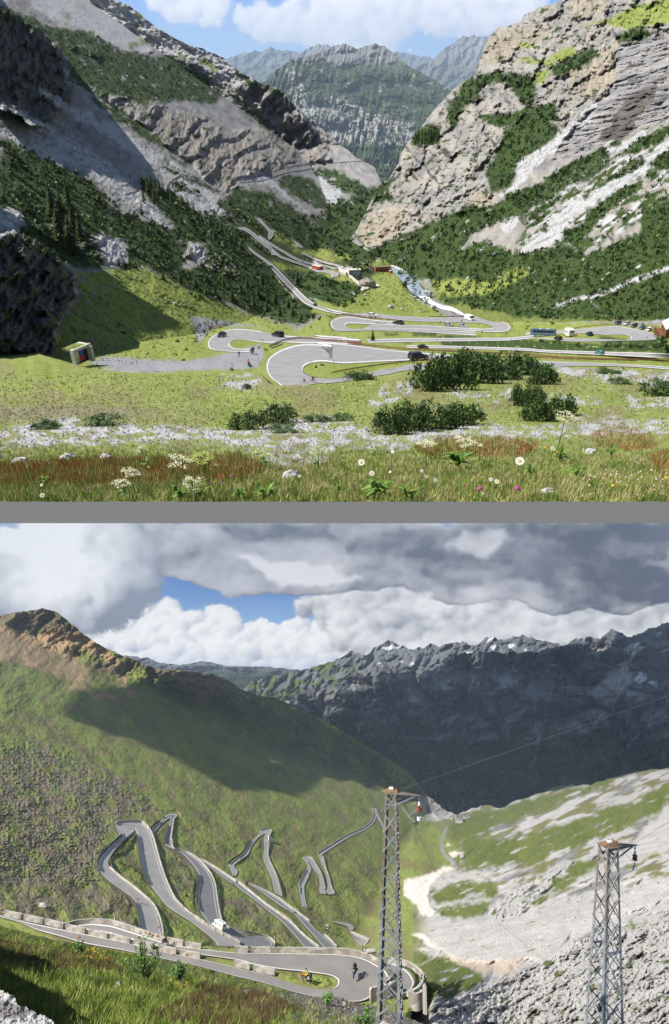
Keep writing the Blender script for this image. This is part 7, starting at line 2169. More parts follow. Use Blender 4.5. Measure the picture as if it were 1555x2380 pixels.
MB().box((W_ * .92, ln * .4, H_ * .45), (W_ * .16, ln * .8, H_ * 1.1)).build("side_wall", MC, o)
MB().box((W_ * .5, ln * .03, H_ * .93), (W_ * 1.06, ln * .10, H_ * .18)).build("lintel", MC, o)
MB().box((W_ * .92, -ln * .09, H_ * .40), (W_ * .16, ln * .22, H_ * 1.02), .9, .6).build("wing_wall", MC, o)
rf = MB().box((W_ * .5, ln * .47, H_ * .93), (W_ * 1.0, ln * .80, H_ * .12)).build("roof", mat("roof_earth", (.14, .17, .045), .95, var=.5, scale=1), o)
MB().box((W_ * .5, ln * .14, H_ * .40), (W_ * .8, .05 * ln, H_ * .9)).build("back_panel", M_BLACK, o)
for fx, fz, c in ((.20, .60, 'white'), (.20, .24, 'yellow'), (.47, .66, 'blue'), (.47, .28, 'red')):
    MB().box((W_ * fx, ln * .09, H_ * fz), (W_ * .23, ln * .03, H_ * .34)).build("door_panel", mat("door_" + c, {'white': (.6, .6, .58), 'yellow': (.62, .42, .03), 'blue': (.03, .08, .30), 'red': (.50, .04, .03)}[c], .6), o)

# ------------------------------------------------------------ buildings of the upper valley
def house(x, y, hx, hy, px, real, label, wall_m, roof_m, w, d, h, rh, sh=A_LEFT, up=UP_A, wins=(), doors=(), flat=False, name="house"):
    o = put(name, label, "building", sh, x, y, hx, hy, pxs(sh, x, y, px, real), up, None, 0.0)
    wl = MB().box((0, 0, h / 2 - .5), (w, d, h + 1)).build("wall", wall_m, o)
    if flat:
        MB().box((0, 0, h + rh / 2), (w + .5, d + .5, rh)).build("roof", roof_m, o)
    else:
        MB().add([(-w / 2 - .4, -d / 2 - .5, h), (w / 2 + .4, -d / 2 - .5, h), (w / 2 + .4, 0, h + rh), (-w / 2 - .4, 0, h + rh), (-w / 2 - .4, d / 2 + .5, h), (w / 2 + .4, d / 2 + .5, h)],
                 [[0, 1, 2, 3], [3, 2, 5, 4], [0, 3, 4], [1, 5, 2], [0, 4, 5, 1]]).build("roof", roof_m, o)
    for i, (fx, fz, ww, hh) in enumerate(wins):
        for s in (-1, 1): MB().box((fx * w, s * (d / 2 + .02), fz * h), (ww, .08, hh)).build("window", M_GLASS, o)
    for fx, ww, hh, m in doors:
        for s in (-1, 1): MB().box((fx * w, s * (d / 2 + .03), hh / 2), (ww, .1, hh)).build("door", m, o)
    return o


M_REDW = mat("red_wall", (.46, .075, .055), .85, var=.15, scale=.6); M_GRN = mat("green_door", (.03, .10, .05), .6)
M_SLATE = mat("roof_slate", (.16, .17, .19), .7, var=.2, scale=1.2); M_PLAS = mat("pale_plaster", (.55, .50, .42), .9, var=.1); M_TURF = mat("turf_roof", (.14, .16, .05), .95, var=.35, scale=1)
house(887, 629, 905, 628, 34, 20, "long red hut with two green doors beside the stream", M_REDW, M_TURF, 20, 9, 5.0, .9, flat=True, doors=((-.06, 3.0, 3.4, M_GRN), (.14, 3.0, 3.4, M_GRN)), name="red_hut")
house(738, 625, 752, 627, 24, 14, "small brick red building above the lower hairpin", M_REDW, M_PALE, 14, 7, 4, .5, flat=True, doors=((.35, 2.0, 3, M_BLACK),), name="red_building")
house(907, 634, 912, 634, 6, 4, "tiny red kiosk below the red hut", M_REDW, M_PALE, 4, 3, 3, .4, flat=True, name="kiosk")
o = house(1566, 782, 1590, 790, 60, 12, "wooden mountain hut with a metal roof at the right edge", mat("hut_wood", (.16, .065, .03), .8, var=.3, scale=2), mat("metal_roof", (.46, .48, .52), .45, var=.05), 12, 10, 4.6, 4.0, name="mountain_hut", wins=((-.3, .65, 1.2, 1.2), (0, .65, 1.2, 1.2)))
MB().box((-2.0, -6.4, .9), (11, 3, .25)).build("terrace", mat("hut_wood", (.16, .065, .03)), o)
for i in range(7): MB().bar((-7.0 + i * 1.6, -7.8, -.8), (-7.0 + i * 1.6, -7.8, 2.0), .18).build("railing_post", mat("hut_wood", (.16, .065, .03)), o)
MB().bar((-7.2, -7.8, 2.0), (3, -7.8, 2.0), .16).build("handrail", mat("hut_wood", (.16, .065, .03)), o)
MB().box((-5.0, -5.2, 3.4), (1.6, .1, 1.4)).build("awning", paint('orange'), o)

# concrete weir with its chute
def slab(name, label, cat, sh, quad, hpx, m, up=UP_A, lift=.004):
    Q = np.array([sh.pos(np.array(float(x)), np.array(float(y)), lift) for x, y in quad]); u = hpx * np.mean([np.dot(q, F_) for q in Q]) / FPX
    o = prism(name, Q - up * u * .4, Q + up * u, m); tag(o, label, cat); return o


slab("weir_wall", "pale concrete wall beside the dark weir opening", "wall", A_LEFT, A9([(45, 250), (165, 250), (172, 335), (60, 300)]), 4, M_PALE)
slab("weir_bridge", "concrete beam bridging the weir opening", "bridge", A_LEFT, A9([(165, 262), (305, 262), (305, 280), (165, 285)]), 4, M_PALE)
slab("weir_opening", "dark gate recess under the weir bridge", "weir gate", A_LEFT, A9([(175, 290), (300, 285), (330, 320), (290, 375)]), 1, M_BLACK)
slab("chute_wall", "straight concrete chute wall running down from the weir", "wall", A_LEFT, A9([(165, 335), (185, 330), (370, 480), (345, 495)]), 3, M_PALE)
slab("chute_wall", "white concrete apron wall at the foot of the chute", "wall", A_LEFT, A9([(300, 480), (385, 470), (400, 485), (320, 515)]), 3, M_PALE)
slab("chute_wall", "low white wall under the rocky knoll", "wall", A_LEFT, A9([(385, 462), (505, 432), (525, 455), (395, 475)]), 2.2, M_PALE)
slab("bank_wall", "pale bank wall along the upper stream", "wall", A_LEFT, A9([(650, 215), (700, 215), (975, 335), (960, 355)]), 2, M_PALE)
boulder(852, 668, 42, 22, "rocky knoll between the chute and the meadow", A_LEFT, tone=(.32, .29, .25), name="rock_knoll")

# viaduct: arched stone side and a row of parapet pillars
M_VST = mat("viaduct_stone", (.34, .30, .25), .9, var=.25, scale=.5)
va = [np.array(q) for q in A8([(478, 690), (512, 735), (548, 780), (585, 815), (622, 848)])]
o = None
for i in range(len(va) - 1):
    p0, p1 = [A_LEFT.pos(np.array(q[0]), np.array(q[1]), .008) for q in (va[i], va[i + 1])]
    if o is None: o = empty("viaduct", Matrix.Translation(Vector(p0)), "stone viaduct side with arches under the straight road", "bridge"); c0 = p0
    u = np.dot(p0, F_) / FPX; dv = p1 - p0; n = np.cross(dv, UP_A); n /= np.linalg.norm(n)
    if np.dot(n, p0) > 0: n = -n
    V = []; K = 9
    for k in range(K + 1):
        f = k / K; inside = .2 < f < .8
        lo = -13 * u if not inside else (-13 + 9.5 * math.sqrt(max(0, 1 - ((f - .5) / .3) ** 2))) * u
        b = p0 - c0 + dv * f
        V += [b + UP_A * 1.5 * u, b + UP_A * lo, b + UP_A * 1.5 * u + n * 1.5 * u, b + UP_A * lo + n * 1.5 * u]
    F = []
    for k in range(K):
        a = k * 4; b = a + 4
        F += [[a + 2, a + 3, b + 3, b + 2], [a, b, b + 1, a + 1], [a, a + 2, b + 2, b], [a + 1, b + 1, b + 3, a + 3]]
    MB().add(V, F).build("arch_bay", M_VST, o)
for i in range(13):
    q = np.array(A8([(522, 648)])[0]) * (1 - i / 12) + np.array(A8([(672, 808)])[0]) * (i / 12)
    o, u = place(q[0], q[1], A_LEFT, "parapet_pillar", "pale stone pillar in the row along the viaduct road", "pillar", "pillars along the viaduct road", yaw=0)
    MB().box((0, 0, 1.6 * u), (1.6 * u, 1.6 * u, 4 * u), .85, .85).build("shaft", M_PALE, o); MB().box((0, 0, 3.8 * u), (2 * u, 2 * u, .7 * u)).build("cap", M_PALE, o)


# ------------------------------------------------------------ pylons far down the upper valley
M_PYL = mat("pylon_steel", (.24, .25, .25), .5, metal=.3)


def pylon(x, y, h, label, sh=A_LEFT, up=UP_A):
    t = float(1 / sh.f(np.array(float(x)), np.array(float(y)))); u = t / FPX * .996
    o = empty("pylon", mat_from(up, .5, P(x, y, t * .99)), label, "pylon")
    H = h * u; w = .09 * H; b = .26 * u
    for sx in (-1, 1):
        for sy in (-1, 1): MB().bar((sx * w, sy * w, -.03 * H), (sx * w * .14, sy * w * .14, H), b * 1.4).build("leg", M_PYL, o)
    br = MB()
    for k in range(6):
        z0, z1 = H * k / 6.5, H * (k + 1) / 6.5; a, c = w * (1 - .86 * k / 6.5), w * (1 - .86 * (k + 1) / 6.5)
        for s in (-1, 1):
            br.bar((-a, s * a, z0), (c, s * c, z1), b); br.bar((a, s * a, z0), (-c, s * c, z1), b); br.bar((s * a, -a, z0), (s * c, c, z1), b); br.bar((s * a, a, z0), (s * c, -c, z1), b)
    br.build("bracing", M_PYL, o)
    for z, l in ((.70, .20), (.82, .24), (.94, .16)):
        MB().bar((-l * H, 0, z * H), (l * H, 0, z * H), b * 1.5).build("crossarm", M_PYL, o)
        for s in (-1, 1): MB().bar((s * l * H * .96, 0, z * H), (s * l * H * .96, 0, z * H - .05 * H), b * 1.2).build("insulator", M_GLASS, o)


for a in ((674, 527, 30, "pylon on the wooded fan, farthest left"), (714, 562, 33, "pylon second from the left in the valley"), (773, 602, 46, "tallest pylon on the valley meadow"), (812, 522, 18, "small pylon in front of the pale cliff foot"), (863, 632, 30, "pylon just left of the red hut"), (890, 622, 26, "pylon just behind the red hut"), (856, 496, 14, "tiny pylon high beside the cliff")):
    pylon(*a)
pylon(1416, 55, 42, "white lattice pylon on the top right cliff", A_RIGHT)

# old gallery road and scree walls on the left mountain
wl_ = lambda name, label, pts, h, m: rail(A_LEFT, pts, h, label, m=m, beams=1, postgap=7, name=name, cat="wall")
M_GAL = mat("gallery_stone", (.05, .05, .05), .9, var=.3, scale=.1)
wl_("road_gallery", "dark road gallery crossing the left mountain under the cliffs", [(550, 417), (600, 414), (640, 402), (690, 390), (760, 385), (845, 379)], 5, M_GAL)
wl_("scree_wall", "dark curved wall in the pale scree high on the left", [(284, 440), (298, 434), (304, 420), (300, 408)], 7, M_GAL)
for pts, lb in (([(383, 440), (388, 424), (400, 412), (415, 407)], "pale zigzag track at the foot of the big scree"), ([(486, 500), (502, 486), (508, 470), (496, 452)], "pale track bend above the wooded slope"), ([(530, 440), (545, 434), (552, 428)], "short pale track under the dark gallery")):
    q = smooth(pts, 30); d_ = np.gradient(q, axis=0); n_ = np.c_[-d_[:, 1], d_[:, 0]] / np.linalg.norm(d_, axis=1)[:, None]
    tag(ribbon("path", A_LEFT, q + n_ * 2.5, q - n_ * 2.5, 30, .006, M_DIRT), lb, None, None, "structure")

# ------------------------------------------------------------ lower valley: parapets and retaining walls
M_PARA = mat("rubble_stone", (.24, .215, .185), .95, kind='stone', rgb2=(.43, .395, .345), scale=.16, bump=.3)
M_CAPS = mat("pale_stone", (.36, .335, .295), .95, kind='stone', rgb2=(.48, .445, .395), scale=.08)
M_SHADEW = mat("shaded_wall_stone", (.035, .033, .032), .95, kind='stone', rgb2=(.085, .08, .075), scale=.12)  # shade of the turned-away wall faces put into the stone colour


def t_near(x, y):
    return (800.0 * 751) / (np.asarray(y, float) - 1444) * .9935


def t_main(x, y):
    return 1 / B_MAIN.f(np.asarray(x, float), np.asarray(y, float)) * .993


def wall(name, label, pts, hpx, tpx, m, tf, group=None, jag=.12, below=.25, cat="wall", step=3.0, capm=None, hvar=None):
    """masonry wall along a traced foot line: real height and thickness, uneven top"""
    n = max(4, int(np.linalg.norm(np.diff(np.array(pts, float), axis=0), axis=1).sum() / step))
    p = smooth(pts, n); t = tf(p[:, 0], p[:, 1]); W = P(p[:, 0], p[:, 1], t); u = t / FPX
    h = hpx * (hvar(np.linspace(0, 1, n)) if hvar else 1) * (1 + jag * rng.uniform(-1, 1, n))
    V = []
    for i in range(n):
        a = W[min(i + 1, n - 1)] - W[max(i - 1, 0)]; q = np.cross(a, UP_B); q /= np.linalg.norm(q) + 1e-9
        if np.dot(q, W[i]) < 0: q = -q
        e = .88 if i in (0, n - 1) else 1.0
        for k, z, o in ((0, -below, 0), (1, e, .03), (2, e * .99, .97), (3, -below, 1)):
            V.append(W[i] - W[0] + UP_B * u[i] * h[i] * z + q * u[i] * tpx * o)
    F = [[i * 4 + j, i * 4 + (j + 1) % 4, (i + 1) * 4 + (j + 1) % 4, (i + 1) * 4 + j] for i in range(n - 1) for j in range(4)] + [[3, 2, 1, 0], [n * 4 - 4, n * 4 - 3, n * 4 - 2, n * 4 - 1]]
    me = bpy.data.meshes.new(name); me.from_pydata([tuple(v) for v in V], [], F); me.update()
    o = link(name, me, m); o.location = Vector(W[0])
    if capm is not None:
        me.materials.append(capm)
        for i, f in enumerate(me.polygons): f.material_index = 1 if (i < (n - 1) * 4 and i % 4 == 1) else 0
    return tag(o, label, cat, group)


# long wall round the big near bend
wall("parapet_wall", "long unbroken stone parapet behind the wide near hairpin", C3([(330, 432), (500, 434), (700, 436), (850, 442), (950, 456), (1040, 484), (1110, 520), (1140, 545)]), 10, 4.5, M_PARA, t_near, jag=.06, capm=M_CAPS)
wall("parapet_wall", "curved stone parapet on the far left bend of the near road", C4([(505, 240), (560, 222), (640, 208), (760, 203), (880, 217), (1000, 255), (1120, 296), (1240, 335), (1276, 346)]), 8, 4.5, M_PARA, t_near, jag=.06, capm=M_CAPS)
wall("parapet_wall", "stone parapet of the bastion right of the nearer mast", C3([(1180, 498), (1270, 520), (1350, 545), (1410, 585), (1455, 632), (1468, 680), (1450, 718), (1410, 752), (1350, 775)]), 9, 7, M_PARA, t_near, jag=.06, capm=M_CAPS)
wall("bastion_wall", "tall stone retaining wall of the bastion under the curve", C3([(1350, 840), (1400, 862), (1440, 858), (1470, 830)]), 30, 6, M_PARA, t_near, jag=.04, capm=M_CAPS)
wall("bastion_buttress", "pale sloping buttress at the right end of the bastion", C3([(1462, 860), (1480, 868), (1494, 870)]), 52, 5, M_CAPS, t_near, jag=.02)
wall("bastion_wall", "rubble wall between the hairpin and the bastion behind the nearer mast", C3([(1060, 815), (1110, 800), (1170, 790), (1230, 770), (1270, 745)]), 26, 8, M_PARA, t_near, jag=.1, capm=M_CAPS)
wall("retaining_wall", "brown rubble slope wall under the bend behind the nearer mast", C3([(1150, 760), (1190, 730), (1230, 690), (1245, 650)]), 20, 5, M_PARA, t_near, jag=.1)
GRPB = "stone parapet blocks along the near road"
for seg in (C4([(-20, 130), (12, 128)]), C4([(26, 142), (165, 170)]), C4([(182, 176), (330, 206)]), C4([(344, 208), (490, 244)]), C4([(504, 250), (655, 282)]), C4([(682, 290), (835, 322)]), C4([(848, 326), (1002, 360)]), C4([(1030, 366), (1182, 402)]), C4([(1225, 412), (1362, 440)]), C4([(1392, 446), (1548, 476)]), C3([(-8, 532), (118, 560)]), C3([(146, 568), (314, 606)])):
    wall("parapet_block", "pale rubble stone block in the broken parapet along the near road", [seg[0], ((seg[0][0] + seg[1][0]) / 2, (seg[0][1] + seg[1][1]) / 2 + .3), seg[1]], 9.6, 5.5, M_PARA, t_near, GRPB, jag=.05, cat="parapet block", capm=M_CAPS)
for seg in (C4([(1282, 352), (1416, 380)]), C4([(1432, 386), (1555, 408)]), C3([(2, 424), (106, 428)]), C3([(132, 430), (285, 432)]), C3([(290, 432), (326, 432)])):
    wall("parapet_block", "stone block in the upper row between the long parapet and the far left bend", [seg[0], ((seg[0][0] + seg[1][0]) / 2, (seg[0][1] + seg[1][1]) / 2 + .2), seg[1]], 10, 5.5, M_PARA, t_near, "stone blocks of the upper parapet row", jag=.05, cat="parapet block", capm=M_CAPS)
M_GRAIL = mat("green_rail", (.10, .13, .10), .6)
for (x, y) in C4([(173, 172), (337, 206), (497, 246), (668, 286), (841, 324), (1015, 364), (1376, 442)]) + C3([(132, 563), (118, 428)]):
    t = float(t_near(x, y)); u = t / FPX
    o = empty("gap_railing", mat_from(UP_B, -.25, P(x, y, t)), "small dark steel railing closing a gap between parapet blocks", "railing", "railings in the parapet gaps")
    for z in (3.5, 6.5): MB().bar((-4.5 * u, 0, z * u), (4.5 * u, 0, z * u), .8 * u).build("bar", M_GRAIL, o)
    for s in (-1, 1): MB().bar((s * 3.6 * u, 0, -1 * u), (s * 3.6 * u, 0, 7.5 * u), .9 * u).build("post", M_GRAIL, o)

LOWR = "low pale parapet beside "
for pts, h, lb in ((C1([(300, 262), (325, 243), (420, 234), (530, 241), (592, 290), (637, 370), (667, 470), (702, 600), (747, 740), (792, 850), (842, 950), (920, 1035)]), 3.6, "the pale lower hairpin"), (C1([(925, 1040), (1010, 1108), (1120, 1186)]), 3.6, "the pale road above the motorhome"), (C1([(735, 1305), (725, 1220), (695, 1110), (645, 1010), (562, 930), (442, 830), (322, 740), (240, 665)]), 3.6, "the S bend above the near road"),
                   (C1([(872, 190), (847, 215), (837, 260), (827, 330), (817, 400), (826, 480), (900, 503), (980, 533), (1062, 588), (1122, 650), (1182, 730), (1217, 820), (1232, 920), (1247, 1020), (1264, 1110), (1294, 1180), (1370, 1236), (1470, 1276), (1555, 1296)]), 3.0, "the dark second road"), (C2([(0, 1238), (110, 1268), (250, 1296), (330, 1326), (370, 1368), (372, 1395)]), 4.2, "the dark bend left of the long wall"),
                   (C1([(1085, 588), (1160, 628), (1240, 678), (1330, 738), (1420, 798)]) + C2([(5, 775), (100, 850), (200, 930), (300, 1010), (400, 1080), (520, 1170), (620, 1270), (700, 1340), (785, 1405)]), 3.0, "the slanting middle lane"), (C2([(132, 812), (300, 887), (420, 957), (520, 1036), (620, 1106), (700, 1166)]), 2.4, "the lane with the silver car"), (C2([(835, 1290), (900, 1350), (950, 1402)]), 3.4, "the lane end above the long wall"),
                   (C2([(245, 313), (290, 303), (347, 322), (322, 400), (322, 480), (317, 570), (352, 650), (387, 730), (417, 830), (442, 930)]), 1.6, "the thin hairpin on the green slope"), (C2([(606, 900), (604, 820), (636, 750), (672, 680)]), 1.4, "the farther bend's left leg"), (C2([(682, 558), (717, 578), (762, 640), (802, 710), (827, 790), (842, 860)]), 1.4, "the farther bend's right leg"),
                   (C2([(932, 905), (897, 830), (882, 760), (852, 680), (832, 600), (820, 560)]), 1.4, "the farthest bend"), (C2([(780, 530), (802, 510), (900, 453), (1000, 388), (1090, 343), (1200, 293), (1268, 240), (1293, 180), (1280, 110), (1322, 110)]), 1.3, "the road climbing to the far corner"), (C2([(1075, 1260), (1160, 1298), (1240, 1328), (1250, 1352), (1216, 1388)]), 2.4, "the small corner below the bank")):
    wall("road_parapet", LOWR + lb, pts, h, 2.2 if h > 2 else 1.2, M_CAPS, t_main, None, jag=.10, cat="parapet")
for seg in ([(1125, 1192), (1152, 1208)], [(1158, 1212), (1222, 1246)], [(1228, 1250), (1298, 1288)], [(1304, 1292), (1376, 1328)], [(1380, 1332), (1455, 1368)], [(1020, 1120), (1078, 1158)], [(1082, 1162), (1120, 1188)]):
    s = C1(seg); wall("parapet_stone", "pale parapet stone in the row behind the motorhome", [s[0], ((s[0][0] + s[1][0]) / 2, (s[0][1] + s[1][1]) / 2), s[1]], 5.5, 3.5, M_CAPS, t_main, "parapet stones behind the motorhome", jag=.05, cat="parapet block")
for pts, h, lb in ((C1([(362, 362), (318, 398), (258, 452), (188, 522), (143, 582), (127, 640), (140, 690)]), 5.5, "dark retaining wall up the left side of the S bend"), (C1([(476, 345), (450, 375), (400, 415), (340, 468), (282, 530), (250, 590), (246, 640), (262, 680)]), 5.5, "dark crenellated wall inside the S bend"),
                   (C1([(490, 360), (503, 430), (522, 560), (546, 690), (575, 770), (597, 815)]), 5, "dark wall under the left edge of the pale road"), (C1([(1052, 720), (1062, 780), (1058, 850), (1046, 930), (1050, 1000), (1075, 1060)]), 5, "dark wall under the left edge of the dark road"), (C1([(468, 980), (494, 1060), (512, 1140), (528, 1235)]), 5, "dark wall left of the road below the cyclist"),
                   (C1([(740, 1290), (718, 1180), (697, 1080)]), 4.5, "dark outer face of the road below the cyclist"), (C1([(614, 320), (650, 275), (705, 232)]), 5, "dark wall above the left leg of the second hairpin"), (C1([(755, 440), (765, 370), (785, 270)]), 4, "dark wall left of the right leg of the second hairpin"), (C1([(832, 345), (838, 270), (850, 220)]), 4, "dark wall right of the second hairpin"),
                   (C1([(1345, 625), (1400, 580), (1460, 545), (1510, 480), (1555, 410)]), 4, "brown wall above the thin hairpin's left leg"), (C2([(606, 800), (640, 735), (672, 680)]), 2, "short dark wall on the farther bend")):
    wall("retaining_wall", lb, pts, h * .72, 1.6, M_SHADEW, t_main, None, jag=.12, cat="retaining wall")
wall("retaining_wall", "bright stone buttress wall at the tip of the thin hairpin", C2([(322, 415), (350, 420), (385, 420)]), 14, 3, mat("bright_stone", (.5, .48, .46), .95, kind='stone', rgb2=(.7, .68, .66), scale=.1), t_main, hvar=lambda f: 1 - .8 * f)

# ------------------------------------------------------------ traffic of the lower valley
sc_ = lambda x, y, px, real: float(t_main(x, y)) * px / FPX / real
o = put("motorhome", "white motorhome driving up the pale road on the lower bend", "motorhome", B_MAIN, 508, 2158, 497, 2148, sc_(508, 2158, 37, 6.4), UP_B); motorhome(o)
bike(712, 2278, 702, 2274, 30, 'orange', "orange motorcycle with silver panniers on the near lane", B_MAIN, UP_B, True, ("rider in a yellow vest on the orange motorcycle", 'lime', 'black', 'black'), t_near)
bike(824, 2268, 820, 2280, 34, 'black', "black touring motorcycle leaning through the wide near hairpin", B_MAIN, UP_B, True, ("rider in black on the black touring motorcycle", 'black', 'black', 'black'), t_near)
bike(384, 2195, 374, 2192, 22, 'black', "black motorcycle partly hidden behind the parapet blocks", B_MAIN, UP_B, False, ("rider in black partly hidden behind the parapet blocks", 'black', 'black', 'black'), t_near)
bike(287, 1946, 282, 1950, 11, 'black', "black motorcycle ahead near the tip of the lower hairpin", B_MAIN, UP_B, True, ("rider in black ahead near the tip of the lower hairpin", 'black', 'black', 'black'), t_main)
bike(279, 1955, 274, 1960, 11, 'navy', "dark motorcycle following at the tip of the lower hairpin", B_MAIN, UP_B, True, ("rider following at the tip of the lower hairpin", 'grey', 'black', 'black'), t_main)
o = put("bicycle", "bicycle ridden up the road under the S bend", "bicycle", B_MAIN, 319, 2096, 316, 2089, sc_(319, 2096, 11, 1.7), UP_B); bicycle(o, 'black')
o = put("person", "cyclist in dark red riding up the road under the S bend", "person", B_MAIN, 319, 2096, 316, 2089, sc_(319, 2096, 11, 1.7), UP_B); person(o, 'cycle', 'red', 'black', 'white', 'cycle', True)
for x, y, hx, hy, px, c, k, lb in ((680, 2118, 686, 2124, 11, 'silver', 'hatch', "silver car on the lane right of the middle road"), (381, 1901, 376, 1904, 7, 'black', 'hatch', "dark car at the tip of the second hairpin"), (594, 1953, 590, 1958, 5, 'red', 'hatch', "dark red car on the thin hairpin"), (717, 2031, 715, 2036, 5, 'black', 'hatch', "dark car upper on the farther bend"), (708, 2106, 708, 2100, 5, 'black', 'hatch', "dark car lower on the farther bend"), (758, 2077, 753, 2077, 7, 'blue', 'hatch', "blue car in the lowest turn of the far road"), (769, 2085, 766, 2082, 6, 'black', 'hatch', "dark car on the gravel spur")):
    o = put("car", lb, "car", B_MAIN, x, y, hx, hy, sc_(x, y, px, 4.4), UP_B); car(o, c, k)


# ------------------------------------------------------------ chevron signs and boards
M_CHB = mat("sign_black", (.012, .014, .02), .5); M_CHW = mat("sign_white", (.80, .80, .80), .5)


def chevron(x, y, s, label, left=True, tf=t_near, posts=6):
    t = float(tf(x, y)) * .99; u = t / FPX
    o = empty("chevron_sign", mat_from(UP_B, 0, P(x, y, t)), label, "road sign")
    MB().bar((0, .2 * u, -posts * u), (0, .2 * u, s * u), .7 * u).build("post", M_RIM, o)
    MB().box((0, 0, s * .5 * u), (s * u, .35 * u, s * u)).build("board", M_CHB, o)
    k = 1 if left else -1; z0 = s * .5
    T = [(.28, .42), (-.02, .42), (-.34, 0), (-.02, -.42), (.28, -.42), (-.04, 0)]
    V = [(k * a * s * u, -.22 * u, (z0 + b * s) * u) for a, b in T]
    MB().add(V, [[0, 1, 2, 5], [5, 2, 3, 4]] if k > 0 else [[5, 2, 1, 0], [4, 3, 2, 5]]).build("arrow", M_CHW, o)


chevron(266, 2138, 7, "black and white chevron sign above the far left curved parapet")
chevron(145, 2146, 7, "chevron sign on the broken parapet at the far left")
chevron(638, 2182, 6, "small chevron sign at the dark bend left of the long wall", tf=t_main)
chevron(847, 2212, 9, "chevron sign beside the stone box left of the nearer mast")
chevron(925, 2225, 8, "chevron sign seen through the nearer mast, upper")
chevron(916, 2272, 11, "chevron sign seen through the nearer mast, lower")
chevron(984, 2276, 10, "chevron sign on the bastion's right end")
o, u = place(760, 2166, B_MAIN, "notice_board", "dark notice board with white cap above the gravel lane", "sign", None, UP_B, yaw=0)
MB().box((0, 0, 8 * u), (7 * u, 2 * u, 8 * u)).build("board", M_CHB, o); MB().box((0, 0, 14 * u), (8 * u, 3 * u, 4 * u)).build("cap", M_CAPS, o)
for s in (-1, 1): MB().bar((s * 2.6 * u, 0, -1 * u), (s * 2.6 * u, 0, 5 * u), 1.1 * u).build("post", M_CHB, o)
MB().box((0, -1.2 * u, 8 * u), (4.5 * u, .2 * u, 2.0 * u)).build("print", M_CHW, o)
t = float(t_near(862, 2224)); u = t / FPX
o = empty("stone_box", mat_from(UP_B, .3, P(862, 2222, t)), "square stone box with slab lid behind the long parapet", "stone box")
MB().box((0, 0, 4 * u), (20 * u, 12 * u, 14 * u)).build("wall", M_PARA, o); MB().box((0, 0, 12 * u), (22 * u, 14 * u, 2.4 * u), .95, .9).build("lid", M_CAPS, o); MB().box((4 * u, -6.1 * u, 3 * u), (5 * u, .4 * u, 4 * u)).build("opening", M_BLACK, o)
# corner of a rough stone wall at the bottom left
t0 = 128.0; u = t0 / FPX
pts = [(-60, 2268), (0, 2300), (32, 2316), (40, 2334), (66, 2344), (86, 2356), (104, 2360), (124, 2374), (126, 2400), (100, 2450), (-60, 2450)]
Vt = np.array([P(x, y, t0 * (1 + .0006 * (2380 - y))) for x, y in pts]); mb = MB()
gx, gy = np.meshgrid(np.linspace(-60, 130, 76), np.linspace(2262, 2450, 76))
msk = raster([pts], 0); ins = samp(msk, gx + 5 * fbm(gx / 9, gy / 9, 3, 77), gy + 5 * fbm(gx / 9, gy / 9, 3, 78)) > .5
tt = t0 * (1 - .0011 * (gy - 2300)) * (1 + .012 * fbm(gx / 30, gy / 20, 4, 79, 'r') + .003 * fbm(gx / 6, gy / 6, 3, 76))
Vs = P(gx, gy, tt); Vb = P(gx, gy, tt * 1.0) - UP_B * 30 * u
idx = np.arange(76 * 76).reshape(76, 76); q = np.stack([idx[:-1, :-1], idx[1:, :-1], idx[1:, 1:], idx[:-1, 1:]], -1)[ins[:-1, :-1]].reshape(-1, 4)
ed = {}
for f in q:
    for a, b in zip(f, np.roll(f, -1)): ed[(min(a, b), max(a, b))] = ed.get((min(a, b), max(a, b)), 0) + 1
sk = [[a, b, b + 5776, a + 5776] for (a, b), c in ed.items() if c == 1]
F = np.concatenate([q, np.array(sk), q[:, ::-1] + 5776])
Ca = cov('gravel', gx, gy, 731) * 1.1; mid = samp(raster([[(-60, 2320), (0, 2325), (40, 2336), (80, 2350), (60, 2365), (-60, 2372)]], 1), gx, gy)
Ca = lay(Ca, mid, cov('slate', gx * 2, gy * 2, 732)); Ca = lay(Ca, mid * patchy(gx, gy, .3, 9, 733) * (gx < 30), np.array([.22, .12, .08]))
Cc = np.concatenate([Ca.reshape(-1, 3), Ca.reshape(-1, 3)])
V = np.concatenate([Vs.reshape(-1, 3), Vb.reshape(-1, 3)]); uq, inv = np.unique(F, return_inverse=True)
o = link("stone_wall", mesh_np("stone_wall", V[uq], inv.reshape(-1, 4), Cc[uq]), M_STONE); tag(o, "corner of a rough grey and white stone wall at the bottom left", "wall")

# houses at the valley head
for a in ((1063, 1906, 1075, 1907, 17, 20, "long pale hotel building at the head of the lower valley", M_PLAS, M_SLATE, 20, 9, 9, 3), (1070, 1912, 1082, 1910, 18, 18, "chalet with grey roof in front of the long hotel", M_PLAS, M_SLATE, 18, 12, 6, 4), (1085, 1901, 1095, 1899, 14, 18, "grey roofed house behind the hotel to the right", M_PLAS, M_SLATE, 18, 9, 5, 3), (1062, 1916, 1072, 1915, 10, 14, "low dark roofed shed in front of the chalet", mat("shed_wood", (.12, .09, .07), .9), M_SLATE, 14, 9, 3, 1.5), (1050, 1905, 1055, 1906, 5, 8, "tiny white hut left of the hotel", M_PLAS, M_PLAS, 8, 6, 4, 2)):
    o = house(*a[:7], a[7], a[8], a[9], a[10], a[11], a[12], sh=B_MAIN, up=UP_B, wins=[(f, z, 1.6, 1.6) for f in (-.36, -.12, .12, .36) for z in (.35, .75)] if a[11] > 5 else ())

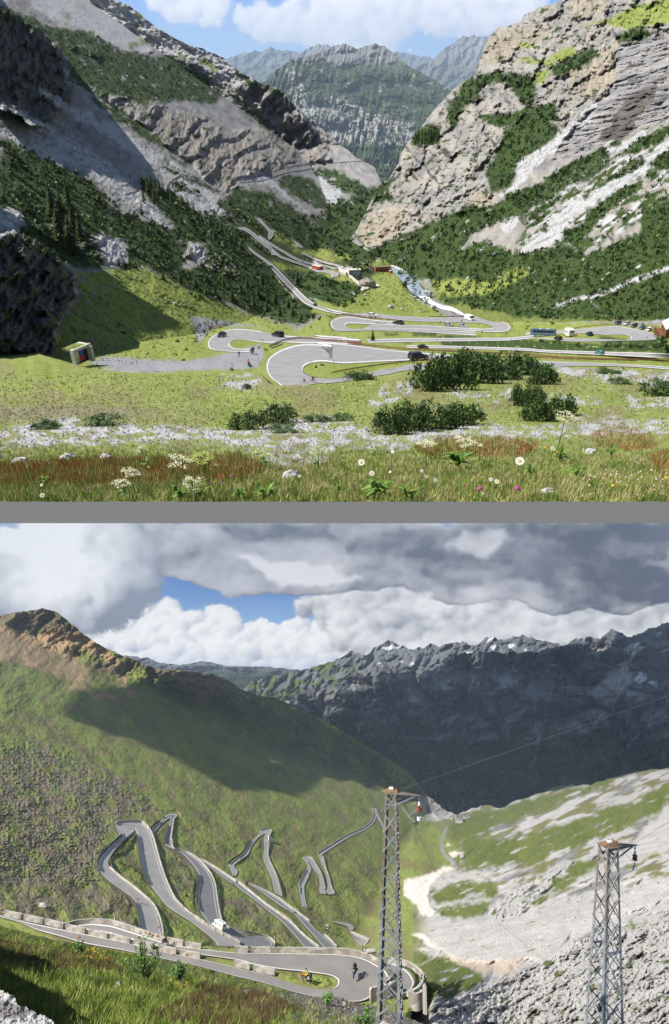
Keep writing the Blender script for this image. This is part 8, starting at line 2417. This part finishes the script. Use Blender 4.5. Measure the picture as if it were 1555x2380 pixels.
# ------------------------------------------------------------ two lattice masts
M_GALV = mat("galvanised_steel", (.19, .205, .22), .55, metal=.25, rgb2=(.34, .36, .38), scale=.12)
M_BROWN = mat("weathered_steel", (.14, .105, .08), .75, rgb2=(.26, .22, .19), scale=.12)
M_INS = mat("red_insulator", (.22, .035, .02), .35)
M_CERW = mat("white_weight", (.66, .67, .68), .5)


def mast(base, top, tb, yaw, wb, wt, npan, label, arm, insx, arm_drop, ring, brown_from):
    """square tapering angle-iron mast; base and top are frame points, tb the distance of its foot"""
    p0 = P(base[0], base[1], tb); d0 = UP_B
    # height at which the axis reaches the top point
    r1 = P(top[0], top[1], 1.0)
    A = np.stack([r1, -d0], 1); s = np.linalg.lstsq(A, p0, rcond=None)[0]
    p1 = r1 * s[0]; H = float(np.linalg.norm(p1 - p0)); ax = (p1 - p0) / H
    u = tb / FPX; wb *= u; wt *= u
    o = empty("lattice_mast", mat_from(ax, yaw, p0), label, "mast")
    w = lambda z: (wb + (wt - wb) * z / H) / 2
    cor = lambda i, z: np.array([(-1, -1), (1, -1), (1, 1), (-1, 1)][i] + (0,), float) * np.array([w(z), w(z), 1]) + [0, 0, z]
    lw = 6.2 * u

    def angle(a, b, cx, cy, lw_, m, nm):
        mb = MB(); a = np.array(a); b = np.array(b); tk = lw_ * .16; V = []
        for p in (a, b):
            for x, y in ((0, 0), (lw_, 0), (lw_, tk), (tk, tk), (tk, lw_), (0, lw_)):
                V.append(p + [-cx * x, -cy * y, 0])
        return mb.add(V, [[0, 1, 2, 3, 4, 5], [11, 10, 9, 8, 7, 6]] + [[i, i + 6, (i + 1) % 6 + 6, (i + 1) % 6] for i in range(6)]).build(nm, m, o)
    zs = [H * (1 - (1 - k / npan) ** 1.0) for k in range(npan + 1)]
    for i in range(4):
        sx, sy = [(-1, -1), (1, -1), (1, 1), (-1, 1)][i]
        lg = angle(cor(i, -H * .15), cor(i, H * brown_from), sx, sy, lw, M_GALV, "leg")
        angle(cor(i, H * brown_from - 2 * u), cor(i, H), sx, sy, lw * .86, M_BROWN, "upper_leg")
        for q in (.012, .024, .036):
            MB().box(cor(i, H * (brown_from - q)) + np.array([-sx * lw * .5, sy * .6 * u, 0]), (1.4 * u, 1.4 * u, 1.4 * u)).build("bolt", M_BLACK, lg)
    for k in range(npan):
        z0, z1 = zs[k], zs[k + 1]
        for i in range(4):
            j = (i + 1) % 4
            nrm = np.array([(0, -1, 0), (1, 0, 0), (0, 1, 0), (-1, 0, 0)][i], float)
            for a, b, of in ((cor(i, z0), cor(j, z1), .9), (cor(j, z0), cor(i, z1), -.9)):
                a = a + nrm * of * u; b = b + nrm * of * u
                dv = b - a; L_ = np.linalg.norm(dv); dv = dv / L_; side = np.cross(dv, nrm)
                # L-section brace: one flange in the face, one standing out
                h1 = 2.7 * u; tk = .55 * u; V = []
                for p in (a, b):
                    for x, y in ((0, 0), (h1, 0), (h1, tk), (tk, tk), (tk, h1 * .8), (0, h1 * .8)):
                        V.append(p + side * (x - h1 / 2) - nrm * y * (1 if of > 0 else -1))
                MB().add(V, [[0, 1, 2, 3, 4, 5], [11, 10, 9, 8, 7, 6]] + [[q, q + 6, (q + 1) % 6 + 6, (q + 1) % 6] for q in range(6)]).build("brace", M_GALV, o)
    for z in (ring, H * .955):
        for i in range(4):
            MB().bar(cor(i, z), cor((i + 1) % 4, z), 1.2 * u, 4.2 * u).build("girt", M_GALV, o)
    # head: plates, clamp and arm
    wt2 = w(H)
    MB().box((0, 0, H + 1.2 * u), (wt2 * 2 + 2 * u, wt2 * 2 + 2 * u, 2.2 * u)).build("head_plate", M_BROWN, o)
    MB().add([(-wt2 * 1.6, -wt2 * .7, H + 3 * u), (wt2 * 1.3, -wt2 * .7, H + 3 * u), (wt2 * 1.3, wt2 * .7, H + 3 * u), (-wt2 * 1.6, wt2 * .7, H + 3 * u), (-wt2 * .5, -wt2 * .5, H + 10 * u), (wt2 * 1.1, -wt2 * .5, H + 9 * u), (wt2 * 1.1, wt2 * .5, H + 9 * u), (-wt2 * .5, wt2 * .5, H + 10 * u)],
             [[0, 1, 5, 4], [1, 2, 6, 5], [2, 3, 7, 6], [3, 0, 4, 7], [4, 5, 6, 7], [3, 2, 1, 0]]).build("saddle", mat("saddle_rust", (.22, .13, .08), .8, var=.3, scale=.1), o)
    MB().cyl((0, -wt2 * .2, H + 10.5 * u), 4.6 * u, 10 * u, 'x', 12).build("clamp_insulator", M_CERW, o)
    for q in (-.4, .0, .4): MB().cyl((wt2 * 1.1, wt2 * q, H + 11 * u), 1.2 * u, 6 * u, 'z', 8).build("clamp_bolt", M_INS, o)
    al = arm * u
    MB().add([(wt2, -wt2, H), (al, -1.2 * u, H - arm_drop * u), (al, 1.2 * u, H - arm_drop * u), (wt2, wt2, H), (wt2, -wt2, H + 3 * u), (al, -1.2 * u, H + (1.6 - arm_drop) * u), (al, 1.2 * u, H + (1.6 - arm_drop) * u), (wt2, wt2, H + 3 * u)],
             [[0, 1, 2, 3], [7, 6, 5, 4], [0, 4, 5, 1], [1, 5, 6, 2], [2, 6, 7, 3], [3, 7, 4, 0]]).build("crossarm", M_BROWN, o)
    for s in (-1, 1): MB().bar((w(H * .955), s * w(H * .955), H * .957), (al * .82, s * 1.5 * u, H - arm_drop * u - .5 * u), 1.6 * u, 3.6 * u).build("arm_strut", M_GALV, o)
    z = H - arm_drop * u; ix = insx * u
    ins = MB().bar((ix, 0, z), (ix, 0, z - 52 * u), 1.1 * u).build("hanger", M_BLACK, o)
    MB().ring((ix, 0, z - 6 * u), 2.2 * u, .7 * u).build("shackle", M_GALV, ins)
    MB().cyl((ix, 0, z - 17 * u), 3.8 * u, 9 * u, 'z', 12, 1.8 * u).build("cap", M_CERW, ins)
    for q in (22, 27.5, 32): MB().cyl((ix, 0, z - q * u), 6.6 * u, 2.6 * u, 'z', 14, 4.6 * u).build("insulator_disc", M_INS, ins)
    MB().cyl((ix, 0, z - 52 * u), 5.6 * u, 7.5 * u, 'z', 14).build("counterweight", M_CERW, ins)
    MB().bar((wt2 * 1.2, 0, H + 9 * u), (ix - 3 * u, 0, z - 40 * u), .7 * u).build("jumper_cable", M_GALV, o)
    return p0, p1, u


m1 = mast((906, 2400), (920, 1843), 430.0, math.radians(-13), 58, 27, 12, "nearer grey lattice mast right of the wide hairpin with a single arm", 72, 68, 2, 208 * 430 / FPX, .55)
m2 = mast((1404, 2420), (1447, 1972), 560.0, math.radians(17), 62, 32, 8, "lattice mast standing on the pale rocks at the right", 88, 80, 3, 205 * 560 / FPX, .62)


def cable(name, label, a, ta, b, tb, sag, m, wpx=.55, n=40):
    A_ = P(a[0], a[1], ta); B_ = P(b[0], b[1], tb); T = []
    f = np.linspace(0, 1, n); pts = A_[None] * (1 - f[:, None]) + B_[None] * f[:, None] - UP_B * (sag * 4 * f * (1 - f))[:, None]
    r = (pts @ F_) / FPX * wpx * .5
    c = pts[0].copy()
    V = np.array(tube(pts - c, r, 5)).reshape(-1, 3)
    o = link(name, mesh_np(name, V, np.arange(len(V)).reshape(-1, 3)), m); o.location = Vector(c)
    return tag(o, label, "cable")


M_WIRE = mat("wire_dark", (.06, .065, .07), .5); M_WIREL = mat("wire_bright", (.45, .46, .48), .4, metal=.3)
cable("cable", "thin bright cable rising from the nearer mast across the dark mountain", (934, 1834), 428, (1650, 1583), 5200, 0, M_WIREL, .75)
cable("cable", "thin dark cable dropping from the nearer mast to the snow patch", (938, 1862), 428, (1014, 2030), 3500, 0, M_WIRE, .75)
cable("cable", "thin dark cable coming in to the right mast from the left", (1424, 1973), 555, (1352, 2022), 2000, 0, M_WIRE, .6)
cable("cable", "thin dark cable leaving the right mast to the upper right", (1462, 1968), 555, (1650, 1850), 2600, 0, M_WIRE, .6)
cable("cable", "faint low cable crossing the pale scree behind the right mast", (1330, 2120), 1500, (1650, 2080), 1500, 0, M_WIREL, .5)
